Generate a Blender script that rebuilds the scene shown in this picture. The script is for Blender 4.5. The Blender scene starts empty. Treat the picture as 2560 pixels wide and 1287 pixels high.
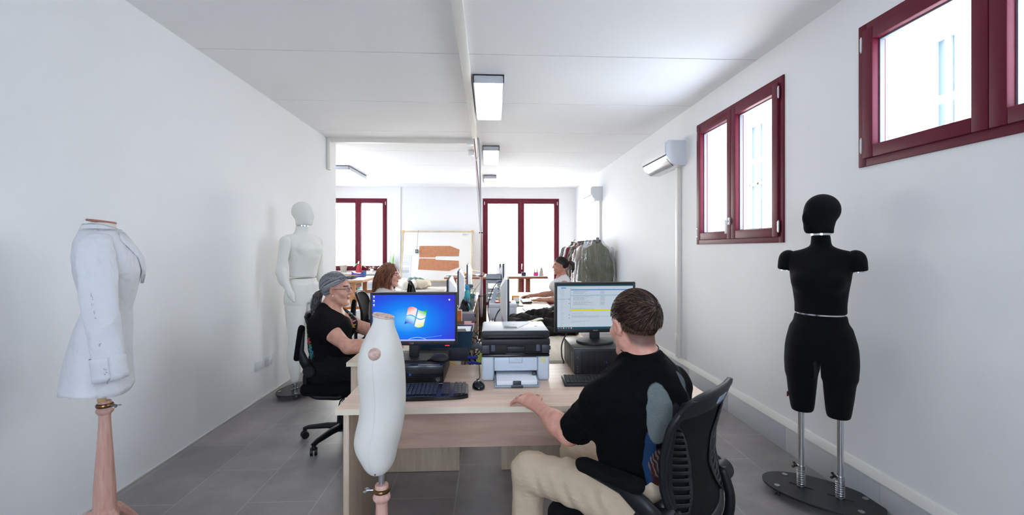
import bpy, bmesh, math, random
import numpy as np
from mathutils import Vector, Matrix, Euler
random.seed(7)
S = bpy.context.scene
COL = S.collection
R = math.radians
# ---------------------------------------------------------------- camera
FPX, HCAM = 1140.0, 1.463
YAW = math.atan(55.0/FPX)
cam = bpy.data.objects.new('camera', bpy.data.cameras.new('camera'))
COL.objects.link(cam)
cam.location = (0, 0, HCAM)
cam.rotation_euler = (R(90), 0, -YAW)
cam.data.sensor_width = 36.0
cam.data.lens = FPX/2560*36.0
cam.data.shift_y = -(643.5-622.0)/2560
cam.data.clip_start = 0.02
S.camera = cam
# ---------------------------------------------------------------- colour management
S.view_settings.view_transform = 'Standard'
S.view_settings.look = 'None'
S.view_settings.gamma = 1
S.view_settings.use_curve_mapping = False
S.view_settings.exposure = 1.3
S.cycles.use_denoising = True
S.cycles.max_bounces = 10
S.cycles.diffuse_bounces = 6
S.cycles.transparent_max_bounces = 24
S.cycles.caustics_reflective = False
S.cycles.caustics_refractive = False
S.cycles.sample_clamp_indirect = 6.0
# ---------------------------------------------------------------- sky
SKY = 6.0
W = bpy.data.worlds.new('sky'); S.world = W; W.use_nodes = True
_n = W.node_tree; _n.nodes.clear()
_o = _n.nodes.new('ShaderNodeOutputWorld'); _b = _n.nodes.new('ShaderNodeBackground')
_tc = _n.nodes.new('ShaderNodeTexCoord'); _sx = _n.nodes.new('ShaderNodeSeparateXYZ')
_mr = _n.nodes.new('ShaderNodeMapRange'); _mr.inputs[1].default_value = 0.62; _mr.inputs[2].default_value = 0.30
_mx = _n.nodes.new('ShaderNodeMix'); _mx.data_type = 'RGBA'
_mx.inputs[6].default_value = (1.9, 1.85, 1.78, 1); _mx.inputs[7].default_value = (0.85, 0.97, 1.20, 1)
_n.links.new(_tc.outputs['Generated'], _sx.inputs[0]); _n.links.new(_sx.outputs[1], _mr.inputs[0])
_n.links.new(_mr.outputs[0], _mx.inputs[0])
_gz = _n.nodes.new('ShaderNodeMapRange'); _gz.inputs[1].default_value = -.12; _gz.inputs[2].default_value = .08; _gz.inputs[3].default_value = .7   # ground darker than sky
_n.links.new(_sx.outputs[2], _gz.inputs[0])
_gm = _n.nodes.new('ShaderNodeMix'); _gm.data_type = 'RGBA'; _gm.blend_type = 'MULTIPLY'; _gm.inputs[0].default_value = 1
_n.links.new(_mx.outputs[2], _gm.inputs[6]); _n.links.new(_gz.outputs[0], _gm.inputs[7]); _n.links.new(_gm.outputs[2], _b.inputs[0])
_b.inputs[1].default_value = SKY
_n.links.new(_b.outputs[0], _o.inputs[0])
# window portals guide daylight sampling
def portal(name, loc, rot, sx, sy):
    l = bpy.data.lights.new(name, 'AREA'); l.shape = 'RECTANGLE'; l.size = sx; l.size_y = sy
    l.cycles.is_portal = True
    o = bpy.data.objects.new(name, l); COL.objects.link(o); o.location = loc; o.rotation_euler = rot
    return o
portal('daylight_portal', (2.48, 3.957, 2.13), (0, R(90), 0), 1.3, 1.5)
portal('daylight_portal', (2.48, 1.86, 2.345), (0, R(90), 0), 0.9, 1.5)
portal('daylight_portal', (0.777, 11.8, 1.4), (R(-90), 0, 0), 2.0, 2.8)
portal('daylight_portal', (-3.24, 11.8, 1.9), (R(-90), 0, 0), 1.5, 1.8)
portal('daylight_portal', (-4.45, 9.1, 1.7), (0, R(-90), 0), 2.2, 2.2)
portal('daylight_portal', (-.4, -1.95, 1.8), (R(90), 0, 0), 1.9, 1.6)

# ---------------------------------------------------------------- mesh helpers
class MB:
    """collects geometry for ONE mesh object"""
    def __init__(s): s.v = []; s.f = []; s.m = []
    def add(s, vs, fs, mi=0):
        b = len(s.v); s.v += [tuple(v) for v in vs]
        for f in fs: s.f.append(tuple(b+i for i in f)); s.m.append(mi)
        return s
    def box(s, c, d, b=0.0, seg=2, M=None, mi=0):
        hx, hy, hz = d[0]/2, d[1]/2, d[2]/2
        b = min(b, hx*.98, hy*.98, hz*.98)
        if b <= 0:
            vs = [(x*hx, y*hy, z*hz) for x in (-1, 1) for y in (-1, 1) for z in (-1, 1)]
            fs = [(0,1,3,2),(4,6,7,5),(0,4,5,1),(2,3,7,6),(0,2,6,4),(1,5,7,3)]
        else:
            bm = bmesh.new(); bmesh.ops.create_cube(bm, size=1)
            for v in bm.verts: v.co = Vector((v.co.x*2*hx, v.co.y*2*hy, v.co.z*2*hz))
            bmesh.ops.bevel(bm, geom=bm.edges[:], offset=b, segments=seg, profile=.5, affect='EDGES')
            bm.verts.index_update()
            vs = [v.co.copy() for v in bm.verts]; fs = [[v.index for v in f.verts] for f in bm.faces]; bm.free()
        c = Vector(c)
        vs = [(M @ Vector(v) if M else Vector(v)) + c for v in vs]
        return s.add(vs, fs, mi)
    def bb(s, x0, x1, y0, y1, z0, z1, b=0.0, mi=0, seg=2):
        return s.box(((x0+x1)/2, (y0+y1)/2, (z0+z1)/2), (x1-x0, y1-y0, z1-z0), b, seg, None, mi)
    def tube(s, pts, r, n=10, caps=True, closed=False, mi=0, flat=1.0, up=None):
        pts = [Vector(p) for p in pts]; k = len(pts)
        rr = [r]*k if not hasattr(r, '__len__') else list(r)
        T = []
        for i in range(k):
            a = pts[i-1] if (i or closed) else pts[i]; b = pts[(i+1) % k] if (i < k-1 or closed) else pts[i]
            t = (b-a); T.append(t.normalized() if t.length > 1e-9 else Vector((0, 0, 1)))
        u = Vector(up) if up else (Vector((0, 0, 1)) if abs(T[0].z) < .9 else Vector((1, 0, 0)))
        vs = []; N = None
        for i in range(k):
            if N is None: N = (u - T[i]*u.dot(T[i])).normalized()
            else:
                N = N - T[i]*N.dot(T[i])
                N = N.normalized() if N.length > 1e-6 else T[i].orthogonal().normalized()
            B = T[i].cross(N)
            for j in range(n):
                a = 2*math.pi*j/n
                vs.append(pts[i] + N*(math.cos(a)*rr[i]*flat) + B*(math.sin(a)*rr[i]))
        fs = []
        for i in range(k if closed else k-1):
            i2 = (i+1) % k
            for j in range(n): fs.append((i*n+j, i*n+(j+1) % n, i2*n+(j+1) % n, i2*n+j))
        if caps and not closed:
            fs.append(tuple(range(n-1, -1, -1))); fs.append(tuple((k-1)*n+j for j in range(n)))
        return s.add(vs, fs, mi)
    def cyl(s, p0, p1, r0, r1=None, n=20, mi=0): return s.tube([p0, p1], [r0, r0 if r1 is None else r1], n, mi=mi)
    def lathe(s, prof, o=(0, 0, 0), n=24, M=None, mi=0, sx=1., sy=1.):
        vs = []; o = Vector(o)
        for (r, z) in prof:
            for j in range(n):
                a = 2*math.pi*j/n; p = Vector((math.cos(a)*r*sx, math.sin(a)*r*sy, z))
                vs.append((M @ p if M else p)+o)
        fs = []
        for i in range(len(prof)-1):
            for j in range(n): fs.append((i*n+j, i*n+(j+1) % n, (i+1)*n+(j+1) % n, (i+1)*n+j))
        if prof[0][0] > 1e-6: fs.append(tuple(range(n-1, -1, -1)))
        if prof[-1][0] > 1e-6: fs.append(tuple((len(prof)-1)*n+j for j in range(n)))
        return s.add(vs, fs, mi)
    def prism(s, poly, t0, t1, M, mi=0):
        """poly in local xy, extruded along local z from t0 to t1, placed by matrix M"""
        n = len(poly)
        vs = [M @ Vector((p[0], p[1], t0)) for p in poly] + [M @ Vector((p[0], p[1], t1)) for p in poly]
        fs = [tuple(range(n-1, -1, -1)), tuple(range(n, 2*n))] + [(i, (i+1) % n, n+(i+1) % n, n+i) for i in range(n)]
        return s.add(vs, fs, mi)
    def ball(s, c, r, n=14, m=9, M=None, mi=0):
        rx, ry, rz = (r, r, r) if not hasattr(r, '__len__') else r
        prof = [(math.sin(math.pi*i/m), -math.cos(math.pi*i/m)) for i in range(m+1)]
        vs = []; c = Vector(c)
        for (q, z) in prof:
            for j in range(n):
                a = 2*math.pi*j/n; p = Vector((math.cos(a)*q*rx, math.sin(a)*q*ry, z*rz)); vs.append((M @ p if M else p)+c)
        fs = [(i*n+j, i*n+(j+1) % n, (i+1)*n+(j+1) % n, (i+1)*n+j) for i in range(m) for j in range(n)]
        return s.add(vs, fs, mi)
    def sheet(s, P, t=0.0, mi=0, nrm=None):
        """grid of points P[i][j]; t = thickness along the local normal (or nrm)"""
        A = np.array([[tuple(p) for p in row] for row in P], float); a, b = A.shape[:2]
        if nrm is None:
            du = np.gradient(A, axis=0); dv = np.gradient(A, axis=1); N = np.cross(du, dv)
            N /= np.maximum(np.linalg.norm(N, axis=2, keepdims=True), 1e-9)
        else: N = np.broadcast_to(np.array(nrm, float), A.shape)
        q = [(i*b+j, i*b+j+1, (i+1)*b+j+1, (i+1)*b+j) for i in range(a-1) for j in range(b-1)]
        if t == 0: return s.add(A.reshape(-1, 3), q, mi)
        k = a*b; vs = np.concatenate([(A+N*t/2).reshape(-1, 3), (A-N*t/2).reshape(-1, 3)])
        fs = [f[::-1] for f in q] + [tuple(k+i for i in f) for f in q]
        rim = [j for j in range(b)]+[i*b+b-1 for i in range(1, a)]+[(a-1)*b+j for j in range(b-2, -1, -1)]+[i*b for i in range(a-2, 0, -1)]
        for x in range(len(rim)):
            i, j = rim[x], rim[(x+1) % len(rim)]; fs.append((i, j, k+j, k+i))
        return s.add(vs, fs, mi)
    def loft(s, rings, caps=True, mi=0):
        n = len(rings[0]); vs = [p for r in rings for p in r]
        fs = [(i*n+j, i*n+(j+1) % n, (i+1)*n+(j+1) % n, (i+1)*n+j) for i in range(len(rings)-1) for j in range(n)]
        if caps: fs.append(tuple(range(n-1, -1, -1))); fs.append(tuple((len(rings)-1)*n+j for j in range(n)))
        return s.add(vs, fs, mi)
    def xf(s, M):
        s.v = [tuple(M @ Vector(v)) for v in s.v]; return s

def link_mesh(name, verts, faces, mats, midx=None, parent=None, smooth=35, world=True):
    me = bpy.data.meshes.new(name)
    if parent is not None and world:
        Mi = parent_world(parent).inverted()
        V = np.asarray(verts, float).reshape(-1, 3)
        A = np.array(Mi)
        verts = (V @ A[:3, :3].T + A[:3, 3])
        verts = verts.tolist()
    me.from_pydata(list(map(tuple, verts)), [], list(map(tuple, faces)))
    if not isinstance(mats, (list, tuple)): mats = [mats]
    for m in mats: me.materials.append(m)
    if midx is not None and len(mats) > 1: me.polygons.foreach_set('material_index', np.asarray(midx, np.int32))
    bm = bmesh.new(); bm.from_mesh(me); bmesh.ops.recalc_face_normals(bm, faces=bm.faces[:]); bm.to_mesh(me); bm.free()
    if smooth:
        me.shade_smooth()
        if smooth < 180: me.set_sharp_from_angle(angle=R(smooth))
    o = bpy.data.objects.new(name, me); COL.objects.link(o)
    if parent is not None: o.parent = parent
    return o
def parent_world(p):
    M = Matrix.Identity(4)
    while p is not None:
        M = Matrix.LocRotScale(p.location, p.rotation_euler, p.scale) @ M; p = p.parent
    return M
def obj(name, mb, mats, parent=None, smooth=35, world=False):
    return link_mesh(name, mb.v, mb.f, mats, mb.m, parent, smooth, world)
def tag(o, label, cat, group=None):
    o['label'] = label; o['category'] = cat
    if group: o['group'] = group
    return o
def thing(name, label, cat, loc=(0, 0, 0), rz=0.0, group=None):
    o = bpy.data.objects.new(name, None); COL.objects.link(o); o.empty_display_size = .1
    o.location = loc; o.rotation_euler = (0, 0, rz)
    return tag(o, label, cat, group)
def struct(o): o['kind'] = 'structure'; return o
def sempty(name, loc=(0, 0, 0), rz=0):
    o = bpy.data.objects.new(name, None); COL.objects.link(o); o.location = loc; o.rotation_euler = (0, 0, rz); return struct(o)
def copy_tree(o, parent=None):
    c = o.copy(); COL.objects.link(c)
    if parent is not None: c.parent = parent
    for ch in list(o.children): copy_tree(ch, c)
    return c
def text_mb(txt, size, ext=0.0, M=None, align='CENTER'):
    cu = bpy.data.curves.new('lettering', 'FONT'); cu.body = txt; cu.size = size; cu.extrude = ext; cu.align_x = align; cu.align_y = 'CENTER'
    t = bpy.data.objects.new('lettering', cu); COL.objects.link(t)
    bpy.context.view_layer.update()
    me = bpy.data.meshes.new_from_object(t.evaluated_get(bpy.context.evaluated_depsgraph_get()))
    mb = MB(); mb.add([(M @ v.co if M else v.co) for v in me.vertices], [tuple(p.vertices) for p in me.polygons])
    bpy.data.objects.remove(t); bpy.data.curves.remove(cu); bpy.data.meshes.remove(me)
    return mb

# ---------------------------------------------------------------- materials
def lin(c):
    def f(u): u /= 255.; return u/12.92 if u <= .04045 else ((u+.055)/1.055)**2.4
    return (f(c[0]), f(c[1]), f(c[2]), 1)
def mat(name, rgb, rough=.5, metal=0., noise=0., nscale=8., bump=0., bscale=60., spec=.5, trans=0., emit=None, estr=0., stretch=(1, 1, 1), sheen=0., sss=0., rgb2=None, coat=0.):
    """principled surface with a little procedural variation; rgb are sRGB 0-255"""
    m = bpy.data.materials.new(name); m.use_nodes = True; t = m.node_tree; p = t.nodes['Principled BSDF']
    c = lin(rgb); p.inputs['Base Color'].default_value = c; p.inputs['Roughness'].default_value = rough
    p.inputs['Metallic'].default_value = metal; p.inputs['Specular IOR Level'].default_value = spec
    if coat: p.inputs['Coat Weight'].default_value = coat
    if sheen: p.inputs['Sheen Weight'].default_value = sheen
    if sss:
        p.inputs['Subsurface Weight'].default_value = sss; p.inputs['Subsurface Radius'].default_value = (.012, .005, .003); p.inputs['Subsurface Scale'].default_value = 1.0
    if trans: p.inputs['Transmission Weight'].default_value = trans
    if emit: p.inputs['Emission Color'].default_value = lin(emit); p.inputs['Emission Strength'].default_value = estr
    if noise or bump:
        tc = t.nodes.new('ShaderNodeTexCoord'); mp = t.nodes.new('ShaderNodeMapping'); mp.inputs['Scale'].default_value = stretch
        t.links.new(tc.outputs['Object'], mp.inputs[0])
    if noise:
        nz = t.nodes.new('ShaderNodeTexNoise'); nz.inputs['Scale'].default_value = nscale; nz.inputs['Detail'].default_value = 5
        t.links.new(mp.outputs[0], nz.inputs[0])
        mx = t.nodes.new('ShaderNodeMix'); mx.data_type = 'RGBA'
        c2 = lin(rgb2) if rgb2 else tuple(x*(1-noise) for x in c[:3])+(1,)
        mx.inputs[6].default_value = c if rgb2 else tuple(min(1, x*(1+noise*.6)) for x in c[:3])+(1,); mx.inputs[7].default_value = c2
        rp = t.nodes.new('ShaderNodeMapRange'); rp.inputs[1].default_value = .3; rp.inputs[2].default_value = .7
        t.links.new(nz.outputs[0], rp.inputs[0]); t.links.new(rp.outputs[0], mx.inputs[0]); t.links.new(mx.outputs[2], p.inputs['Base Color'])
    if bump:
        nb = t.nodes.new('ShaderNodeTexNoise'); nb.inputs['Scale'].default_value = bscale; nb.inputs['Detail'].default_value = 4
        t.links.new(mp.outputs[0], nb.inputs[0])
        bp = t.nodes.new('ShaderNodeBump'); bp.inputs['Strength'].default_value = bump; bp.inputs['Distance'].default_value = .01
        t.links.new(nb.outputs[0], bp.inputs['Height']); t.links.new(bp.outputs[0], p.inputs['Normal'])
    return m
def emis(name, rgb, s):
    m = bpy.data.materials.new(name); m.use_nodes = True; t = m.node_tree; t.nodes.clear()
    o = t.nodes.new('ShaderNodeOutputMaterial'); e = t.nodes.new('ShaderNodeEmission'); e.inputs[0].default_value = lin(rgb); e.inputs[1].default_value = s
    t.links.new(e.outputs[0], o.inputs[0]); return m
def glassy(name, tint, gloss=.06, rough=.0, alpha=None, body=(1, 1, 1)):
    """clear pane / film: mostly straight-through light plus a thin reflection"""
    m = bpy.data.materials.new(name); m.use_nodes = True; t = m.node_tree; t.nodes.clear()
    o = t.nodes.new('ShaderNodeOutputMaterial'); tr = t.nodes.new('ShaderNodeBsdfTransparent'); tr.inputs[0].default_value = tint+(1,)
    gl = t.nodes.new('ShaderNodeBsdfGlossy'); gl.inputs['Roughness'].default_value = rough
    lw = t.nodes.new('ShaderNodeLayerWeight'); lw.inputs[0].default_value = .25
    mr = t.nodes.new('ShaderNodeMapRange'); mr.inputs[3].default_value = gloss*.6; mr.inputs[4].default_value = min(1, gloss*5)
    t.links.new(lw.outputs['Facing'], mr.inputs[0])
    mx = t.nodes.new('ShaderNodeMixShader'); t.links.new(mr.outputs[0], mx.inputs[0]); t.links.new(tr.outputs[0], mx.inputs[1]); t.links.new(gl.outputs[0], mx.inputs[2])
    last = mx
    if alpha:
        df = t.nodes.new('ShaderNodeBsdfDiffuse'); df.inputs[0].default_value = body+(1,)
        m2 = t.nodes.new('ShaderNodeMixShader'); m2.inputs[0].default_value = alpha
        t.links.new(mx.outputs[0], m2.inputs[1]); t.links.new(df.outputs[0], m2.inputs[2]); last = m2
    t.links.new(last.outputs[0], o.inputs[0]); return m
# ================================================================ the room
XL, XR, CEI, YB, Y0 = -2.246, 2.165, 2.995, 11.42, -1.6
XLL, YE = -4.1, 6.77           # the far half of the room widens to the left behind the end of the left wall
M_wall = mat('white_wall_paint', (236, 236, 236), .75, noise=.015, nscale=1.5, bump=.05, bscale=120)
M_ceil = mat('white_ceiling_paint', (243, 243, 243), .8, noise=.012, nscale=1.2)
M_trunk = mat('white_plastic_trunking', (236, 233, 226), .5)
M_burg = mat('burgundy_window_paint', (100, 22, 43), .5, spec=.25, noise=.05, nscale=14, bump=.02, bscale=90)
M_glass = glassy('window_glass', (.97, .985, .985), .05)
M_chrome = mat('polished_metal', (210, 212, 215), .18, 1.0)
M_steel = mat('satin_steel', (170, 172, 176), .35, 1.0)
M_seam = mat('ceiling_joint', (176, 176, 178), .8)
M_wplastic = mat('white_plastic', (238, 239, 240), .35)
def floor_material():
    m = bpy.data.materials.new('grey_stone_tile'); m.use_nodes = True; t = m.node_tree; p = t.nodes['Principled BSDF']
    tc = t.nodes.new('ShaderNodeTexCoord'); mp = t.nodes.new('ShaderNodeMapping')
    mp.inputs['Location'].default_value = (-3.1, -.2, 0); mp.inputs['Rotation'].default_value = (0, 0, R(-90))
    t.links.new(tc.outputs['Object'], mp.inputs[0])
    b = t.nodes.new('ShaderNodeTexBrick'); b.offset = 0.5; b.inputs['Scale'].default_value = 1
    b.inputs['Brick Width'].default_value = .8; b.inputs['Row Height'].default_value = .4
    b.inputs['Mortar Size'].default_value = .0022; b.inputs['Mortar Smooth'].default_value = .1; b.inputs['Bias'].default_value = 0
    b.inputs['Color1'].default_value = lin((150, 143, 141)); b.inputs['Color2'].default_value = lin((143, 137, 135)); b.inputs['Mortar'].default_value = lin((176, 172, 170))
    t.links.new(mp.outputs[0], b.inputs[0])
    n1 = t.nodes.new('ShaderNodeTexNoise'); n1.inputs['Scale'].default_value = 2.2; n1.inputs['Detail'].default_value = 9; n1.inputs['Roughness'].default_value = .65
    t.links.new(tc.outputs['Object'], n1.inputs[0])
    r = t.nodes.new('ShaderNodeMapRange'); r.inputs[1].default_value = .3; r.inputs[2].default_value = .7; r.inputs[3].default_value = .72; r.inputs[4].default_value = 1.2
    t.links.new(n1.outputs[0], r.inputs[0])
    mx = t.nodes.new('ShaderNodeMix'); mx.data_type = 'RGBA'; mx.blend_type = 'MULTIPLY'; mx.inputs[0].default_value = 1
    t.links.new(b.outputs[0], mx.inputs[6]); t.links.new(r.outputs[0], mx.inputs[7]); t.links.new(mx.outputs[2], p.inputs['Base Color'])
    p.inputs['Roughness'].default_value = .42; p.inputs['Specular IOR Level'].default_value = .45
    bp = t.nodes.new('ShaderNodeBump'); bp.inputs['Strength'].default_value = .12; bp.inputs['Distance'].default_value = .004
    n2 = t.nodes.new('ShaderNodeTexNoise'); n2.inputs['Scale'].default_value = 40; n2.inputs['Detail'].default_value = 6
    t.links.new(tc.outputs['Object'], n2.inputs[0]); t.links.new(n2.outputs[0], bp.inputs['Height']); t.links.new(bp.outputs[0], p.inputs['Normal'])
    return m
M_floor = floor_material()
struct(obj('floor', MB().bb(XLL-.3, XR+.4, Y0-.3, YB+.4, -.2, 0), M_floor))
# ceiling: precast panels every 1.2 m, the joints are shallow grooves
mb = MB(); ys = [Y0-.3]+[1.2*k for k in range(0, 10)]+[YB+.4]
for a, b in zip(ys[:-1], ys[1:]):
    mb.bb(XLL-.3, XR+.4, a+.006, b-.006, CEI, CEI+.25)
mb.bb(XLL-.3, XR+.4, Y0-.3, YB+.4, CEI+.012, CEI+.26, mi=1)
struct(obj('ceiling', mb, [M_ceil, M_seam]))
def wall_holes(name, axis, pos, out, u0, u1, z0, z1, holes, m=M_wall):
    """vertical wall slab whose inner face is at pos and outer at pos+out, with rectangular openings"""
    us = sorted({u0, u1, *[h[0] for h in holes], *[h[1] for h in holes]}); zs = sorted({z0, z1, *[h[2] for h in holes], *[h[3] for h in holes]})
    solid = lambda i, j: 0 <= i < len(us)-1 and 0 <= j < len(zs)-1 and not any(h[0] <= us[i] < h[1] and h[2] <= zs[j] < h[3] for h in holes)
    P = (lambda u, w, z: (w, u, z)) if axis == 'x' else (lambda u, w, z: (u, w, z))
    mb = MB(); a, b = pos, pos+out
    q = lambda p: mb.add(p, [(0, 1, 2, 3)])
    for i in range(len(us)-1):
        for j in range(len(zs)-1):
            if not solid(i, j): continue
            A, B, c, d = us[i], us[i+1], zs[j], zs[j+1]
            for w in (a, b): q([P(A, w, c), P(B, w, c), P(B, w, d), P(A, w, d)])
            if not solid(i-1, j): q([P(A, a, c), P(A, b, c), P(A, b, d), P(A, a, d)])
            if not solid(i+1, j): q([P(B, a, c), P(B, b, c), P(B, b, d), P(B, a, d)])
            if not solid(i, j-1): q([P(A, a, c), P(B, a, c), P(B, b, c), P(A, b, c)])
            if not solid(i, j+1): q([P(A, a, d), P(B, a, d), P(B, b, d), P(A, b, d)])
    bm = bmesh.new(); me = bpy.data.meshes.new(name); me.from_pydata(mb.v, [], mb.f); bm.from_mesh(me)
    bmesh.ops.remove_doubles(bm, verts=bm.verts[:], dist=1e-5); bmesh.ops.recalc_face_normals(bm, faces=bm.faces[:]); bm.to_mesh(me); bm.free()
    me.materials.append(m); o = bpy.data.objects.new(name, me); COL.objects.link(o); return struct(o)
WM = (3.252, 4.662, 1.51, 2.747)      # middle window, right wall (y0,y1,z0,z1)
WB = (1.152, 2.568, 1.936, 2.755)     # near window, right wall
WD = (-.18, 1.734, .06, 2.722)        # tall double door-window, back wall (x0,x1,z0,z1)
WL = (-3.95, -2.54, .93, 2.71)       # left window, back wall
wall_holes('wall_right', 'x', XR, .32, Y0, YB+.3, 0, CEI, [WM, WB])
wall_holes('wall_back', 'y', YB, .32, XLL-.3, XR, 0, CEI, [WD, WL])
wall_holes('wall_far_left', 'x', XLL, -.3, YE, YB, 0, CEI, [(8.0, 10.2, .9, 2.6)])
wall_holes('wall_behind', 'y', Y0, -.3, XL-.2, XR, 0, CEI, [(-1.3, .5, 1.1, 2.6)])
mb = MB(); mb.bb(XL-.16, XL, Y0, YE, 0, CEI); mb.bb(XLL-.3, XL-.16, YE-.16, YE, 0, CEI)
struct(obj('wall_left', mb, M_wall))
struct(obj('trim_pilaster', MB().bb(-2.535, -2.21, YB-.04, YB, 0, CEI), M_wall))
struct(obj('trim_floor_joint', MB().bb(XL, XL+.012, Y0, YE, 0, .007), mat('pale_caulk', (214, 212, 208), .6)))
# right wall: tiled skirting with a plastered ledge on top
M_skt = mat('grey_skirting_tile', (188, 190, 193), .45, noise=.03, nscale=5)
mb = MB(); y = -1.6
while y < YB:
    mb.bb(XR-.03, XR, y+.001, min(y+.8, YB)-.001, 0, .18, .0015); y += .8
struct(obj('baseboard_right', mb, M_skt))
mb = MB(); mb.prism([(0, 0), (-.034, 0), (-.034, .008), (-.012, .045), (0, .05)], 0, YB-Y0,
         Matrix(((1, 0, 0, XR), (0, 0, 1, Y0), (0, 1, 0, .18), (0, 0, 0, 1))))
struct(obj('trim_ledge', mb, mat('pale_plaster_ledge', (226, 225, 218), .7)))

# ---------------------------------------------------------------- windows
def hinge(parent, M, L=.075):
    mb = MB(); mb.cyl((0, 0, -L/2), (0, 0, L/2), .0085, n=10); mb.cyl((0, 0, L/2), (0, 0, L/2+.008), .006, n=8); mb.cyl((0, 0, -L/2-.008), (0, 0, -L/2), .006, n=8)
    mb.box((.012, 0, 0), (.02, .004, L)); mb.xf(M); return obj('hinge', mb, M_chrome, parent)
def window(name, axis, P0, inward, u0, u1, z0, z1, nsash=2, fw=.055, sw=.07, handle=True, proud=.012):
    """axis: the wall's normal axis; built in local (u, n, z), n pointing into the room"""
    o = sempty(name)
    w = u1-u0
    if axis == 'x': M = Matrix(((0, inward, 0, P0), (1, 0, 0, u0), (0, 0, 1, z0), (0, 0, 0, 1)))
    else: M = Matrix(((1, 0, 0, u0), (0, inward, 0, P0), (0, 0, 1, z0), (0, 0, 0, 1)))
    h = z1-z0
    f = MB()
    for b in ((0, fw, 0, h), (w-fw, w, 0, h), (fw, w-fw, 0, fw), (fw, w-fw, h-fw, h)):
        f.bb(b[0], b[1], -.07, proud, b[2], b[3], .003)
    f.xf(M); obj('window_frame', f, M_burg, o)
    sx = (w-2*fw+.02)/nsash
    for k in range(nsash):
        a = fw-.01+k*sx; b = a+sx-(.003 if k < nsash-1 else 0)
        s = MB(); c0, c1 = fw-.012, h-fw+.012
        for q in ((a, a+sw, c0, c1), (b-sw, b, c0, c1), (a+sw, b-sw, c0, c0+sw), (a+sw, b-sw, c1-sw, c1)):
            s.bb(q[0], q[1], -.055, proud+.016, q[2], q[3], .005)
        s.xf(M); so = obj('sash', s, M_burg, o)
        g = MB()                                     # grey glazing gasket round the pane
        for q in ((a+sw, a+sw+.008, c0+sw, c1-sw), (b-sw-.008, b-sw, c0+sw, c1-sw), (a+sw+.008, b-sw-.008, c0+sw, c0+sw+.008), (a+sw+.008, b-sw-.008, c1-sw-.008, c1-sw)):
            g.bb(q[0], q[1], -.038, -.012, q[2], q[3])
        g.xf(M); obj('gasket', g, M_gasket, so)
        obj('pane', MB().bb(a+sw, b-sw, -.03, -.022, c0+sw, c1-sw).xf(M), M_glass, so)
        e = (fw-.018) if k == 0 else (w-fw+.018)
        for zz in (.12, h-.12):
            hinge(o, M @ Matrix.Translation((e, proud+.012, zz)) @ (Matrix.Rotation(math.pi, 4, 'Z') if k else Matrix.Identity(4)))
    if handle:
        hb = MB(); cx = w/2+ .02; hz = .17 if h < 2 else 1.0
        if h < 2 and h > 1: hz = .2
        hb.box((cx, proud+.02, hz), (.03, .012, .065), .004); hb.cyl((cx, proud+.02, hz), (cx, proud+.05, hz), .009, n=10)
        hb.box((cx-.005, proud+.052, hz-.05), (.022, .016, .125), .006); hb.xf(M); obj('handle', hb, M_wplastic, o)
    return o
M_gasket = mat('grey_gasket', (120, 124, 130), .5)
window('window_1', 'x', XR, -1, *WM[:2], *WM[2:])
window('window_2', 'x', XR, -1, *WB[:2], *WB[2:], handle=False)
window('window_3', 'y', YB, -1, *WL)
window('window_4', 'y', YB, -1, *WD, fw=.06, sw=.075)
window('window_unseen_left', 'x', XLL, 1, 8.0, 10.2, .9, 2.6)  # out of view, added to bring daylight into the far end
window('window_unseen_behind', 'y', Y0, 1, -1.3, .5, 1.1, 2.6)  # unseen window added behind the camera, sized for cool fill light
struct(obj('trim_sill', MB().bb(WL[0]-.1, -2.54, YB-.24, YB, .85, .89, .004), mat('stone_sill', (214, 210, 200), .5, noise=.04)))
# white venetian blinds behind the back windows' panes
M_slat = mat('white_blind_slat', (245, 245, 245), .5)
def blind(label, x0, x1, z0, z1, y):
    t = thing('venetian_blind', label, 'blind', ((x0+x1)/2, y, z1), 0, 'blinds on the back windows')
    w = (x1-x0)/2
    obj('head_rail', MB().bb(-w, w, -.014, .014, -.035, 0, .003), M_wplastic, t)
    s = MB(); z = -.06; n = 0
    while z > z0-z1+.02 and n < 99:
        s.box((0, 0, z), (2*w, .022, .0012), M=Matrix.Rotation(R(14), 4, 'X')); z -= .0275; n += 1
    obj('slats', s, M_slat, t)
    c = MB()
    for x in (-w+.09, w-.09): c.cyl((x, -.012, -.03), (x, -.012, z0-z1+.02), .0012, n=5)
    obj('ladder_cord', c, M_wplastic, t)
xm = (WD[0]+WD[1])/2
blind('white venetian blind lowered over the left leaf of the tall back window', WD[0]+.15, xm-.1, .2, 2.585, YB+.005)
blind('white venetian blind lowered over the right leaf of the tall back window', xm+.1, WD[1]-.15, .2, 2.585, YB+.005)
xm = (WL[0]+WL[1])/2
blind('white venetian blind on the left sash of the window with potted plants', WL[0]+.14, xm-.09, 1.09, 2.57, YB+.005)
blind('white venetian blind on the right sash of the window with potted plants', xm+.09, WL[1]-.14, 1.09, 2.57, YB+.005)

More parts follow.
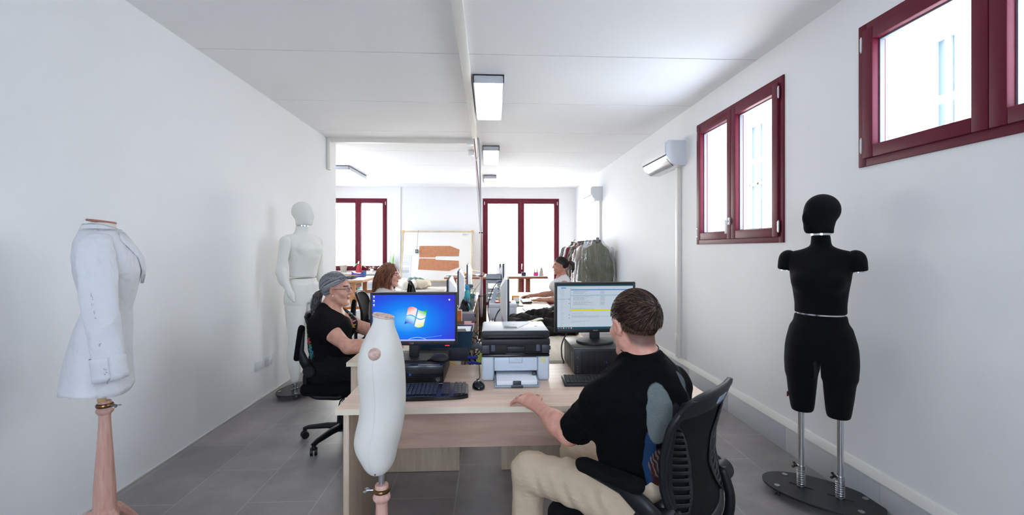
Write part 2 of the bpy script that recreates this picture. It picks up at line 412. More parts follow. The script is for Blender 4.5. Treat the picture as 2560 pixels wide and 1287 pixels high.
# ---------------------------------------------------------------- building across the yard, seen through the right windows
M_fac = mat('pale_render', (240, 240, 236), .8)
bo = sempty('exterior_facade')
mb = MB(); mb.bb(6.2, 6.5, -1, 5.8, -1, 4.4); mb.bb(6.2, 6.5, 6.2, 6.45, -1, 4.4); mb.bb(6.2, 6.5, 7.05, 10.1, -1, 4.4); mb.bb(6.2, 6.5, 10.8, 14, -1, 4.4)
mb.bb(6.2, 6.5, -1, 14, 4.4, 5.2); mb.bb(5.9, 6.6, -1, 14, 5.2, 5.4)
obj('facade_wall', mb, M_fac, bo)
mb = MB()
for a, b in ((5.8, 6.2), (6.45, 7.05), (10.1, 10.8)):
    mb.bb(6.36, 6.4, a, b, -1, 4.4)
obj('facade_glazing', mb, mat('blue_grey_glazing', (84, 96, 104), .4), bo)
mb = MB()
for a, b in ((5.8, 6.2), (6.45, 7.05), (10.1, 10.8)):
    for y in (a, (a+b)/2, b): mb.bb(6.3, 6.38, y-.03, y+.03, -1, 4.4)
    for z in (1.2, 3.0): mb.bb(6.3, 6.38, a, b, z-.03, z+.03)
obj('facade_frame', mb, mat('grey_metal_frame', (150, 160, 166), .4), bo)

# ---------------------------------------------------------------- ceiling trunking and lamps
mb = MB(); mb.bb(-.235, -.165, Y0, YB-.4, CEI-.05, CEI, .002)
struct(obj('trim_ceiling_trunking', mb, M_trunk))
mb = MB(); mb.bb(XL+.02, -.235, 6.40, 6.47, CEI-.055, CEI, .002); mb.bb(XL, XL+.045, 6.385, 6.47, 2.555, CEI, .012)
struct(obj('trim_cross_trunking', mb, M_trunk))
M_grey = mat('light_grey_sheet_metal', (196, 200, 206), .4)
M_diff = emis('lit_diffuser', (250, 252, 255), 2.0)
def ceiling_lamp(label, x0, x1, y0, y1):
    t = thing('ceiling_light', label, 'ceiling light', ((x0+x1)/2, (y0+y1)/2, CEI-.002), 0, 'box ceiling lights')
    w, l = (x1-x0)/2, (y1-y0)/2
    h = MB()
    h.bb(-w, w, -l, -l+.012, -.075, 0, .002); h.bb(-w, w, l-.012, l, -.075, 0, .002)
    h.bb(-w, -w+.012, -l, l, -.075, 0, .002); h.bb(w-.012, w, -l, l, -.075, 0, .002); h.bb(-w, w, -l, l, -.012, 0)
    obj('housing', h, M_grey, t)
    obj('diffuser', MB().bb(-w+.014, w-.014, -l+.014, l-.014, -.079, -.06, .003), M_diff, t)
    for sx in (-1, 1):
        for z in (-.018, -.058): obj('end_screw', MB().cyl((sx*(w-.02), -l-.002, z), (sx*(w-.02), -l, z), .004, n=8), M_steel, t)
ceiling_lamp('box ceiling light beside the trunking, largest and nearest of the row', -.15, .125, 4.0, 5.16)
ceiling_lamp('box ceiling light behind the hanging cable bundle, middle of the row', -.11, .14, 6.76, 7.9)
ceiling_lamp('box ceiling light farthest along the trunking towards the back window', -.13, .13, 9.45, 10.6)
ceiling_lamp('box ceiling light partly hidden by the end of the left wall', -2.85, -2.58, 8.5, 9.67)
for lab, x, y in (('small white junction box on the ceiling trunking where the cross trunking joins', -.265, 6.43), ('small white emergency lamp box on the ceiling beside the trunking behind the junction', -.28, 7.15)):
    j = MB(); j.bb(-.055, .03, -.05, .05, -.075, 0, .006); o = obj('junction_box', j, M_wplastic); o.location = (x, y, CEI); tag(o, lab, 'junction box')
# ---------------------------------------------------------------- split air conditioners
def air_conditioner(label, y0, y1):
    t = thing('air_conditioner', label, 'air conditioner', (XR, (y0+y1)/2, 2.39), 0, 'split air conditioners on the right wall')
    l = (y1-y0)/2
    prof = [(0, 0), (-.12, 0), (-.165, .035), (-.205, .085), (-.22, .14), (-.222, .2), (-.215, .25), (-.2, .275), (0, .275)]
    Mx = Matrix(((1, 0, 0, 0), (0, 0, 1, -l), (0, 1, 0, 0), (0, 0, 0, 1)))
    obj('body', MB().prism(prof, .008, 2*l-.008, Mx), M_wplastic, t, smooth=50)
    ecm = mat('cool_white_plastic', (222, 226, 230), .3)
    for a_, b_ in ((0, .02), (2*l-.02, 2*l)): obj('end_cover', MB().prism([(p[0]*1.01, p[1]) for p in prof], a_, b_, Mx), ecm, t, smooth=50)
    f = MB(); f.prism([(-.224, .12), (-.23, .15), (-.231, .235), (-.222, .27), (-.218, .27), (-.218, .12)], .02, 2*l-.02, Mx)
    obj('front_panel', f, mat('glossy_white_plastic', (244, 245, 247), .12), t, smooth=50)
    v = MB(); v.prism([(-.123, -.004), (-.167, .028), (-.205, .078), (-.2, .083), (-.16, .036), (-.12, .003)], .05, 2*l-.05, Mx)
    obj('louver', v, mat('silver_louver', (225, 228, 230), .15, .5), t, smooth=50)
    d = MB(); d.prism([(-.125, .001), (-.15, .022), (-.15, .03), (-.12, .006)], .04, 2*l-.04, Mx).prism([(-.2235, .112), (-.2235, .118), (-.2, .118), (-.2, .112)], .02, 2*l-.02, Mx)
    obj('air_slot', d, mat('dark_slot', (30, 30, 34), .6), t)
    return t
air_conditioner('white split air conditioner beside the middle burgundy window', 4.945, 5.745)
air_conditioner('white split air conditioner above the rack of jackets', 8.67, 9.45)
for y, z1, lab in ((5.1, 2.39, 'near'), (8.8, 2.39, 'far')):
    mb = MB(); mb.bb(XR-.045, XR, y-.0325, y+.0325, .23, z1, .004); mb.bb(XR-.048, XR, y-.036, y+.036, .42, .5, .004)
    struct(obj('trim_pipe_cover', mb, M_trunk))
for y, lab in ((4.55, 'white blank socket plate on the left wall, the lower-left of the pair'), (4.75, 'white blank socket plate on the left wall, right one behind the white mannequin')):
    mb = MB(); mb.bb(0, .012, -.065, .065, -.045, .045, .004); o = obj('socket_plate', mb, mat('socket_white', (216, 218, 222), .4)); o.location = (XL, y, .33); tag(o, lab, 'socket plate')
# ================================================================ organic surfaces: distance fields turned into one continuous mesh
def A3(p): return np.asarray(p, np.float32)
def s_cap(a, b, ra, rb=None):
    a, b = A3(a), A3(b); rb = ra if rb is None else rb; d = b-a; L = max(float(d @ d), 1e-9)
    def f(P):
        t = np.clip((P-a) @ d/L, 0, 1); return np.linalg.norm(P-a-t[:, None]*d, axis=1)-(ra+(rb-ra)*t)
    return f
def s_ell(c, r, M=None):
    c, r = A3(c), A3(r); M = None if M is None else np.array(M, np.float32)[:3, :3]
    def f(P):
        q = P-c
        if M is not None: q = q @ M
        k0 = np.linalg.norm(q/r, axis=1); k1 = np.linalg.norm(q/(r*r), axis=1)
        return k0*(k0-1)/np.maximum(k1, 1e-6)
    return f
def s_box(c, h, rad=0., M=None):
    c, h = A3(c), A3(h)-rad; M = None if M is None else np.array(M, np.float32)[:3, :3]
    def f(P):
        q = P-c
        if M is not None: q = q @ M
        q = np.abs(q)-h
        return np.linalg.norm(np.maximum(q, 0), axis=1)+np.minimum(q.max(axis=1), 0)-rad
    return f
def s_plane(c, n):
    c, n = A3(c), A3(n); n = n/np.linalg.norm(n)
    return lambda P: (P-c) @ n
def s_ecap(a, b, ra, rb, side, flat):
    """tapered limb with an elliptical section: flattened by `flat` along `side`"""
    a, b, side = A3(a), A3(b), A3(side); d = b-a; L = max(float(d @ d), 1e-9); side = side/np.linalg.norm(side)
    def f(P):
        t = np.clip((P-a) @ d/L, 0, 1); q = P-a-t[:, None]*d; s = q @ side
        q = q+np.outer(s*(1/flat-1), side); r = ra+(rb-ra)*t
        return (np.linalg.norm(q, axis=1)-r)*min(1, flat)
    return f
def s_stack(rows, M=None, o=(0, 0, 0), pw=2.0):
    """body of stacked ellipses: rows (z, cx, cy, rx, ry) in a local frame"""
    rw = np.array(rows, np.float32); rw = rw[np.argsort(rw[:, 0])]; o = A3(o); M = None if M is None else np.array(M, np.float32)[:3, :3]
    # smooth (monotone-ish) resampling of the profile
    zs = np.linspace(rw[0, 0], rw[-1, 0], 160); cols = []
    for k in range(1, 5):
        v = np.interp(zs, rw[:, 0], rw[:, k])
        for _ in range(14): v[1:-1] = .25*v[:-2]+.5*v[1:-1]+.25*v[2:]
        cols.append(v)
    z0, z1 = zs[0], zs[-1]
    def f(P):
        q = P-o
        if M is not None: q = q @ M
        z = np.clip(q[:, 2], z0, z1); cx, cy, rx, ry = (np.interp(z, zs, c) for c in cols)
        x = np.abs((q[:, 0]-cx)/rx); y = np.abs((q[:, 1]-cy)/ry)
        k = (x**pw+y**pw)**(1/pw); d = (k-1)*np.minimum(rx, ry)
        dz = np.maximum(np.maximum(z0-q[:, 2], q[:, 2]-z1), 0)
        return np.where(dz > 0, np.sqrt(np.maximum(d, 0)**2+dz**2)+np.where(d < 0, 0, 0), np.maximum(d, np.maximum(z0-q[:, 2], q[:, 2]-z1)))
    return f
def U(*fs, k=0.0):
    def f(P):
        d = fs[0](P)
        for g in fs[1:]:
            e = g(P)
            if k > 0:
                h = np.maximum(k-np.abs(d-e), 0)/k; d = np.minimum(d, e)-h*h*k*.25
            else: d = np.minimum(d, e)
        return d
    return f
def sub(a, b, k=0.0):
    def f(P):
        d, e = a(P), -b(P)
        if k > 0:
            h = np.maximum(k-np.abs(d-e), 0)/k; return np.maximum(d, e)+h*h*k*.25
        return np.maximum(d, e)
    return f
def inter(a, *bs):
    def f(P):
        d = a(P)
        for b in bs: d = np.maximum(d, b(P))
        return d
    return f
def off(a, t): return lambda P: a(P)-t
def wob(a, amp, freq, seed=0, stretch=(1, 1, 1)):
    rg = np.random.RandomState(seed); W_ = [(rg.normal(size=3)*np.array(stretch)*freq*s, rg.rand()*6.28, 1/s**.7) for s in (1, 1, 1.7, 1.9, 2.9, 3.1)]
    def f(P):
        n = 0
        for w, ph, a_ in W_: n = n+a_*np.sin(P @ w.astype(np.float32)+ph)
        return a(P)+amp*n*.4
    return f
def sdf_mesh(f, lo, hi, vox, slack=.03):
    lo, hi = np.array(lo, float), np.array(hi, float); B = 8
    nb = np.ceil((hi-lo)/(vox*B)).astype(int); n = nb*B+1
    G = np.empty(n, np.float32)
    ax = [lo[i]+vox*B*(np.arange(nb[i])+.5) for i in range(3)]
    Cn = np.stack(np.meshgrid(*ax, indexing='ij'), -1).reshape(-1, 3).astype(np.float32)
    d = f(Cn).reshape(nb)
    act = np.argwhere(np.abs(d) < vox*B*.9+slack)
    big = np.repeat(np.repeat(np.repeat(d, B, 0), B, 1), B, 2)
    G[:-1, :-1, :-1] = big; G[-1] = G[-2]; G[:, -1] = G[:, -2]; G[:, :, -1] = G[:, :, -2]
    loc = np.stack(np.meshgrid(*[np.arange(B+1)]*3, indexing='ij'), -1).reshape(-1, 3)
    CH = 400
    for s in range(0, len(act), CH):
        a = act[s:s+CH]; idx = (a[:, None, :]*B+loc[None]).reshape(-1, 3)
        v = f((lo+idx*vox).astype(np.float32)); G[idx[:, 0], idx[:, 1], idx[:, 2]] = v
    G[0] = np.maximum(G[0], 1e-4); G[-1] = np.maximum(G[-1], 1e-4); G[:, 0] = np.maximum(G[:, 0], 1e-4); G[:, -1] = np.maximum(G[:, -1], 1e-4); G[:, :, 0] = np.maximum(G[:, :, 0], 1e-4); G[:, :, -1] = np.maximum(G[:, :, -1], 1e-4)
    I = G < 0
    c = [I[i:I.shape[0]-1+i, j:I.shape[1]-1+j, k:I.shape[2]-1+k] for i in (0, 1) for j in (0, 1) for k in (0, 1)]
    anyi = c[0].copy(); alli = c[0].copy()
    for q in c[1:]: anyi |= q; alli &= q
    cells = np.argwhere(anyi & ~alli); vid = -np.ones(anyi.shape, np.int64); vid[tuple(cells.T)] = np.arange(len(cells))
    offs = np.array([(i, j, k) for i in (0, 1) for j in (0, 1) for k in (0, 1)])
    val = np.stack([G[cells[:, 0]+o_[0], cells[:, 1]+o_[1], cells[:, 2]+o_[2]] for o_ in offs], 1)
    acc = np.zeros((len(cells), 3)); cnt = np.zeros(len(cells))
    for a in range(8):
        for b in range(a+1, 8):
            if np.abs(offs[a]-offs[b]).sum() != 1: continue
            m = (val[:, a] < 0) != (val[:, b] < 0); t = np.where(m, val[:, a]/(val[:, a]-val[:, b]+1e-12), 0)
            acc += np.where(m[:, None], offs[a]+t[:, None]*(offs[b]-offs[a]), 0); cnt += m
    V = lo+(cells+acc/np.maximum(cnt, 1)[:, None])*vox
    F = []
    for axis in range(3):
        sl0 = [slice(None)]*3; sl1 = [slice(None)]*3; sl0[axis] = slice(0, -1); sl1[axis] = slice(1, None)
        e = I[tuple(sl0)] != I[tuple(sl1)]; inn = I[tuple(sl0)]
        E_ = np.argwhere(e); u, v = [(1, 2), (2, 0), (0, 1)][axis]
        E_ = E_[(E_[:, u] > 0) & (E_[:, v] > 0) & (E_[:, u] < vid.shape[u]) & (E_[:, v] < vid.shape[v])]
        def cell(du, dv):
            q = E_.copy(); q[:, u] += du; q[:, v] += dv; return vid[q[:, 0], q[:, 1], q[:, 2]]
        quad = np.stack([cell(-1, -1), cell(0, -1), cell(0, 0), cell(-1, 0)], 1)
        fl = ~inn[E_[:, 0], E_[:, 1], E_[:, 2]]; quad[fl] = quad[fl][:, ::-1]; F.append(quad)
    F = np.concatenate(F); F = F[(F >= 0).all(1)]
    # one light smoothing pass takes the grid facets off
    nsum = np.zeros_like(V); nc = np.zeros(len(V))
    for a in range(4):
        b = (a+1) % 4; np.add.at(nsum, F[:, a], V[F[:, b]]); np.add.at(nsum, F[:, b], V[F[:, a]]); np.add.at(nc, F[:, a], 1); np.add.at(nc, F[:, b], 1)
    V = .5*V+.5*nsum/np.maximum(nc, 1)[:, None]
    return V, F
def fast_mesh(name, V, F, mats, midx=None, parent=None, smooth=180, world=False):
    if parent is not None and world:
        Mi = np.array(parent_world(parent).inverted()); V = V @ Mi[:3, :3].T+Mi[:3, 3]
    me = bpy.data.meshes.new(name); nv, nf = len(V), len(F)
    me.vertices.add(nv); me.vertices.foreach_set('co', np.asarray(V, np.float32).ravel())
    me.loops.add(nf*4); me.loops.foreach_set('vertex_index', F.astype(np.int32).ravel())
    me.polygons.add(nf); me.polygons.foreach_set('loop_start', np.arange(0, nf*4, 4, dtype=np.int32)); me.polygons.foreach_set('loop_total', np.full(nf, 4, np.int32))
    if not isinstance(mats, (list, tuple)): mats = [mats]
    for m in mats: me.materials.append(m)
    me.update(calc_edges=True); me.validate()
    if midx is not None: me.polygons.foreach_set('material_index', np.asarray(midx, np.int32))
    me.shade_smooth()
    if smooth < 180: me.set_sharp_from_angle(angle=R(smooth))
    o = bpy.data.objects.new(name, me); COL.objects.link(o)
    if parent is not None: o.parent = parent
    return o
def organic(name, f, lo, hi, vox, mats, parent=None, paint=None, smooth=180, world=False):
    V, F = sdf_mesh(f, lo, hi, vox); mi = None
    if paint is not None:
        c = V[F].mean(1); mi = paint(c)
    return fast_mesh(name, V, F, mats, mi, parent, smooth, world)
def strands(name, paths, r0, r1, m, parent, n=3):
    """hair locks as thin tapered tubes, one mesh"""
    mb = MB(); rs = random.Random(len(paths)); nm = len(m) if isinstance(m, (list, tuple)) else 1
    for p in paths:
        k = len(p); mb.tube(p, [r0+(r1-r0)*i/(k-1) for i in range(k)], n, caps=False, mi=rs.randrange(nm))
    return obj(name, mb, m, parent, smooth=180, world=True)
# ================================================================ mannequins and dress forms
def rot_heading(fx, fy):
    """matrix whose columns are right, forward, up for a figure heading (fx, fy)"""
    l = math.hypot(fx, fy); fx, fy = fx/l, fy/l
    return np.array(((fy, fx, 0), (-fx, fy, 0), (0, 0, 1)), float)
def heading_angle(fx, fy): return math.atan2(-fx, fy)     # rotation about z that turns local +y to (fx, fy)
def base_plate(t, rx, ry, posts, M_top, casters, zt=.06):
    b = MB(); b.lathe([(0, zt-.012), (1, zt-.012), (1.004, zt-.008), (1.004, zt-.003), (1, zt), (0, zt)], n=56, sx=rx, sy=ry)
    obj('base_plate', b, M_top, t)
    for (x, y) in posts:
        s = MB(); s.cyl((x-.06, y, zt+.0008), (x+.06, y, zt+.0008), .003, n=4); obj('slot', s, M_black_slot, t)
    for (x, y) in casters:
        f = MB(); f.box((x, y, .04), (.024, .03, .03), .004); f.cyl((x, y, zt+.0), (x, y, zt+.004), .016, n=14); o = obj('caster', f, M_steel, t)
        w = MB(); w.cyl((x-.013, y-.008, .021), (x-.004, y-.008, .021), .021, n=16); w.cyl((x+.004, y-.008, .021), (x+.013, y-.008, .021), .021, n=16); obj('wheel', w, M_caster, o)
M_black_slot = mat('slot_shadow_black', (8, 8, 8), .8)
M_caster = mat('caster_rubber', (70, 72, 76), .5)
M_blackfab = mat('black_jersey', (11, 11, 14), .92, bump=.05, bscale=400, spec=.15, sheen=.05)
M_plate = mat('black_painted_plate', (34, 34, 38), .45, noise=.12, nscale=20)
M_whitefab = mat('ivory_jersey', (233, 232, 225), .85, bump=.04, bscale=500, spec=.2)
def wing_nut(parent, M, m):
    w = MB(); w.cyl((0, 0, 0), (0, 0, .03), .004, n=8); w.cyl((0, 0, .022), (0, 0, .036), .008, n=12)
    for s in (-1, 1):
        w.box((s*.014, 0, .038), (.016, .004, .015), .0018, M=Matrix.Rotation(s*R(-35), 4, 'Y'))
    w.xf(M); return obj('wing_nut', w, m, parent)
# ---- black half mannequin on two posts
hd = (-.72, -.69)
t = thing('black_mannequin', 'black fabric-covered mannequin with short legs on chrome posts beside the right wall', 'mannequin', (1.905, 2.545, 0), heading_angle(*hd))
base_plate(t, .30, .185, [(-.095, .0), (.095, 0)], M_plate, [(-.2, .09), (.2, .09), (-.2, -.09), (.2, -.09)])
up_rows = [(1.092, 0, 0, .128, .098), (1.15, 0, .0, .128, .1), (1.22, 0, .004, .136, .108), (1.29, 0, .008, .148, .115), (1.36, 0, .0, .155, .105), (1.41, 0, -.01, .148, .085), (1.445, 0, -.02, .10, .065), (1.48, 0, -.022, .052, .052), (1.545, 0, -.015, .046, .05)]
torso = U(s_stack(up_rows), s_ell((-.066, .075, 1.275), (.062, .06, .06)), s_ell((.066, .075, 1.275), (.062, .06, .06)), k=.03)
torso = U(torso, s_cap((-.125, -.012, 1.405), (.125, -.012, 1.405), .045), k=.05)
torso = inter(torso, s_plane((0, 0, 1.0895), (0, 0, -1)), s_plane((0, 0, 1.54), (0, 0, 1)))
organic('torso', torso, (-.26, -.2, 1.05), (.26, .22, 1.6), .006, M_blackfab, t)
for s in (-1, 1):
    f = U(s_ell((s*.165, -.012, 1.397), (.046, .05, .056)), s_cap((s*.158, -.012, 1.40), (s*.176, -.008, 1.35), .045, .043), k=.03)
    f = inter(f, s_plane((s*.176, -.008, 1.337), (s*.12, 0, -1)))
    organic('shoulder_cap', f, (s*.18-.1, -.1, 1.25), (s*.18+.1, .1, 1.48), .006, M_blackfab, t, smooth=50)
    c = MB(); c.lathe([(0, -.003), (.03, -.003), (.03, .003), (0, .003)], (s*.172, -.008, 1.336), 24); obj('shoulder_disc', c, M_chrome, t)
legs = []
for s in (-1, 1):
    legs.append(s_stack([(.515, s*.088, .005, .054, .06), (.535, s*.088, .005, .06, .066), (.62, s*.09, .005, .07, .08), (.72, s*.089, .0, .0815, .097), (.80, s*.087, -.006, .0855, .11), (.90, s*.075, -.01, .085, .112), (1.0, s*.05, -.004, .085, .1)]))
hip = s_stack([(.74, 0, -.008, .150, .085), (.80, 0, -.01, .162, .108), (.83, 0, -.012, .167, .114), (.88, 0, -.012, .170, .123), (.93, 0, -.01, .166, .122), (.99, 0, -.004, .152, .11), (1.05, 0, 0, .134, .1), (1.085, 0, 0, .128, .097)])
gap = s_cap((0, -.3, .83), (0, .3, .80), .02)
low = sub(U(U(*legs), hip, k=.05), s_box((0, 0, .65), (.0155, .4, .18), .015), k=.01)
low = inter(low, s_plane((0, 0, 1.0865), (0, 0, 1)))
organic('hips', low, (-.22, -.18, .48), (.22, .18, 1.12), .006, M_blackfab, t)
r = MB(); r.lathe([(.104, 1.08), (.1165, 1.084), (.1165, 1.092), (.104, 1.096)], n=48, sy=.77); obj('waist_ring', r, M_chrome, t)
r = MB(); r.lathe([(.044, 1.538), (.05, 1.541), (.05, 1.553), (.044, 1.556)], (0, -.015, 0), n=36); obj('neck_ring', r, M_chrome, t)
def egg_head(c, s=1.0, turn=0.):
    M = np.array(Matrix.Rotation(turn, 3, 'Z'))
    c = np.array(c, float)
    w = lambda p: tuple(c+M @ (np.array(p)*s))
    f = U(s_ell(w((0, -.012, .028)), tuple(np.array((.077, .098, .09))*s), M), s_ell(w((0, .028, -.035)), tuple(np.array((.058, .066, .078))*s), M), s_ell(w((0, .058, -.085)), tuple(np.array((.03, .03, .025))*s), M), k=.035)
    f = U(f, s_ell(w((0, .093, -.018)), tuple(np.array((.013, .018, .03))*s), M), k=.03)
    return U(f, s_cap(w((0, -.02, -.06)), w((0, -.02, -.115)), .05*s, .047*s), k=.03)
f = inter(egg_head((0, -.01, 1.66), 1.02, R(-38)), s_plane((0, 0, 1.552), (0, 0, -1)))
organic('head', f, (-.15, -.15, 1.53), (.15, .16, 1.8), .005, M_blackfab, t)
for s in (-1, 1):
    p = MB(); p.cyl((s*.095, 0, .06), (s*.095, 0, .56), .0165, n=24); p.cyl((s*.095, 0, .165), (s*.095, 0, .185), .021, n=24)
    po = obj('post', p, M_chrome, t)
    sp = MB(); n = 120; sp.tube([(s*.095+math.cos(i*.42)*.0205, math.sin(i*.42)*.0205, .063+.1*i/n) for i in range(n)], .0028, 6); obj('spring', sp, M_steel, po)
    wing_nut(po, Matrix.Translation((s*.095, 0, .175)) @ Matrix.Rotation(R(90), 4, 'Y') @ Matrix.Rotation(R(60), 4, 'Z'), mat('black_knob', (14, 14, 15), .4))
tg = MB(); tg.box((.158, .03, .60), (.006, .02, .028), .001); obj('fabric_tag', tg, mat('dark_red_label', (120, 20, 30), .7), t)

# ---- white full-length male mannequin
hd = (.93, -.36)
t = thing('white_mannequin', 'tall ivory male mannequin standing on a black wheeled plate against the left wall', 'mannequin', (-1.90, 4.74, 0), heading_angle(*hd))
base_plate(t, .30, .185, [(-.1, 0), (.1, 0)], M_plate, [(-.2, .1), (.2, .1), (-.2, -.1), (.2, -.1)])
rows = [(1.178, 0, 0, .148, .1), (1.28, 0, .01, .158, .11), (1.38, 0, .02, .178, .128), (1.47, 0, .018, .188, .128), (1.54, 0, .0, .17, .1), (1.59, 0, -.015, .11, .075), (1.63, 0, -.02, .065, .062), (1.70, 0, -.01, .058, .06)]
to = U(s_stack(rows), s_ell((-.075, .10, 1.46), (.085, .045, .06)), s_ell((.075, .10, 1.46), (.085, .045, .06)), k=.03)
to = U(to, s_cap((-.17, -.01, 1.545), (.17, -.01, 1.545), .06), k=.06)
to = inter(to, s_plane((0, 0, 1.18), (0, 0, -1)), s_plane((0, 0, 1.692), (0, 0, 1)))
organic('torso', to, (-.32, -.22, 1.15), (.32, .24, 1.74), .007, M_whitefab, t)
lw = []
for s in (-1, 1):
    lw += [s_stack([(.14, s*.105, .0, .032, .036), (.17, s*.105, 0, .04, .046), (.28, s*.107, -.01, .05, .058), (.40, s*.108, -.018, .058, .07), (.50, s*.108, -.005, .055, .064), (.58, s*.108, .004, .06, .07), (.74, s*.105, 0, .078, .09), (.9, s*.09, -.008, .092, .11), (1.0, s*.08, -.01, .092, .115), (1.1, s*.06, -.005, .09, .108)])]
hp = s_stack([(.85, 0, -.015, .168, .09), (.94, 0, -.015, .172, .112), (1.0, 0, -.012, .175, .118), (1.08, 0, -.005, .165, .112), (1.168, 0, 0, .15, .1)])
lo_ = inter(U(U(*lw), inter(hp, s_plane((0, 0, .945), (0, 0, -1))), k=.05), s_plane((0, 0, 1.166), (0, 0, 1)))
lo_ = U(lo_, s_ell((0, .09, .965), (.045, .04, .05)), k=.03)
organic('legs', lo_, (-.25, -.2, .12), (.25, .2, 1.2), .007, M_whitefab, t)
for s in (-1, 1):
    ar = U(s_cap((s*.215, -.01, 1.535), (s*.255, -.03, 1.24), .055, .043), s_cap((s*.255, -.03, 1.24), (s*.235, .075, 1.02), .044, .028), s_ell((s*.25, -.012, 1.19), (.045, .05, .08)), s_cap((s*.235, .075, 1.02), (s*.232, .10, .965), .027, .016), k=.03)
    organic('arm', ar, (s*.24-.12, -.14, .92), (s*.24+.12, .18, 1.64), .006, M_whitefab, t)
r = MB(); r.lathe([(.05, 1.69), (.056, 1.692), (.056, 1.704), (.05, 1.706)], (0, -.012, 0), n=36); obj('neck_ring', r, M_chrome, t)
f = inter(egg_head((0, 0, 1.815), 1.09, R(10)), s_plane((0, 0, 1.704), (0, 0, -1)))
organic('head', f, (-.15, -.16, 1.66), (.15, .17, 1.98), .006, M_whitefab, t)
for s in (-1, 1):
    p = MB(); p.cyl((s*.105, 0, .055), (s*.105, 0, .2), .015, n=20); p.cyl((s*.105, 0, .06), (s*.105, 0, .08), .022, n=20); po = obj('post', p, M_chrome, t)
    wing_nut(po, Matrix.Translation((s*.105, 0, .11)) @ Matrix.Rotation(R(90), 4, 'Y'), M_steel)

# ---- turned wooden stands
M_pinkwood = mat('pink_limed_wood', (214, 176, 162), .5, noise=.35, nscale=9, stretch=(9, 9, .7), rgb2=(196, 142, 124), bump=.05, bscale=60)
M_brass = mat('aged_brass', (122, 92, 60), .3, 1.0)
M_darkwood = mat('grained_disc_wood', (200, 166, 152), .45, noise=.4, nscale=14, stretch=(1, 6, 6))
M_cream = mat('cream_jersey', (214, 211, 202), .85, bump=.03, bscale=500, spec=.2)
def wooden_stand(t, ztop, rt, rb, flip=1, ang=0., kc=1.0):
    """turned pole with ring clamp, wing nut and three curved feet"""
    p = MB(); z0 = .20
    p.lathe([(0, z0), (rb*1.15, z0), (rb*1.25, z0+.03), (rb*1.1, z0+.06), (rb, z0+.09), (rb*.97, z0+.16), (rt*1.05, ztop-.12), (rt*.98, ztop-.075), (rt*1.02, ztop-.062), (rt*1.42, ztop-.052), (rt*1.5, ztop-.044), (rt*1.3, ztop-.034), (rt*1.12, ztop-.03), (rt*1.12, ztop-.003), (rt*1.02, ztop), (0, ztop)], n=28)
    po = obj('pole', p, M_pinkwood, t)
    r = MB(); r.tube([(math.cos(a)*rt*1.17, math.sin(a)*rt*1.17, ztop-.021) for a in np.linspace(0, 2*math.pi, 28, endpoint=False)], .0075*kc, 8, closed=True, flat=1.3, up=(0, 0, 1)); obj('ring_clamp', r, M_brass, po)
    wing_nut(po, Matrix.Rotation(ang, 4, 'Z') @ Matrix.Translation((rt*1.15, 0, ztop-.021)) @ Matrix.Rotation(R(90), 4, 'Y') @ Matrix.Rotation(R(90), 4, 'Z') @ Matrix.Scale(kc, 4), M_steel)
    for k in range(3):
        a = k*2*math.pi/3+.4; f = MB(); pts = [(math.cos(a)*q, math.sin(a)*q, z) for q, z in ((.01, .25), (.06, .235), (.13, .16), (.2, .075), (.25, .035), (.285, .024))]
        f.tube(pts, [.03, .032, .03, .026, .023, .024], 10); obj('foot', f, M_pinkwood, t)
# child dress form in front of the desk, seen from its side
t = thing('child_dress_form', 'small headless cream dress form with a wooden arm disc in front of the desk', 'dress form', (-.378, 1.615, 0), heading_angle(.99, .12))
k = .001404; cz = lambda y: 1.463-(y-622)*k
prof = [(787, 932, 983), (800, 935, 985), (820, 926, 988), (840, 914, 996), (860, 905, 1003), (880, 899, 1008), (920, 896, 1013), (960, 899, 1015), (1000, 902, 1015), (1040, 899, 1012), (1070, 891, 1007), (1095, 887, 1001), (1118, 891, 996), (1140, 901, 993), (1160, 908, 989), (1177, 914, 984), (1185, 922, 978)]
wid = {787: .034, 800: .036, 820: .055, 840: .082, 860: .1, 880: .108, 920: .108, 960: .1, 1000: .096, 1040: .1, 1070: .104, 1095: .104, 1118: .102, 1140: .1, 1160: .096, 1177: .088, 1185: .08}
up_ = {1118: 1115, 1140: 1131, 1160: 1144, 1177: 1156, 1185: 1161}     # the nearer rim of the underside hangs lower in view
rows = [(cz(up_.get(y, y)), 0, ((a+b)/2-955)*k*.97, wid[y], (b-a)/2*k*.97) for y, a, b in prof]
f = s_stack(rows, pw=2.15)
f = sub(f, s_box((0, .07, cz(1150)), (.007, .10, .06), .006), k=.012)
f = inter(f, s_plane((0, .005, cz(791)), (0, .22, 1)))
organic('torso', f, (-.15, -.14, .62), (.15, .14, 1.27), .0045, M_cream, t)
c = MB(); Mr = Matrix.Translation((0, .005, cz(791))) @ Matrix.Rotation(R(-12.5), 4, 'X')
c.lathe([(0, -.004), (.0345, -.004), (.0362, 0), (.0362, .006), (.034, .0085), (0, .009)], n=36, M=Mr, o=(0, 0, 0), sy=1.03); obj('neck_cap', c, M_darkwood, t)
rim = MB(); rim.tube([Mr @ Vector((math.cos(a)*.036, math.sin(a)*.037, .001)) for a in np.linspace(0, 6.283, 36, endpoint=False)], .0014, 6, closed=True); obj('neck_rim', rim, M_cream, t)
for s in (-1, 1):
    c = MB(); c.lathe([(0, .0), (.0205, 0), (.0205, .006), (.016, .011), (.008, .013), (0, .0135)], n=28, M=Matrix.Translation((s*.098, -.012, cz(868))) @ Matrix.Rotation(s*R(82), 4, 'Y')); obj('arm_disc', c, M_darkwood, t)
sm = MB(); n = 40
zz = np.linspace(cz(1155), cz(830), n); rz = np.array(sorted(rows))
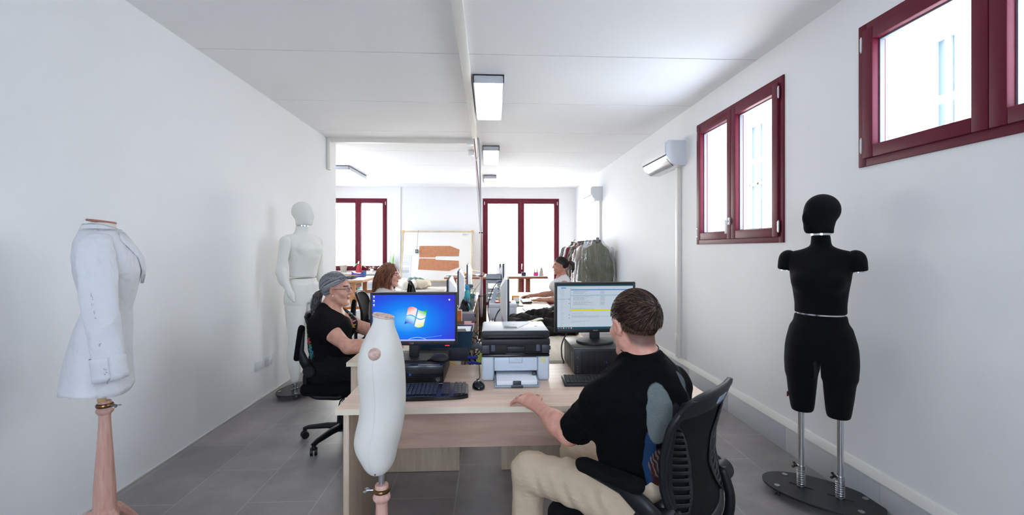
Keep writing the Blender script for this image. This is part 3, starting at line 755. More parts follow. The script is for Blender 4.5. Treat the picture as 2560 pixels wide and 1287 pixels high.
sm.tube([(np.interp(z, rz[:, 0], rz[:, 3])+.0003, np.interp(z, rz[:, 0], rz[:, 2])-.016, z) for z in zz], .0003, 5); obj('side_seam', sm, mat('seam_cream', (206, 203, 195), .9), t)
p = MB(); p.cyl((0, 0, cz(1215)), (0, 0, cz(1180)), .0115, n=20); obj('steel_rod', p, M_chrome, t)
pb = MB(); pb.ball((.088, -.012, cz(1153)), .003, 8, 6); obj('pin_hole', pb, M_black_slot, t)
wooden_stand(t, cz(1207), .0205, .03, ang=R(263), kc=.8)

# paper toile jacket on a dress form at the left
M_toile = bpy.data.materials.new('white_pattern_paper'); M_toile.use_nodes = True
def toile_nodes():
    tr = M_toile.node_tree; p = tr.nodes['Principled BSDF']; p.inputs['Base Color'].default_value = lin((238, 238, 240)); p.inputs['Roughness'].default_value = .75
    tl = tr.nodes.new('ShaderNodeBsdfTranslucent'); tl.inputs[0].default_value = lin((238, 238, 240)); mx = tr.nodes.new('ShaderNodeMixShader'); mx.inputs[0].default_value = .25
    tr.links.new(p.outputs[0], mx.inputs[1]); tr.links.new(tl.outputs[0], mx.inputs[2]); tr.links.new(mx.outputs[0], tr.nodes['Material Output'].inputs[0])
    tc = tr.nodes.new('ShaderNodeTexCoord'); nz = tr.nodes.new('ShaderNodeTexNoise'); nz.inputs['Scale'].default_value = 9; nz.inputs['Detail'].default_value = 3; nz.inputs['Distortion'].default_value = 1.2
    bp = tr.nodes.new('ShaderNodeBump'); bp.inputs['Strength'].default_value = .6; bp.inputs['Distance'].default_value = .02
    vo = tr.nodes.new('ShaderNodeTexVoronoi'); vo.inputs['Scale'].default_value = 11; vo.inputs['Randomness'].default_value = 1; tr.links.new(nz.outputs['Color'], vo.inputs[0]) if False else None
    wv = tr.nodes.new('ShaderNodeVectorMath'); wv.operation = 'MULTIPLY_ADD'; wv.inputs[1].default_value = (.10, .10, .10); tr.links.new(nz.outputs['Color'], wv.inputs[0]); tr.links.new(tc.outputs['Object'], wv.inputs[2]); tr.links.new(wv.outputs[0], vo.inputs[0])
    sm = tr.nodes.new('ShaderNodeMath'); sm.operation = 'MULTIPLY_ADD'; sm.inputs[1].default_value = .7; tr.links.new(vo.outputs['Distance'], sm.inputs[0]); tr.links.new(nz.outputs[0], sm.inputs[2])
    tr.links.new(tc.outputs['Object'], nz.inputs[0]); tr.links.new(sm.outputs[0], bp.inputs['Height']); tr.links.new(bp.outputs[0], p.inputs['Normal'])
toile_nodes()
hdj = (.80, .60)
t = thing('adult_dress_form', 'dress form on a pink turned wooden pole wearing a white paper jacket, far left', 'dress form', (-1.772, 2.188, 0), heading_angle(*hdj))
rows = [(.86, 0, 0, .13, .08), (.98, 0, -.01, .14, .088), (1.08, 0, -.005, .125, .078), (1.19, 0, .004, .1, .066), (1.30, 0, .01, .12, .085), (1.38, 0, .013, .135, .1), (1.45, 0, .004, .14, .09), (1.50, 0, -.008, .13, .07), (1.535, 0, -.01, .075, .056), (1.565, 0, -.012, .05, .05), (1.595, 0, -.012, .05, .052)]
f = inter(s_stack(rows), s_plane((0, -.012, 1.585), (0, -.12, 1)))
organic('form_body', f, (-.2, -.2, .82), (.2, .2, 1.64), .007, M_cream, t)
c = MB(); Mr = Matrix.Translation((0, -.012, 1.587)) @ Matrix.Rotation(R(-7), 4, 'X'); c.lathe([(0, -.003), (.05, -.003), (.052, .002), (.05, .006), (0, .006)], n=36, M=Mr, sy=1.05); obj('neck_cap', c, mat('reddish_cap_wood', (170, 116, 100), .5, noise=.3, nscale=20), t)
p = MB(); p.cyl((0, -.01, .74), (0, -.01, .85), .0125, n=16); p.cyl((0, -.01, .765), (0, -.01, .79), .017, n=14); obj('wooden_rod', p, mat('bare_pine_rod', (206, 172, 120), .6), t)
# jacket body: an open-bottomed flared shell with a front overlap
def jacket_section(z):
    zz = [.83, .90, 1.0, 1.1, 1.19, 1.28, 1.36, 1.43, 1.49, 1.53, 1.555]
    rx = [.205, .19, .178, .155, .132, .148, .166, .172, .165, .13, .075]
    ry = [.128, .12, .11, .098, .083, .1, .118, .118, .098, .078, .064]
    cy = [-.024, -.022, -.016, -.004, .010, .013, .012, .006, -.006, -.010, -.012]
    g = lambda a: np.interp(z, zz, a)
    return g(rx), g(ry), g(cy)
P = []; nA = 72; zs = np.linspace(.83, 1.553, 46)
for z in zs:
    rx, ry, cy = jacket_section(z); row = []
    for i in range(nA+1):
        a = math.pi/2-.10+2*math.pi*i/nA*(1+.2/(2*math.pi))
        fold = 1+.03*math.sin(a*5+1+z*3)*max(0, (1.15-z)/.35)+.012*math.sin(a*7+z*19)+.010*math.sin(a*4-z*33)
        ov = .006*(i/nA)
        hem = 0
        row.append((math.cos(a)*(rx*fold+ov), cy+math.sin(a)*(ry*fold+ov), z-(.010*math.sin(a*3) if z < .84 else 0)))
    P.append(row)
jb = MB(); jb.sheet(P, .0018)
jk = thing('paper_jacket', 'white paper trial jacket with long sleeves and pencil marks worn by the dress form', 'jacket', (-1.772, 2.188, .79), heading_angle(*hdj))
for q in (jb,): q.xf(Matrix.Translation((0, 0, -.79)))
obj('body_panel', jb, M_toile, jk, smooth=180)
zo = -.79
for s in (1, -1):
    # two-piece sleeve hanging from the shoulder, bent slightly forward
    pts = [(s*.110, -.016, 1.534), (s*.130, -.018, 1.527), (s*.152, -.02, 1.507), (s*.170, -.022, 1.468), (s*.188, -.02, 1.40), (s*.205, -.012, 1.28), (s*.212, .0, 1.17), (s*.212, .014, 1.04), (s*.21, .026, .92)]
    wd = [.010, .028, .042, .052, .057, .056, .054, .052, .05]; fl = [.016, .036, .05, .06, .066, .062, .06, .056, .054]
    pts = np.array(pts); tt = np.linspace(0, 8, 56); rings = []
    for q in tt:
        c = [np.interp(q, range(9), pts[:, k]) for k in range(3)]; w_, f_ = np.interp(q, range(9), wd), np.interp(q, range(9), fl)
        ring = []
        for i in range(36):
            a = 2*math.pi*i/36+(math.pi if s > 0 else 0); wr = 1+.035*math.sin(3*a+q*2.2)+.025*math.sin(5*a-q*4.1)+.02*math.sin(2*a+q*7)
            ring.append((c[0]+math.cos(a)*w_*.72*wr, c[1]+math.sin(a)*f_*wr, c[2]+zo))
        ring.append(ring[0]); rings.append(ring)
    sl = MB(); sl.sheet(rings, .0016); so = obj('sleeve', sl, M_toile, jk, smooth=180)
    cu = MB(); rg = []
    for z in np.linspace(0, .1, 6):
        c = (s*.2105, .028-(z-.0)*.11, .905+z+zo); rg.append([(c[0]+math.cos(a)*.040, c[1]+math.sin(a)*.060, c[2]+.006*math.sin(a)) for a in np.linspace(0, 2*math.pi, 33)])
    cu.sheet(rg, .0016); obj('cuff', cu, M_toile, so, smooth=180)
# collar and lapels
cl = MB(); rg = []
for (ro, z, dy) in ((.062, 1.555, 0), (.066, 1.575, 0), (.071, 1.568, .002), (.088, 1.528, .006)):
    rg.append([(math.cos(a)*ro*1.0, -.012+dy+math.sin(a)*ro*.98, z+zo-.02*max(0, math.sin(a))) for a in np.linspace(R(118), R(422), 34)])
cl.sheet(rg, .0018); obj('collar', cl, M_toile, jk, smooth=180)
for s in (-1, 1):
    lp = MB(); g = []
    for i, (z, x0, x1) in enumerate(((1.54, .050, .078), (1.505, .036, .125), (1.47, .028, .118), (1.42, .02, .09), (1.36, .012, .06), (1.30, .006, .022))):
        rx, ry, cy = jacket_section(z); row = []
        for q in np.linspace(0, 1, 7):
            x = x0+(x1-x0)*q; yy = cy+ry*math.sqrt(max(0, 1-(x/rx)**2))+.012+.01*math.sin(q*3.14); row.append((s*x, yy, z+zo))
        g.append(row)
    lp.sheet(g, .0018); obj('lapel', lp, M_toile, jk, smooth=180)
# pencil and red thread marks on the paper
mk = MB(); rng = random.Random(3)
def sleeve_pt(z, a):
    c = [np.interp(-z, [-1.527, -1.485, -1.40, -1.28, -1.17, -1.04, -.92], [q[i] for q in ((.135, -.028), (.168, -.026), (.19, -.022), (.205, -.012), (.212, .0), (.212, .014), (.21, .026))]) for i in (0, 1)]
    return Vector((c[0]+math.cos(a)*.0425, c[1]+math.sin(a)*.0615, z+zo))
for z0, a0 in ((1.27, -.35), (1.25, -.3), (1.23, -.38), (1.20, -.3), (1.17, -.34), (1.06, -.3), (.955, -.2), (.945, -.1), (.935, -.25), (.90, -.12), (.915, -.05)):
    for q in range(3):
        p0 = sleeve_pt(z0+rng.uniform(-.006, .006), a0+rng.uniform(-.06, .06)); p1 = sleeve_pt(z0+rng.uniform(-.012, .012), a0+rng.uniform(-.09, .09))
        mk.tube([p0, p1], .0005, 4)
obj('pencil_marks', mk, mat('graphite', (138, 140, 148), .7), jk)
mk = MB()
for a0 in (-.95, -.8, -.65, -1.1, .9, 1.0, 1.15, 2.9, 3.1, 3.4):
    for q in range(3):
        rx, ry, cy = jacket_section(1.19); z = 1.19+rng.uniform(-.014, .014)+zo; a = a0+rng.uniform(-.05, .05)
        mk.tube([(math.cos(a)*(rx+.004), cy+math.sin(a)*(ry+.004), z), (math.cos(a+.03)*(rx+.005), cy+math.sin(a+.03)*(ry+.005), z+.008)], .0012, 4)
sl_ = MB(); sl_.tube([(math.cos(a)*(jacket_section(1.19)[0]+.0045), jacket_section(1.19)[2]+math.sin(a)*(jacket_section(1.19)[1]+.0045), 1.19+zo) for a in np.linspace(0, 6.283, 60, endpoint=False)], .0009, 4, closed=True); obj('waist_seam', sl_, mat('seam_shade', (186, 186, 192), .8), jk, smooth=180)
obj('red_thread', mk, mat('red_thread', (200, 60, 70), .8), jk)
wooden_stand(t, .765, .0225, .042, ang=R(40), kc=1.0)
# ================================================================ office chairs
M_blk = mat('black_moulded_plastic', (17, 18, 22), .45, noise=.1, nscale=40, spec=.35)
M_blkfab = mat('black_seat_fabric', (9, 9, 11), .95, bump=.12, bscale=300, spec=.2)
M_meshfab = mat('black_chair_mesh', (8, 8, 11), .85, bump=.2, bscale=500, spec=.25)
M_label = mat('pale_blue_grey_label', (150, 163, 180), .5)
def office_chair(label, loc, fx, fy, seat=.5, arms='down', base=True, spin=0.3, bo=0.):
    t = thing('office_chair', label, 'office chair', (loc[0], loc[1], 0), heading_angle(fx, fy), 'black mesh office chairs')
    # back: u across, v up
    H0, HH = seat+.06, .438
    def bp(u, v, o=0.):
        w = np.interp(v, [0, .12, .35, .6, .85, 1], [.175, .2, .205, .212, .218, .205])
        y = np.interp(v, [0, .15, .35, .55, .8, 1], [-.282, -.262, -.240, -.242, -.268, -.305])+.035*u*u+bo
        return Vector((w*u, y-o, H0+HH*v))
    g = MB(); g.sheet([[bp(u, v) for u in np.linspace(-.97, .97, 25)] for v in np.linspace(.02, .98, 30)], .006); b = obj('backrest', g, M_meshfab, t, smooth=180)
    # moulded rim
    def corner(a):     # rounded rectangle in uv
        c, s = math.cos(a), math.sin(a); n = 4.5; r = (abs(c)**n+abs(s)**n)**(-1/n); return c*r, .5+.5*s*r
    rim = [bp(*corner(a), .004) for a in np.linspace(0, 2*math.pi, 120, endpoint=False)]
    f = MB(); f.tube(rim, .017, 10, closed=True, flat=.75, up=(0, 1, 0)); obj('back_rim', f, M_blk, t, smooth=180)
    tp = MB(); tp.sheet([[bp(u*(1-.12*max(0, (v-.9)/.1)**2), v, .009) for u in np.linspace(-.985, .985, 25)] for v in np.linspace(.865, .992, 7)], .014); obj('top_band', tp, M_blk, t, smooth=60)
    lb = MB(); lb.sheet([[bp(u, v, .017) for u in np.linspace(-.06, .28, 7)] for v in np.linspace(.895, .95, 4)], .003); obj('back_label', lb, M_label, t, smooth=60)
    # slotted side wings
    for s in (-1, 1):
        n, m = 46, 90; keep = []; pts = []
        vv = np.linspace(.04, .84, m)
        for v in vv:
            k = (v-.04)/.8; inner = .93-.62*math.sin(math.pi*min(1, k*1.02))**.8*(1-.25*k)
            pts.append([bp(s*(inner+(.95-inner)*q), v+.07*(q-.5)*math.sin(math.pi*k), .012+.006*math.sin(math.pi*q)) for q in np.linspace(0, 1, n)])
        w = MB(); idx = lambda i, j: i*n+j; fs = []
        for i in range(m-1):
            for j in range(n-1):
                k = i/m; q = j/n
                slot = i % 6 in (2, 3, 4) and .16 < q < .84 and .07 < k < .93
                if not slot: fs.append((idx(i, j), idx(i, j+1), idx(i+1, j+1), idx(i+1, j)))
        w.add([p for r_ in pts for p in r_], fs); o = obj('slotted_wing', w, M_blk, t, smooth=60)
        md = o.modifiers.new('thickness', 'SOLIDIFY'); md.thickness = .006
    # seat cushion
    st = s_box((0, .0, seat-.035), (.245, .24, .045), .04)
    st = U(st, s_box((0, .16, seat-.045), (.22, .1, .035), .033), k=.03)
    st = sub(st, s_ell((0, .02, seat+.06), (.2, .22, .06)), k=.03)
    organic('seat', st, (-.28, -.3, seat-.12), (.28, .32, seat+.06), .008, M_blkfab, t)
    pn = MB(); pn.box((0, .0, seat-.085), (.38, .38, .022), .01); pn.box((0, .02, seat-.115), (.16, .2, .05), .012); obj('seat_pan', pn, M_blk, t)
    # bracket loops carrying the back
    for s in (-1, 1):
        br = MB(); x = s*.20
        pts = [(x, -.245, H0+.09), (x, -.275, H0), (x, -.265, seat-.03), (x, -.215, seat-.085), (x, -.08, seat-.095), (x, .05, seat-.09), (x, -.02, seat-.01), (x, -.13, seat+.09), (x, -.215, H0+.1)]
        P = [Vector((p[0], p[1]+bo*max(0, min(1, (.0-p[1])/.2)), p[2])) for p in pts]; sm = []
        for i in range(len(P)-1):
            for q in (0, .25, .5, .75):
                a = P[max(i-1, 0)]; b0, c, d = P[i], P[i+1], P[min(i+2, len(P)-1)]
                sm.append(.5*((2*b0)+(c-a)*q+(2*a-5*b0+4*c-d)*q*q+(3*b0-a-3*c+d)*q**3))
        sm.append(P[-1]); br.tube(sm, .018, 10, flat=.8, up=(1, 0, 0)); obj('back_bracket', br, M_blk, t, smooth=180)
        # pivoting armrest
        pv = Vector((s*.245, -.225+bo, seat+.115)); a = MB()
        a.cyl(pv+Vector((-s*.045, 0, 0)), pv+Vector((s*.025, 0, 0)), .042, n=28); a.cyl(pv+Vector((s*.025, 0, 0)), pv+Vector((s*.033, 0, 0)), .036, n=28)
        ao = obj('arm_pivot', a, M_blk, t, smooth=40)
        Mr = Matrix.Translation(pv) @ (Matrix.Rotation(R(82), 4, 'X') if arms == 'up' else Matrix.Identity(4))
        lk = MB(); lk.tube([Vector((s*.005, .0, .0)), Vector((s*.012, .06, .045)), Vector((s*.015, .13, .082)), Vector((s*.012, .19, .082)), Vector((s*.008, .27, .084))], [.036, .034, .027, .02, .014], 12, flat=.6, up=(1, 0, 0)); lk.xf(Mr); obj('arm_link', lk, M_blk, t, smooth=180)
        pd = U(s_cap((s*.008, .09, .100), (s*.004, .28, .104), .034, .034), k=.01); pd = inter(pd, s_box((s*.005, .185, .098), (.04, .14, .017), .014))
        V, F = sdf_mesh(pd, (s*.005-.06, .03, .06), (s*.005+.06, .42, .15), .005); A = np.array(Mr); V = V @ A[:3, :3].T+A[:3, 3]
        o = fast_mesh('arm_pad', V, F, M_blkfab); o.parent = t
    if base:
        c = MB(); c.cyl((0, 0, .10), (0, 0, .27), .027, .025, 20); c.cyl((0, 0, .075), (0, 0, .12), .05, .042, 20); obj('lift_cover', c, M_blk, t)
        c = MB(); c.cyl((0, 0, .26), (0, 0, seat-.12), .014, n=16); obj('gas_lift', c, M_chrome, t)
        lv = MB(); lv.tube([(.1, .05, seat-.12), (.19, .04, seat-.125), (.22, .04, seat-.15), (.225, .04, seat-.24)], [.005, .005, .005, .004], 8); lv.tube([(.225, .04, seat-.2), (.228, .04, seat-.27)], [.009, .012], 10); obj('height_lever', lv, M_blk, t)
        for k in range(5):
            a = spin+k*2*math.pi/5; d = Vector((math.cos(a), math.sin(a), 0)); l = MB()
            l.tube([d*.03+Vector((0, 0, .105)), d*.12+Vector((0, 0, .105)), d*.27+Vector((0, 0, .088)), d*.305+Vector((0, 0, .075))], [.036, .031, .022, .02], 10, flat=.72, up=(0, 0, 1))
            l.cyl(d*.3+Vector((0, 0, .08)), d*.3+Vector((0, 0, .05)), .014, n=10); lo = obj('base_leg', l, M_blk, t, smooth=60)
            w = MB(); n_ = Vector((-math.sin(a+.7), math.cos(a+.7), 0)); q = d*.3+Vector((0, 0, .029))
            for e in (-1, 1): w.cyl(q+n_*e*.006, q+n_*e*.024, .029, .027, 20)
            w.box(q+Vector((0, 0, .022)), (.026, .03, .03), .008); obj('caster', w, M_blk, lo)
    return t
# ================================================================ people
def skin_mat(name, rgb, rgb2): return mat(name, rgb, .5, noise=.12, nscale=26, rgb2=rgb2, bump=.04, bscale=220, spec=.35, sss=.08)
M_eye = mat('eye_white', (228, 224, 218), .25); M_iris = mat('iris_brown', (52, 36, 26), .2); M_lip = mat('lip', (176, 104, 96), .45)
M_nail = mat('fingernail', (226, 176, 160), .3)
def nrm(v): v = np.array(v, float); return v/np.linalg.norm(v)
class Head:
    """head frame: columns right, forward, up; c = middle of the head"""
    def __init__(s, c, fwd, up=(0, 0, 1), k=1.0):
        f = nrm(fwd); r = nrm(np.cross(f, up)); u = np.cross(r, f); s.M = np.stack([r, f, u], 1); s.c = np.array(c, float); s.k = k
    def w(s, p): return s.c+s.M @ (np.array(p, float)*s.k)
    def l(s, P): return ((P-s.c) @ s.M)/s.k
    def sdf(s, female=False):
        e = lambda p, r: s_ell(p, r)
        a = U(e((0, -.014, .03), (.076, .097, .09)), e((0, .03, -.03), (.062, .064, .08)), k=.03)
        jaw = U(*[s_cap((q*.052, .0, -.06), (q*.02, .068, -.104), .022, .018) for q in (-1, 1)], s_cap((-.014, .074, -.106), (.014, .074, -.106), .018), k=.02)
        a = U(a, jaw, k=.03)
        a = U(a, *[e((q*.04, .066, -.03), (.026, .022, .022)) for q in (-1, 1)], k=.025)
        a = U(a, s_cap((-.036, .083, .026), (.036, .083, .026), .0085), k=.02)
        for q in (-1, 1): a = sub(a, e((q*.032, .098, .004), (.0165, .014, .0105)), k=.012)
        nose = U(s_cap((0, .09, .018), (0, .113, -.026), .0075, .0105), *[e((q*.0115, .1, -.029), (.0085, .011, .008)) for q in (-1, 1)], k=.01)
        a = U(a, nose, k=.012)
        a = U(a, e((0, .0905, -.0575), (.023, .009, .0055)), e((0, .089, -.068), (.02, .0095, .0065)), k=.006)
        a = sub(a, s_cap((-.021, .101, -.0625), (.021, .101, -.0625), .0024), k=.004)
        a = U(a, *[e((q*.032, .079, .004), (.0135, .0115, .012)) for q in (-1, 1)], k=.002)
        a = U(a, *[s_cap((q*.018, .089, .0125), (q*.045, .083, .0115), .0028) for q in (-1, 1)], k=.004)
        for q in (-1, 1):
            Mr = np.array(Euler((R(-12), R(q*10), R(q*-22))).to_matrix())
            ear = sub(s_ell((q*.083, -.008, -.008), (.0095, .0195, .033), Mr), s_ell((q*.094, -.003, -.006), (.009, .011, .021), Mr), k=.006)
            a = U(a, ear, k=.006)
        k, c, M = s.k, A3(s.c), s.M.astype(np.float32)
        return lambda P: a(((P-c) @ M)/k)*k
    def paint(s, P, base):
        q = s.l(P); x, y, z = q.T
        for e in (-1, 1):
            dx = x-e*.032; fr = (y > .06)
            base[fr & ((dx/.0125)**2+((z-.004)/.0058)**2 < 1)] = 1
            base[fr & (dx**2+(z-.0045)**2 < .0052**2)] = 2
            base[fr & (np.abs(np.abs(x)-.032) < .0185) & (np.abs(z-.0275+.1*(np.abs(x)-.03)) < .0034)] = 4
        base[(y > .078) & ((x/.0235)**2+((z+.0632)/.0095)**2 < 1)] = 3
        return base
def hand_sdf(wr, d, up, thumb, k=1.0, curl=(18, 26, 20), spread=1.0, thumb_in=.0):
    d = nrm(d); up = np.array(up, float); up = nrm(up-d*(up @ d)); t = np.cross(up, d); t = t*(1 if t @ np.array(thumb, float) > 0 else -1)
    wr = np.array(wr, float); w = lambda a, b, c: wr+(d*a+t*b+up*c)*k
    M = np.stack([d, t, up], 1)
    palm = s_box(w(.052, 0, 0), (.047*k, .039*k, .0135*k), .0125*k, M)
    palm = U(palm, s_cap(wr, w(.03, 0, 0), .025*k, .024*k), s_ell(w(.04, .026, -.006), (.03*k, .018*k, .015*k), M), k=.02*k)
    fs = []; tips = []
    for i, (b, L, ang) in enumerate(((.0305, .95, .14), (.0105, 1.05, .03), (-.0105, .98, -.07), (-.030, .78, -.19))):
        p = w(.092-.006*abs(i-1), b, .001); seg = [.043*L*k, .026*L*k, .021*L*k]; a = 0; r = [.0092, .0086, .0079, .0066]
        dd = nrm(d+t*ang*spread); parts = []
        for j in range(3):
            a += R(curl[j]*(1-.06*(i-1))); v = dd*math.cos(a)-up*math.sin(a); q = p+v*seg[j]
            parts.append(s_cap(p, q, r[j]*k, r[j+1]*k)); p = q
        fs.append(U(*parts, k=.003)); tips.append((p, v))
    p = w(.022, .03, -.006); tp = []; r = [.0125, .0105, .0092, .0078]
    for j, (a1, b1, c1, L) in enumerate(((.62, .74-thumb_in, -.22, .042), (.85, .45-thumb_in, -.2, .032), (.97, .1-thumb_in, -.14, .026))):
        v = nrm(d*a1+t*b1+up*c1); q = p+v*L*k; tp.append(s_cap(p, q, r[j]*k, r[j+1]*k)); p = q
    th = U(*tp, k=.006)
    kn = [s_ell(w(.09-.006*abs(i-1), b, .008), (.011*k, .009*k, .007*k), M) for i, b in enumerate((.0305, .0105, -.0105, -.03))]
    return U(U(palm, *kn, k=.006), U(*fs), th, k=.009*k)
def limb(a, b, ra, rb, bulge=0., at=.3, k=.02):
    a, b = np.array(a, float), np.array(b, float); c = a+(b-a)*at
    f = s_cap(a, b, ra, rb)
    if bulge:
        d = nrm(b-a); o = nrm(np.cross(d, (.3, .2, .9))); M = np.stack([o, np.cross(d, o), d], 1)
        f = U(f, s_ell(c, (bulge, bulge, np.linalg.norm(b-a)*.34), M), k=.03)
    return f
def torso_sdf(j, g=1.0, belly=0., bust=0.):
    fw = j['fw']; rt = np.cross(nrm(fw), (0, 0, 1)); fw = nrm(fw); P = lambda k: np.array(j[k], float)
    f = U(s_ecap(P('pel')+(0, 0, -.02), P('waist'), .165*g, .15*g, fw, .74), s_ecap(P('waist'), P('chest'), .145*g, .165*g, fw, .72), s_ecap(P('chest'), P('neck')-(0, 0, .07), .165*g, .11*g, fw, .66), k=.07)
    mid = (P('shL')+P('shR'))/2
    f = U(f, s_cap(P('shL'), mid, .058*g, .07*g), s_cap(P('shR'), mid, .058*g, .07*g), k=.06)
    f = U(f, s_cap(mid+(0, 0, .0), P('neck'), .075*g, .055*g), k=.06)
    if belly: f = U(f, s_ell(P('waist')+fw*.06+np.array((0, 0, -.03)), (belly*1.1, belly*1.1, belly*1.2)), k=.06)
    if bust:
        for s in (-1, 1): f = U(f, s_ell(P('chest')+fw*.10+rt*s*.075+np.array((0, 0, .0)), (bust, bust, bust)), k=.05)
    return f
def person(name, label, j, vox, mats, hd, g=1.0, belly=0., bust=0., neck_r=.055, arm=1.0, extra_paint=None, hands=True):
    """one continuous skin: torso, neck, head, arms with hands, legs and feet"""
    base = thing(name, label, 'person', (float(j['pel'][0]), float(j['pel'][1]), 0))
    P = lambda k: np.array(j[k], float)
    to = torso_sdf(j, g, belly, bust)
    f = U(to, s_cap(P('neck')-(0, 0, .03), hd.w((0, -.022, -.06)), neck_r*1.06, neck_r*.98), k=.05)
    f = U(f, hd.sdf(), k=.02)
    for s in 'LR':
        f = U(f, limb(P('sh'+s), P('el'+s), .05*arm, .041*arm, .048*arm, .45), k=.04)
        f = U(f, limb(P('el'+s), P('wr'+s), .041*arm, .0265*arm, .046*arm, .28), k=.025)
        h = j['hand'+s]; f = U(f, hand_sdf(P('wr'+s), h['d'], h['up'], h['thumb'], h.get('k', 1), h.get('curl', (18, 26, 20)), h.get('spread', 1), h.get('tin', 0)), k=.02)
        f = U(f, s_cap(P('hip'+s), P('kn'+s), .085*g, .056*g), k=.05)
        f = U(f, limb(P('kn'+s), P('an'+s), .054, .036, .056, .3), k=.02)
        f = U(f, s_cap(P('an'+s)-(0, 0, .03), P('an'+s)+np.append(nrm(j['fw'])[:2]*.15, -.055), .035, .026), k=.03)
    allp = np.array([j[k] for k in j if isinstance(j[k], (tuple, list, np.ndarray)) and len(j[k]) == 3 and k != 'fw']+[hd.c])
    lo, hi = allp.min(0)-.27, allp.max(0)+.27; lo[2] = max(lo[2], 0.005)
    def pt(c):
        b = np.zeros(len(c), int); hd.paint(c, b)
        if extra_paint: extra_paint(c, b)
        return b
    organic('body', f, lo, hi, vox, mats, base, pt, world=True)
    return base, to, (lo, hi)
def shoes(base, j, m):
    for s in 'LR':
        an = np.array(j['an'+s], float); d = np.append(nrm(j['fw'])[:2], 0)
        f = U(s_cap(an-(0, 0, .04), an+d*.06+np.array((0, 0, -.055)), .045, .042), s_cap(an+d*.05+np.array((0, 0, -.06)), an+d*.16+np.array((0, 0, -.068)), .042, .036), k=.03)
        f = U(f, s_cap(an+np.array((0, 0, -.065))-d*.02, an+d*.16+np.array((0, 0, -.075)), .036, .034), k=.02)
        f = inter(f, s_plane((0, 0, .004), (0, 0, -1)))
        organic('shoe', f, an-(.3, .3, .12), an+(.3, .3, .1), .007, m, base, world=True)
def trousers(base, j, m, g, vox, hem=.06, seed=1, loose=1.0, amp=.006):
    P = lambda k: np.array(j[k], float); fw = nrm(j['fw'])
    f = s_ecap(P('pel')-(0, 0, .03), P('pel')+(0, 0, .08), .18*g, .165*g, fw, .78)
    for s in 'LR':
        f = U(f, s_cap(P('hip'+s), P('kn'+s), .098*g*loose, .07*loose), k=.06)
        f = U(f, s_cap(P('kn'+s), P('an'+s), .069*loose, .056*loose), k=.03)
    f = wob(f, amp, 26, seed, (1, 1, 1.3))
    f = wob(f, amp*.35, 75, seed+1, (1, 1, 2.))
    for s in 'LR': f = inter(f, s_plane(P('an'+s)+(0, 0, hem-.06), (0, 0, -1)))
    pts = np.array([P(k+s) for k in ('hip', 'kn', 'an') for s in 'LR']+[P('pel')])
    return organic('trousers', f, pts.min(0)-.24, pts.max(0)+.24, vox, m, base, world=True)
def _cut(e, a, b, j, s, tor):
    # beyond the sleeve's end only the arm itself is bared, never the body beside it
    arm = s_cap(e, b, .10, .09); fore = s_cap(b, np.array(j['wr'+s], float), .07, .05); pl = s_plane(e, b-a)
    return lambda Q: np.minimum(pl(Q), np.minimum(-np.minimum(arm(Q), fore(Q)), tor(Q)))
def top(base, to, j, m, vox, fracL, fracR, rs0, rs1, neck_cut, hem, off_=.011, seed=5, amp=.006, paint=None, name='shirt', neck_dir=None, vcut=None, sleeveless=False, rib_m=None):
    """knitted top: inflated torso, sleeves, an open neckline and a hem"""
    P = lambda k: np.array(j[k], float); f = off(to, off_); tor = off(to, off_+.012)
    f = wob(f, amp, 22, seed, (1, 1, .8))
    for s, fr in (('L', fracL), ('R', fracR)):
        a, b = P('sh'+s), P('el'+s); e = a+(b-a)*fr
        if not sleeveless: f = U(f, wob(s_cap(a, e+(e-a)*.2, rs0, rs1), amp*.8, 34, seed+2), k=.05)
        f = inter(f, _cut(e, a, b, j, s, tor)) if not sleeveless else f
    f = inter(f, s_plane((0, 0, hem), (0, 0, -1)))
    f = sub(f, neck_cut, k=.006)
    if vcut is not None: f = sub(f, vcut, k=.006)
    rib = None
    if rib_m is not None:
        g = off(to, off_+.0045); cutf = neck_cut if vcut is None else U(neck_cut, vcut); rib = sub(inter(g, off(cutf, .013), off(lambda Q: -to(Q), -.002)), cutf, k=.004)
        c_ = P('neck'); organic('neck_rib', rib, c_-np.array((.2, .2, .22)), c_+np.array((.26, .2, .12)), .0045, rib_m, base, world=True)
    if sleeveless:
        for s in 'LR':
            a, b = P('sh'+s), P('el'+s); o = nrm(a-(P('shL')+P('shR'))/2); f = sub(f, s_cap(a+o*.055-(0, 0, .02), a+o*.055+(b-a)*.9, .06, .075), k=.01)
    pts = np.array([P(k) for k in ('pel', 'chest', 'neck', 'shL', 'shR')]+[P('shL')+(P('elL')-P('shL'))*fracL*1.25, P('shR')+(P('elR')-P('shR'))*fracR*1.25])
    return organic(name, f, pts.min(0)-.26, pts.max(0)+.24, vox, m, base, paint, world=True)
def scalp_paths(hd, rng, n, keep, whorl, length, lift=.004, c0=(0, -.014, .03), r0=(.079, .1, .093), wave=.0, npt=5, droop=0.):
    out = []; c0, r0 = np.array(c0), np.array(r0)
    while len(out) < n:
        v = nrm(rng.normal(size=3)); p = c0+r0*v
        if not keep(p): continue
        nn = nrm(v/r0); t = p-np.array(whorl); t = t-nn*(t @ nn)
        if np.linalg.norm(t) < 1e-3: continue
        t = nrm(nrm(t)+rng.normal(size=3)*.22); L = length(p)*rng.uniform(.7, 1.2); pts = []
        for i in range(npt):
            s = i/(npt-1); q = p+t*L*s; w_ = (q-c0)/r0; q = c0+r0*nrm(w_)*(1+(lift*(.3+s))/.09)
            q = q+np.array((0, 0, -droop*s*s)); pts.append(hd.w(q))
        out.append(pts)
    return out
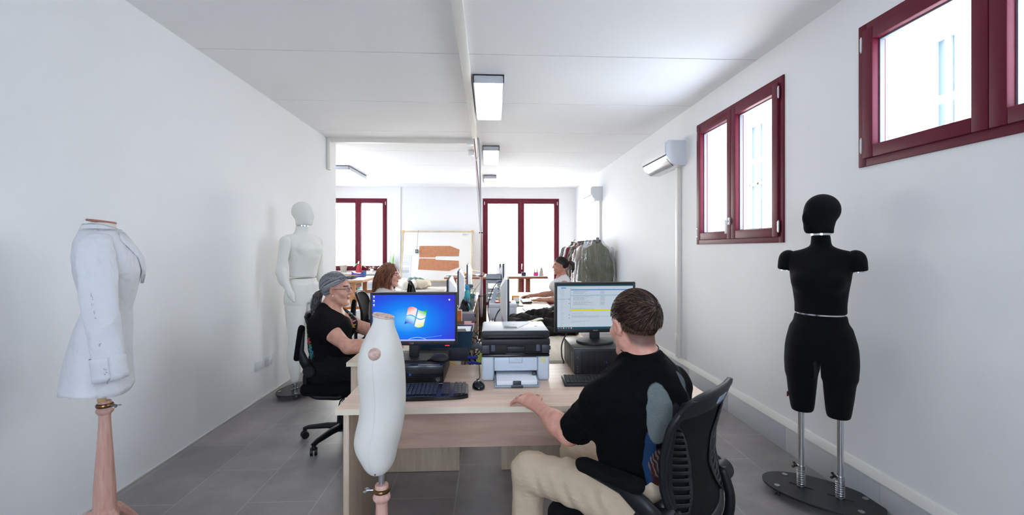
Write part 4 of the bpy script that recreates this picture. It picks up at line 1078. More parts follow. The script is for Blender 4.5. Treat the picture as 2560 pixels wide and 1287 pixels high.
def pulled_back(hd, rng, n, keep, knot, c0=(0, -.014, .03), r0=(.081, .103, .096), npt=9, jitter=.004):
    """hair combed from the hairline over the skull to a knot"""
    out = []; c0, r0 = np.array(c0), np.array(r0); b = nrm((np.array(knot)-c0)/r0)
    while len(out) < n:
        v = nrm(rng.normal(size=3)); p = c0+r0*v
        if not keep(p): continue
        om = math.acos(max(-1, min(1, v @ b)))
        if om < .12: continue
        h = rng.normal()*jitter*.4; pts = []
        for i in range(npt):
            s = i/(npt-1); w_ = (v*math.sin((1-s)*om)+b*math.sin(s*om))/math.sin(om)
            pts.append(hd.w(c0+r0*nrm(w_)*(1+(h+.003*math.sin(s*3.1))/.09)))
        out.append(pts)
    return out
def fall(rng, n, chain, rad, rad1, jit=.006, curl=0., freq=9.):
    """locks following a chain of points"""
    ch = np.array(chain, float); k = len(ch); out = []
    for _ in range(n):
        o = rng.normal(size=3); o = o/np.linalg.norm(o)*rng.rand()**.5; ph = rng.rand()*6.28; t1 = rng.uniform(.75, 1.0); pts = []
        for s in np.linspace(0, t1, 16):
            q = np.array([np.interp(s*(k-1), range(k), ch[:, i]) for i in range(3)]); r = np.interp(s*(k-1), range(k), rad) if hasattr(rad, '__len__') else rad+(rad1-rad)*s
            q = q+o*r+curl*np.array((math.cos(ph+s*freq), math.sin(ph+s*freq), .3*math.sin(ph*2+s*freq*.7)))
            pts.append(q)
        out.append(pts)
    return out
def glasses(base, hd, m, lens):
    g = MB()
    for e in (-1, 1):
        g.tube([hd.w((e*.034+math.copysign(abs(math.cos(a))**.7, math.cos(a))*.024, .1-.004*abs(math.cos(a)), -.001+math.copysign(abs(math.sin(a))**.8, math.sin(a))*.0165)) for a in np.linspace(0, 6.283, 28, endpoint=False)], .0016, 6, closed=True)
        g.tube([hd.w(p) for p in ((e*.058, .096, .006), (e*.074, .075, .008), (e*.081, .02, .006), (e*.083, -.012, .002), (e*.082, -.03, -.012))], .0016, 6)
    g.tube([hd.w(p) for p in ((-.011, .1, .004), (0, .108, .007), (.011, .1, .004))], .0015, 6)
    o = obj('glasses', g, m, base, smooth=180, world=True)
    l = MB()
    for e in (-1, 1): l.add([hd.w((e*.034+math.cos(a)*.023, .0985, -.001+math.sin(a)*.0155)) for a in np.linspace(0, 6.283, 20, endpoint=False)], [tuple(range(20))])
    obj('lenses', l, lens, o, smooth=0, world=False if False else True)
rngp = np.random.RandomState(11)
M_lens = glassy('spectacle_lens', (.92, .92, .94), .05)

# ---------------------------------------------------------------- seated man at the front desk, seen from behind
mj = dict(fw=(-.5, .866, 0), pel=(.565, 1.64, .60), waist=(.572, 1.65, .76), chest=(.572, 1.675, .875), neck=(.575, 1.70, 1.0),
    shL=(.405, 1.605, .922), shR=(.718, 1.787, .918), elL=(.312, 1.785, .735), wrL=(.203, 2.035, .768), elR=(.80, 1.99, .79), wrR=(.60, 2.125, .775),
    hipL=(.485, 1.585, .585), hipR=(.64, 1.69, .585), knL=(.165, 1.865, .55), knR=(.40, 2.07, .55), anL=(.135, 1.86, .11), anR=(.37, 2.10, .11),
    handL=dict(d=(-.50, .86, .06), up=(-.10, -.22, .97), thumb=(.8, .5, 0), curl=(18, 24, 18), spread=1.9),
    handR=dict(d=(-.93, .36, -.1), up=(0, 0, 1), thumb=(-.3, -.9, 0), curl=(16, 22, 18)))
mh = Head((.555, 1.725, 1.174), (-.30, .95, -.10), k=1.015)
M_skin_m = skin_mat('fair_skin', (222, 168, 147), (204, 142, 122)); M_stub = mat('cropped_hair', (112, 84, 74), .8, noise=.25, nscale=180, rgb2=(84, 60, 52), bump=.3, bscale=500)
M_hair_m = mat('dark_brown_hair', (60, 41, 33), .75, noise=.5, nscale=110, rgb2=(34, 23, 19), spec=.15)
def crop_weight(P):
    q = mh.l(P); x, y, z = q.T
    hl = np.interp(y, [-.12, -.075, -.045, -.02, .0, .02, .05], [-.080, -.078, -.062, -.018, .032, .038, .045])
    ok = (np.abs(q-np.array((0, -.014, .03))) < (.09, .12, .13)).all(1) & ~((np.abs(x) > .0775) & (y > -.04) & (z < .03)); t = np.clip((z-hl)/.028+.5, 0, 1)
    return np.where(ok, t*t*(3-2*t), 0)*.9
def crop_skin():
    t = M_skin_m.node_tree; p = t.nodes['Principled BSDF']; at = t.nodes.new('ShaderNodeAttribute'); at.attribute_name = 'cropped'
    src = p.inputs['Base Color'].links[0].from_socket; nz = t.nodes.new('ShaderNodeTexNoise'); nz.inputs['Scale'].default_value = 420; tc = t.nodes.new('ShaderNodeTexCoord'); t.links.new(tc.outputs['Object'], nz.inputs[0])
    cr = t.nodes.new('ShaderNodeMix'); cr.data_type = 'RGBA'; cr.inputs[6].default_value = lin((116, 86, 74)); cr.inputs[7].default_value = lin((72, 52, 46)); t.links.new(nz.outputs[0], cr.inputs[0])
    mx = t.nodes.new('ShaderNodeMix'); mx.data_type = 'RGBA'; t.links.new(at.outputs['Fac'], mx.inputs[0]); t.links.new(src, mx.inputs[6]); t.links.new(cr.outputs[2], mx.inputs[7]); t.links.new(mx.outputs[2], p.inputs['Base Color'])
crop_skin()
pb, pto, _ = person('person', 'man seen from behind in black printed t-shirt and beige trousers at the front desk', mj, .0045,
    [M_skin_m, M_eye, M_iris, M_lip, M_hair_m, M_stub], mh, g=1.0, neck_r=.058)
_bo = [o for o in pb.children if o.name.startswith('body')][0]; _v = np.empty(len(_bo.data.vertices)*3, np.float32); _bo.data.vertices.foreach_get('co', _v); _v = _v.reshape(-1, 3)+np.array(pb.location)
_at = _bo.data.attributes.new('cropped', 'FLOAT', 'POINT'); _at.data.foreach_set('value', crop_weight(_v).astype(np.float32))
def man_hair_keep(p):
    x, y, z = p; return z > np.interp(y, [-.12, -.08, -.04, .0, .04, .075], [.012, .01, .02, .034, .055, .07])
hc = np.array((0, -.012, .034))
hairf = wob(s_ell(hc, (.081, .104, .098)), .003, 60, 3); Kk = mh.k
def hairm(P):
    q = mh.l(P).astype(np.float32); hl = np.interp(q[:, 1], [-.12, -.08, -.04, .0, .04, .075], [-.022, -.02, .002, .026, .05, .07])
    return np.maximum(hairf(q), (hl-q[:, 2])*.8)*Kk
organic('hair', hairm, mh.c-.16, mh.c+.17, .005, M_hair_m, pb, world=True)
hp_ = scalp_paths(mh, rngp, 2600, man_hair_keep, (.022, -.095, .062), lambda p: (.034+.02*max(0, p[1]/.08))*(1 if p[2] > .05 else .85), lift=.0055, c0=hc, r0=np.array((.081, .104, .097)), droop=.002)
M_hairs_m = [M_hair_m, mat('brown_hair_light', (104, 74, 58), .4), mat('brown_hair_dark', (38, 26, 22), .45)]
strands('hair_strands', hp_, .0016, .0004, M_hairs_m, pb)
def nape_keep(p):
    x, y, z = p; return y < .012 and np.interp(y, [-.12, -.075, -.045, -.02, .0, .02], [-.088, -.086, -.07, -.028, .022, .03]) < z < .03 and not (abs(x) > .076 and y > -.045 and z < .022)
strands('cropped_nape_hair', scalp_paths(mh, rngp, 3000, nape_keep, (.0, -.07, .10), lambda p: .008, lift=.002, c0=(0, -.014, .03), r0=(.0765, .0975, .0905), npt=3), .0007, .0003, M_hairs_m, pb)
nk = MB(); _c = np.array(mj['neck'])+np.array((-.004, .01, 0)); _q = _v-_c; _a = np.arctan2(_q[:, 1], _q[:, 0]); _r = np.hypot(_q[:, 0], _q[:, 1]); nkp = []
for a in np.linspace(0, 2*math.pi, 48, endpoint=False):
    z = .090+.016*math.cos(a-.9); w_ = (np.abs((_a-a+math.pi) % (2*math.pi)-math.pi) < .09) & (np.abs(_q[:, 2]-z) < .007) & (_r < .09); r_ = min(.073, _r[w_].max()) if w_.any() else .062
    nkp.append((r_, a, z))
_rr = np.array([p[0] for p in nkp]); _rr = (np.roll(_rr, 1)+_rr+np.roll(_rr, -1))/3
nk.tube([_c+np.array((math.cos(p[1])*(r_+.0016), math.sin(p[1])*(r_+.0016), p[2])) for p, r_ in zip(nkp, _rr)], .0022, 6, closed=True); obj('necklace_cord', nk, mat('black_cord', (18, 15, 16), .6), pb, smooth=180, world=True)
M_tee = mat('black_cotton', (8, 8, 11), .95, bump=.1, bscale=350, spec=.12)
fwm = nrm(mj['fw']); rtm = np.cross(fwm, (0, 0, 1))
def print_on(m, origin, parts):
    """screen print knitted into the shirt's own surface colour: soft-edged ovals on the back, in the shirt's object space"""
    t = m.node_tree; p = t.nodes['Principled BSDF']; N = t.nodes.new; tc = N('ShaderNodeTexCoord')
    nz = N('ShaderNodeTexNoise'); nz.inputs['Scale'].default_value = 38; nz.inputs['Detail'].default_value = 4; t.links.new(tc.outputs['Object'], nz.inputs[0])
    ad = N('ShaderNodeVectorMath'); ad.operation = 'MULTIPLY_ADD'; ad.inputs[1].default_value = (.012,)*3; t.links.new(nz.outputs['Color'], ad.inputs[0]); t.links.new(tc.outputs['Object'], ad.inputs[2])
    sp = N('ShaderNodeTexNoise'); sp.inputs['Scale'].default_value = 210; sp.inputs['Detail'].default_value = 3; t.links.new(tc.outputs['Object'], sp.inputs[0])
    last = None; B = np.stack([rtm, fwm, (0, 0, 1)], 1)
    for cx, cz, rx, rz, ang, c1, c2, stripes in parts:
        c = origin+rtm*cx-fwm*.13+np.array((0, 0, cz)); Rm = Matrix(B.tolist()) @ Matrix.Rotation(-ang, 3, 'Y')
        mp = N('ShaderNodeMapping'); mp.vector_type = 'TEXTURE'; mp.inputs['Location'].default_value = tuple(c+.006); mp.inputs['Rotation'].default_value = Rm.to_euler(); mp.inputs['Scale'].default_value = (rx, .11, rz); t.links.new(ad.outputs[0], mp.inputs[0])
        ln = N('ShaderNodeVectorMath'); ln.operation = 'LENGTH'; t.links.new(mp.outputs[0], ln.inputs[0]); mr = N('ShaderNodeMapRange'); mr.inputs[1].default_value = 1.03; mr.inputs[2].default_value = .97; t.links.new(ln.outputs['Value'], mr.inputs[0])
        fac = mr.outputs[0]
        if stripes:
            w = N('ShaderNodeTexWave'); w.inputs['Scale'].default_value = stripes; w.inputs['Distortion'].default_value = 9; w.inputs['Detail'].default_value = 3; t.links.new(mp.outputs[0], w.inputs[0]); g = N('ShaderNodeMath'); g.operation = 'GREATER_THAN'; g.inputs[1].default_value = .62; t.links.new(w.outputs['Fac'], g.inputs[0])
            mu = N('ShaderNodeMath'); mu.operation = 'MULTIPLY'; t.links.new(fac, mu.inputs[0]); t.links.new(g.outputs[0], mu.inputs[1]); fac = mu.outputs[0]
        cm = N('ShaderNodeMix'); cm.data_type = 'RGBA'; cm.inputs[6].default_value = lin(c1); cm.inputs[7].default_value = lin(c2); t.links.new(sp.outputs[0], cm.inputs[0])
        mx = N('ShaderNodeMix'); mx.data_type = 'RGBA'; mx.inputs[6].default_value = p.inputs['Base Color'].default_value
        if last is not None: t.links.new(last, mx.inputs[6])
        t.links.new(fac, mx.inputs[0]); t.links.new(cm.outputs[2], mx.inputs[7]); last = mx.outputs[2]
    t.links.new(last, p.inputs['Base Color'])
M_tee2 = mat('black_printed_cotton', (8, 8, 11), .95, bump=.1, bscale=350, spec=.12)
print_on(M_tee2, np.array(mj['chest'])-np.array((mj['pel'][0], mj['pel'][1], 0)), [
    (-.115, -.15, .026, .13, .12, (26, 46, 78), (40, 66, 100), 0), (-.072, -.18, .045, .10, .2, (96, 46, 40), (30, 22, 26), 0), (-.085, -.135, .038, .05, .3, (128, 126, 114), (90, 84, 84), 1.1),
    (-.015, -.02, .036, .075, -.2, (58, 56, 60), (26, 25, 30), 0), (.0, -.06, .05, .05, 0, (44, 44, 46), (18, 18, 20), 1.4), (-.075, .03, .05, .098, -.3, (122, 128, 124), (84, 92, 96), 0), (-.05, -.075, .02, .045, .5, (108, 112, 112), (76, 80, 86), 0),
    (.098, .10, .018, .042, .2, (104, 110, 112), (70, 74, 82), 0), (.108, .04, .022, .045, 0, (60, 58, 64), (34, 32, 40), 0)])
neck = np.array(mj['neck'])
ncut = s_ell(neck+np.array((-.004, .01, .035)), (.084, .084, .062))
tee = top(pb, pto, mj, M_tee2, .0045, .82, .55, .060, .072, ncut, .50, off_=.014, seed=8, amp=.0055, rib_m=M_tee)
M_beige = mat('beige_cotton_twill', (198, 178, 152), .85, noise=.06, nscale=12, bump=.15, bscale=320, spec=.2)
trousers(pb, mj, M_beige, 1.0, .006, seed=4, amp=.006)
shoes(pb, mj, mat('white_trainer', (224, 224, 224), .6))
wl = np.array(mj['wrL']); dl = nrm(mj['handL']['d']); ul = nrm(np.array((-.10, -.22, .97))-dl*(np.array((-.10, -.22, .97)) @ dl)); tl = np.cross(ul, dl); tl = tl if tl @ np.array((.8, .5, 0)) > 0 else -tl
rg = MB(); rc = wl+dl*.108+tl*.0108-ul*.009
rg.tube([rc+(tl*math.cos(a)+ul*math.sin(a))*.0098 for a in np.linspace(0, 6.283, 24, endpoint=False)], .0022, 6, closed=True); obj('finger_ring', rg, mat('dark_ring', (40, 40, 44), .25, 1.0), pb, smooth=180, world=True)

# ---------------------------------------------------------------- three women at the rear desks
def seated(cx, cy, s, headz, fw, lean=.05):
    """seated pose: s = +1 heading +X, -1 heading -X"""
    r = -s       # right hand side is -y when heading +x
    j = dict(fw=(s, 0, 0), pel=(cx-.06*s, cy, .60), waist=(cx-.045*s, cy, .74), chest=(cx+(lean-.05)*s, cy, headz-.29), neck=(cx+(lean-.04)*s, cy, headz-.175))
    return j
# gray-haired woman
y0 = 3.52; cx = -1.205
gj = dict(fw=(1, 0, 0), pel=(cx+.0, y0, .60), waist=(cx-.02, y0, .73), chest=(cx-.02, y0, .875), neck=(cx-.005, y0, .99),
    shL=(cx+.0, y0+.155, .93), shR=(cx-.02, y0-.155, .925), elL=(-1.02, y0+.21, .825), wrL=(-.80, y0+.12, .775), elR=(-1.0, y0-.245, .768), wrR=(-.78, y0-.13, .768),
    hipL=(cx-.05, y0+.09, .575), hipR=(cx-.05, y0-.09, .575), knL=(-.86, y0+.11, .56), knR=(-.86, y0-.11, .56), anL=(-.90, y0+.11, .11), anR=(-.90, y0-.11, .11),
    handL=dict(d=(.95, -.25, -.06), up=(0, 0, 1), thumb=(0, -1, 0), k=.92), handR=dict(d=(.95, .2, -.06), up=(0, 0, 1), thumb=(0, 1, 0), k=.92))
gh = Head((-1.163, y0, 1.158), (1, .0, -.02), k=1.0)
M_skin_g = skin_mat('warm_skin', (214, 164, 142), (192, 136, 116)); M_gray = mat('silver_grey_hair', (120, 119, 123), .5, spec=.35)
M_grays = [M_gray, mat('silver_hair', (176, 176, 180), .42), mat('pale_silver_hair', (204, 204, 208), .4), mat('slate_hair', (78, 76, 80), .5), mat('grey_hair', (142, 141, 145), .45)]; M_dgray = mat('dark_grey_hair', (74, 70, 70), .5, noise=.5, nscale=40, rgb2=(44, 40, 40))
M_browg = mat('dark_brow', (66, 52, 46), .7)
gb, gto, _ = person('person', 'grey-haired woman with ponytail and glasses in a black embroidered t-shirt', gj, .0048, [M_skin_g, M_eye, M_iris, M_lip, M_browg], gh, g=.98, belly=.11, bust=.085, arm=1.08)
def keep_g(p):
    x, y, z = p; return z > np.interp(y, [-.12, -.06, -.03, .0, .03, .06, .085], [-.05, -.055, -.035, .03, .045, .062, .082])
hairg = wob(s_ell((0, -.014, .03), (.081, .103, .0955)), .002, 70, 2)
def hair_shell(hd, keepf, body):
    ys = np.linspace(-.13, .12, 60); hs = []
    for y in ys:
        z = -.1
        while z < .13 and not keepf((0, y, z)): z += .002
        hs.append(z)
    def f(P):
        q = hd.l(P).astype(np.float32); return np.maximum(body(q), (np.interp(q[:, 1], ys, hs)-q[:, 2])*.8)*hd.k
    return f
organic('hair', hair_shell(gh, keep_g, hairg), gh.c-.16, gh.c+.17, .005, M_gray, gb, world=True)
knot = (0, -.115, -.028)
strands('hair_strands', pulled_back(gh, rngp, 1700, keep_g, knot, jitter=.007), .0017, .0011, M_grays, gb)
ch = [gh.w(p) for p in (knot, (0, -.14, -.055), (0, -.152, -.12), (0, -.155, -.20), (0, -.15, -.28))]
tail = U(*[s_cap(ch[i], ch[i+1], r, r2) for i, (r, r2) in enumerate(((.02, .028), (.028, .03), (.03, .024), (.024, .010)))], k=.02)
organic('ponytail', wob(tail, .004, 60, 5), np.min(ch, 0)-.07, np.max(ch, 0)+.07, .006, M_dgray, gb, world=True)
strands('ponytail_strands', fall(rngp, 150, ch, [.02, .036, .04, .034, .016], 0, curl=.003), .0016, .0007, [M_dgray, M_gray, M_grays[3]], gb)
tb = MB(); c0 = gh.w((0, -.118, -.032)); tb.tube([c0+gh.M @ np.array((math.cos(a)*.023, math.sin(a)*.012, math.sin(a)*.019)) for a in np.linspace(0, 6.283, 20, endpoint=False)], .006, 6, closed=True); obj('hair_tie', tb, mat('brown_hair_tie', (110, 70, 56), .7), gb, smooth=180, world=True)
glasses(gb, gh, mat('grey_spectacle_frame', (70, 72, 84), .3, .5), M_lens)
er = MB()
for e in (-1, 1): er.ball(gh.w((e*.087, .002, -.043)), .006, 10, 6)
er_o = obj('earrings', er, mat('pearl', (236, 232, 228), .2), gb, smooth=180, world=True)
M_teeg = mat('black_jersey_tee', (17, 15, 17), .92, bump=.1, bscale=350, spec=.15)
emb = [mat('embroidery_'+n, c, .7, bump=.3, bscale=300) for n, c in (('red', (184, 62, 72)), ('teal', (26, 128, 146)), ('green', (60, 132, 76)), ('yellow', (190, 164, 88)), ('pink', (188, 110, 130)), ('grey', (146, 142, 134)))]
def emb_paint(c):
    b = np.zeros(len(c), int)
    def flower(p, r, m, pet=5):
        d = c-np.array(p); L = np.linalg.norm(d, axis=1); a = np.arctan2(d[:, 2], d[:, 0]+d[:, 1]*.6); b[L < r*(.72+.28*np.cos(a*pet))] = m
    def patch(u, v, r, m, Y, lo, hi, pet=5):
        # a flower sewn on at (u, v) of the side of the top, u along the body's depth, v upwards
        d0 = c[:, 0]-u; d1 = c[:, 2]-v; L = np.hypot(d0, d1); a = np.arctan2(d1, d0)
        b[(L < r*(.74+.26*np.cos(a*pet+m))) & (c[:, 1] > lo) & (c[:, 1] < hi)] = m
    for u, v, r, m in ((-1.305, .985, .017, 6), (-1.335, .955, .018, 6), (-1.348, .92, .02, 5), (-1.348, .865, .022, 4), (-1.335, .832, .022, 3), (-1.318, .795, .032, 1), (-1.296, .765, .018, 3), (-1.30, .735, .034, 2), (-1.286, .70, .024, 2), (-1.306, .695, .018, 3), (-1.292, .665, .026, 2)): patch(u, v, r, m, 0, y0-.3, y0+.02)
    for u, v, r, m in ((-1.095, .955, .014, 6), (-1.078, .93, .018, 3), (-1.060, .905, .024, 5), (-1.052, .875, .022, 4), (-1.064, .855, .014, 3)): patch(u, v, r, m, 0, y0-.03, y0+.2)
    for u, v, r, m in ((-1.06, .70, .013, 3),): patch(u, v, r, m, 0, y0-.3, y0)
    return b
nkg = np.array(gj['neck']); gcut = s_ell(nkg+np.array((.03, 0, .035)), (.10, .09, .065))
vcut = s_cap(nkg+np.array((.085, 0, -.01)), nkg+np.array((.19, 0, -.16)), .062, .012)
top(gb, gto, gj, [M_teeg]+emb, .0048, .42, .46, .060, .063, gcut, .50, off_=.009, seed=12, amp=.005, paint=emb_paint, vcut=vcut)
M_blktr = mat('black_trousers', (17, 17, 20), .88, bump=.1, bscale=300, spec=.2)
trousers(gb, gj, M_blktr, 1.02, .008, seed=6)
shoes(gb, gj, mat('dark_shoe', (30, 28, 30), .5))
# red-haired woman
y0 = 5.25; cx = -1.21
rj = dict(fw=(1, 0, 0), pel=(cx-.06, y0, .60), waist=(cx-.04, y0, .74), chest=(cx-.0, y0, .885), neck=(cx+.02, y0, .995),
    shL=(cx+.02, y0+.15, .935), shR=(cx+.02, y0-.15, .935), elL=(-1.0, y0+.22, .79), wrL=(-.80, y0+.12, .77), elR=(-1.0, y0-.22, .79), wrR=(-.80, y0-.12, .77),
    hipL=(cx-.05, y0+.085, .575), hipR=(cx-.05, y0-.085, .575), knL=(-.84, y0+.1, .56), knR=(-.84, y0-.1, .56), anL=(-.88, y0+.1, .11), anR=(-.88, y0-.1, .11),
    handL=dict(d=(.95, -.25, -.06), up=(0, 0, 1), thumb=(0, -1, 0), k=.9), handR=dict(d=(.95, .25, -.06), up=(0, 0, 1), thumb=(0, 1, 0), k=.9))
rh = Head((-1.135, y0, 1.165), (1, -.06, -.06), k=1.02)
M_red = mat('auburn_curly_hair', (132, 78, 52), .5, noise=.6, nscale=18, rgb2=(84, 46, 32), bump=.3, bscale=40); M_skin_r = skin_mat('rosy_skin', (222, 172, 152), (204, 146, 130))
rb, rto, _ = person('person', 'woman with long curly auburn hair and glasses, sitting behind the blue-screen monitor', rj, .006, [M_skin_r, M_eye, M_iris, M_lip, M_red], rh, g=.92, bust=.075, arm=.95)
top(rb, rto, rj, mat('light_grey_knit', (206, 202, 198), .9, bump=.2, bscale=200), .007, .9, .9, .055, .055, s_ell(np.array(rj['neck'])+np.array((.03, 0, .035)), (.09, .085, .06)), .52, off_=.012, seed=21)
trousers(rb, rj, mat('denim_trousers', (60, 70, 96), .85, bump=.2, bscale=250), .95, .009, seed=9)
shoes(rb, rj, mat('pale_shoe', (190, 186, 180), .6))
vol = U(s_ell(rh.w((0, -.02, .035)), (.108, .098, .1)), s_ell(rh.w((0, -.07, -.03)), (.10, .10, .11)), s_ell(rh.w((-.06, -.045, -.12)), (.075, .05, .10)), s_ell(rh.w((.06, -.045, -.12)), (.075, .05, .10)), s_ell(rh.w((0, -.085, -.15)), (.095, .11, .11)), k=.04)
vol = sub(vol, s_ell(rh.w((0, .10, -.035)), (.085, .064, .09)), k=.02)
organic('hair', wob(wob(vol, .012, 34, 4), .006, 80, 6), rh.c-.34, rh.c+.2, .006, M_red, rb, world=True)
loc = []
for _ in range(800):
    v = nrm(rngp.normal(size=3)+np.array((0, -.25, .35))); p0 = np.array((0, -.014, .035))+np.array((.086, .1, .097))*v
    if p0[1] > .05 and p0[2] < .08: continue
    sd = np.sign(p0[0]) if abs(p0[0]) > .01 else rngp.choice([-1, 1]); L = rngp.uniform(.18, .36); ph = rngp.rand()*6.28; pts = []
    x1 = p0[0]*1.25+sd*.015; yb = min(p0[1], .02)
    for s in np.linspace(0, 1, 22):
        q = p0+np.array(((x1-p0[0])*s*1.1, (yb-p0[1])*s-.055*s, -L*s**1.15+.02*s*(1-s)*4)); r = .008*s**.4
        q = q+np.array((v[0], v[1], 0))*.03*math.sin(s*3.1)+r*np.array((math.cos(ph+s*14), math.sin(ph+s*14), .3*math.sin(ph+s*9)))
        pts.append(rh.w(q))
    loc.append(pts)
strands('hair_curls', loc, .0030, .0012, [M_red, mat('copper_curl', (176, 112, 74), .5), mat('chestnut_curl', (92, 50, 36), .5)], rb, n=4)
glasses(rb, rh, mat('violet_spectacle_frame', (62, 52, 84), .3), M_lens)
# dark-haired woman facing left
y0 = 6.5; cx = 1.02
dj = dict(fw=(-1, 0, 0), pel=(cx+.05, y0, .60), waist=(cx+.045, y0, .76), chest=(cx+.02, y0, .92), neck=(cx+.012, y0, 1.045),
    shR=(cx+.02, y0+.15, .985), shL=(cx+.015, y0-.15, .98), elR=(cx-.10, y0+.22, .80), wrR=(.60, y0+.19, .775), elL=(cx-.0, y0-.25, .76), wrL=(.68, y0-.26, .765),
    hipR=(cx+.04, y0+.085, .575), hipL=(cx+.04, y0-.085, .575), knR=(.64, y0+.1, .56), knL=(.64, y0-.1, .56), anR=(.68, y0+.1, .11), anL=(.68, y0-.1, .11),
    handR=dict(d=(-.98, -.1, -.02), up=(0, 0, 1), thumb=(0, -1, 0), k=.92, curl=(10, 26, 24)), handL=dict(d=(-.97, .12, -.05), up=(0, 0, 1), thumb=(0, 1, 0), k=.92, curl=(10, 14, 10)))
dh = Head((1.005, y0, 1.222), (-1, .0, -.03), k=.98)
M_dark = mat('dark_brown_tied_hair', (48, 34, 34), .45, noise=.5, nscale=40, rgb2=(28, 20, 22)); M_skin_d = skin_mat('tanned_skin', (206, 152, 128), (186, 128, 104))
db, dto, _ = person('person', 'woman with dark ponytail in a white sleeveless top, hand on a mouse, facing left', dj, .006, [M_skin_d, M_eye, M_iris, M_lip, M_dark], dh, g=.92, bust=.075, arm=.95)
top(db, dto, dj, mat('white_linen', (232, 230, 230), .9, bump=.2, bscale=160), .006, .3, .3, .05, .05, s_ell(np.array(dj['neck'])+np.array((-.03, 0, .03)), (.09, .085, .07)), .52, off_=.012, seed=31, sleeveless=True)
trousers(db, dj, mat('pale_blue_trousers', (190, 200, 220), .85), .95, .009, seed=10)
shoes(db, dj, mat('sand_shoe', (180, 160, 140), .6))
def keep_d(p):
    x, y, z = p; return z > np.interp(y, [-.12, -.06, -.03, .0, .03, .06, .085], [-.045, -.05, -.03, .02, .04, .058, .075])
organic('hair', hair_shell(dh, keep_d, s_ell((0, -.014, .03), (.083, .106, .098))), dh.c-.16, dh.c+.17, .006, M_dark, db, world=True)
kd = (0, -.118, .03); strands('hair_strands', pulled_back(dh, rngp, 420, keep_d, kd, r0=(.083, .106, .098)), .0016, .0012, M_dark, db)
ch = [dh.w(p) for p in (kd, (0, -.155, .05), (0, -.185, .02), (.005, -.19, -.05), (.01, -.175, -.11))]
organic('ponytail', wob(U(*[s_cap(ch[i], ch[i+1], r, r2) for i, (r, r2) in enumerate(((.016, .024), (.024, .028), (.028, .022), (.022, .008)))], k=.015), .004, 60, 5), np.min(ch, 0)-.06, np.max(ch, 0)+.06, .006, M_dark, db, world=True)
strands('ponytail_strands', fall(rngp, 90, ch, [.014, .026, .03, .026, .012], 0, curl=.004), .002, .0008, M_dark, db)
bl = MB(); c0 = np.array(dj['wrL'])+np.array((.02, 0, 0)); bl.tube([c0+np.array((.004*math.sin(3*a), math.cos(a)*.029, math.sin(a)*.026)) for a in np.linspace(0, 6.283, 30, endpoint=False)], .004, 6, closed=True); obj('bracelet', bl, mat('silver_bracelet', (180, 170, 150), .3, .8), db, smooth=180, world=True)
# their chairs
office_chair('black office chair the man sits on, with a grey label on its back', (.548, 1.70), -.69, .725, seat=.50, spin=.2)
office_chair('black office chair with raised armrests under the grey-haired woman', (-1.13, 3.57), 1, 0, seat=.48, arms='up', spin=.855, bo=.07)
office_chair('black office chair under the auburn-haired woman', (-1.19, 5.25), 1, .03, seat=.48, arms='up', spin=.9)
office_chair('black office chair under the woman in the white top', (1.0, 6.5), -1, 0, seat=.48, arms='up', spin=.3)
# ================================================================ desks
T = .73
def wood(name, rgb, rgb2, axis, rough=.38, sc=3.2):
    """laminate with streaky grain running along axis 0/1/2"""
    m = bpy.data.materials.new(name); m.use_nodes = True; t = m.node_tree; p = t.nodes['Principled BSDF']
    tc = t.nodes.new('ShaderNodeTexCoord'); mp = t.nodes.new('ShaderNodeMapping'); s = [9, 9, 9]; s[axis] = .9; mp.inputs['Scale'].default_value = s
    t.links.new(tc.outputs['Object'], mp.inputs[0])
    n = t.nodes.new('ShaderNodeTexNoise'); n.inputs['Scale'].default_value = sc; n.inputs['Detail'].default_value = 7; n.inputs['Distortion'].default_value = .8
    t.links.new(mp.outputs[0], n.inputs[0])
    r = t.nodes.new('ShaderNodeValToRGB'); e = r.color_ramp.elements; e[0].position = .32; e[0].color = lin(rgb2); e[1].position = .62; e[1].color = lin(rgb)
    t.links.new(n.outputs[0], r.inputs[0])
    n2 = t.nodes.new('ShaderNodeTexNoise'); n2.inputs['Scale'].default_value = 26; n2.inputs['Detail'].default_value = 3; t.links.new(mp.outputs[0], n2.inputs[0])
    mx = t.nodes.new('ShaderNodeMix'); mx.data_type = 'RGBA'; mx.blend_type = 'MULTIPLY'; mx.inputs[0].default_value = .18
    t.links.new(r.outputs[0], mx.inputs[6]); t.links.new(n2.outputs[0], mx.inputs[7]); t.links.new(mx.outputs[2], p.inputs['Base Color'])
    p.inputs['Roughness'].default_value = rough; p.inputs['Specular IOR Level'].default_value = .45
    return m
W_x = wood('maple_laminate', (238, 210, 186), (222, 188, 162), 0); W_y = wood('maple_laminate_lengthwise', (228, 212, 190), (214, 194, 170), 1)
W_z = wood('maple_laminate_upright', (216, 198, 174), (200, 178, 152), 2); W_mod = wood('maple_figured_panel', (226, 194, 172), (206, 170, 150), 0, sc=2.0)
M_edge = mat('pale_maple_edging', (230, 218, 194), .4, noise=.05, nscale=6, stretch=(1, 6, 6))
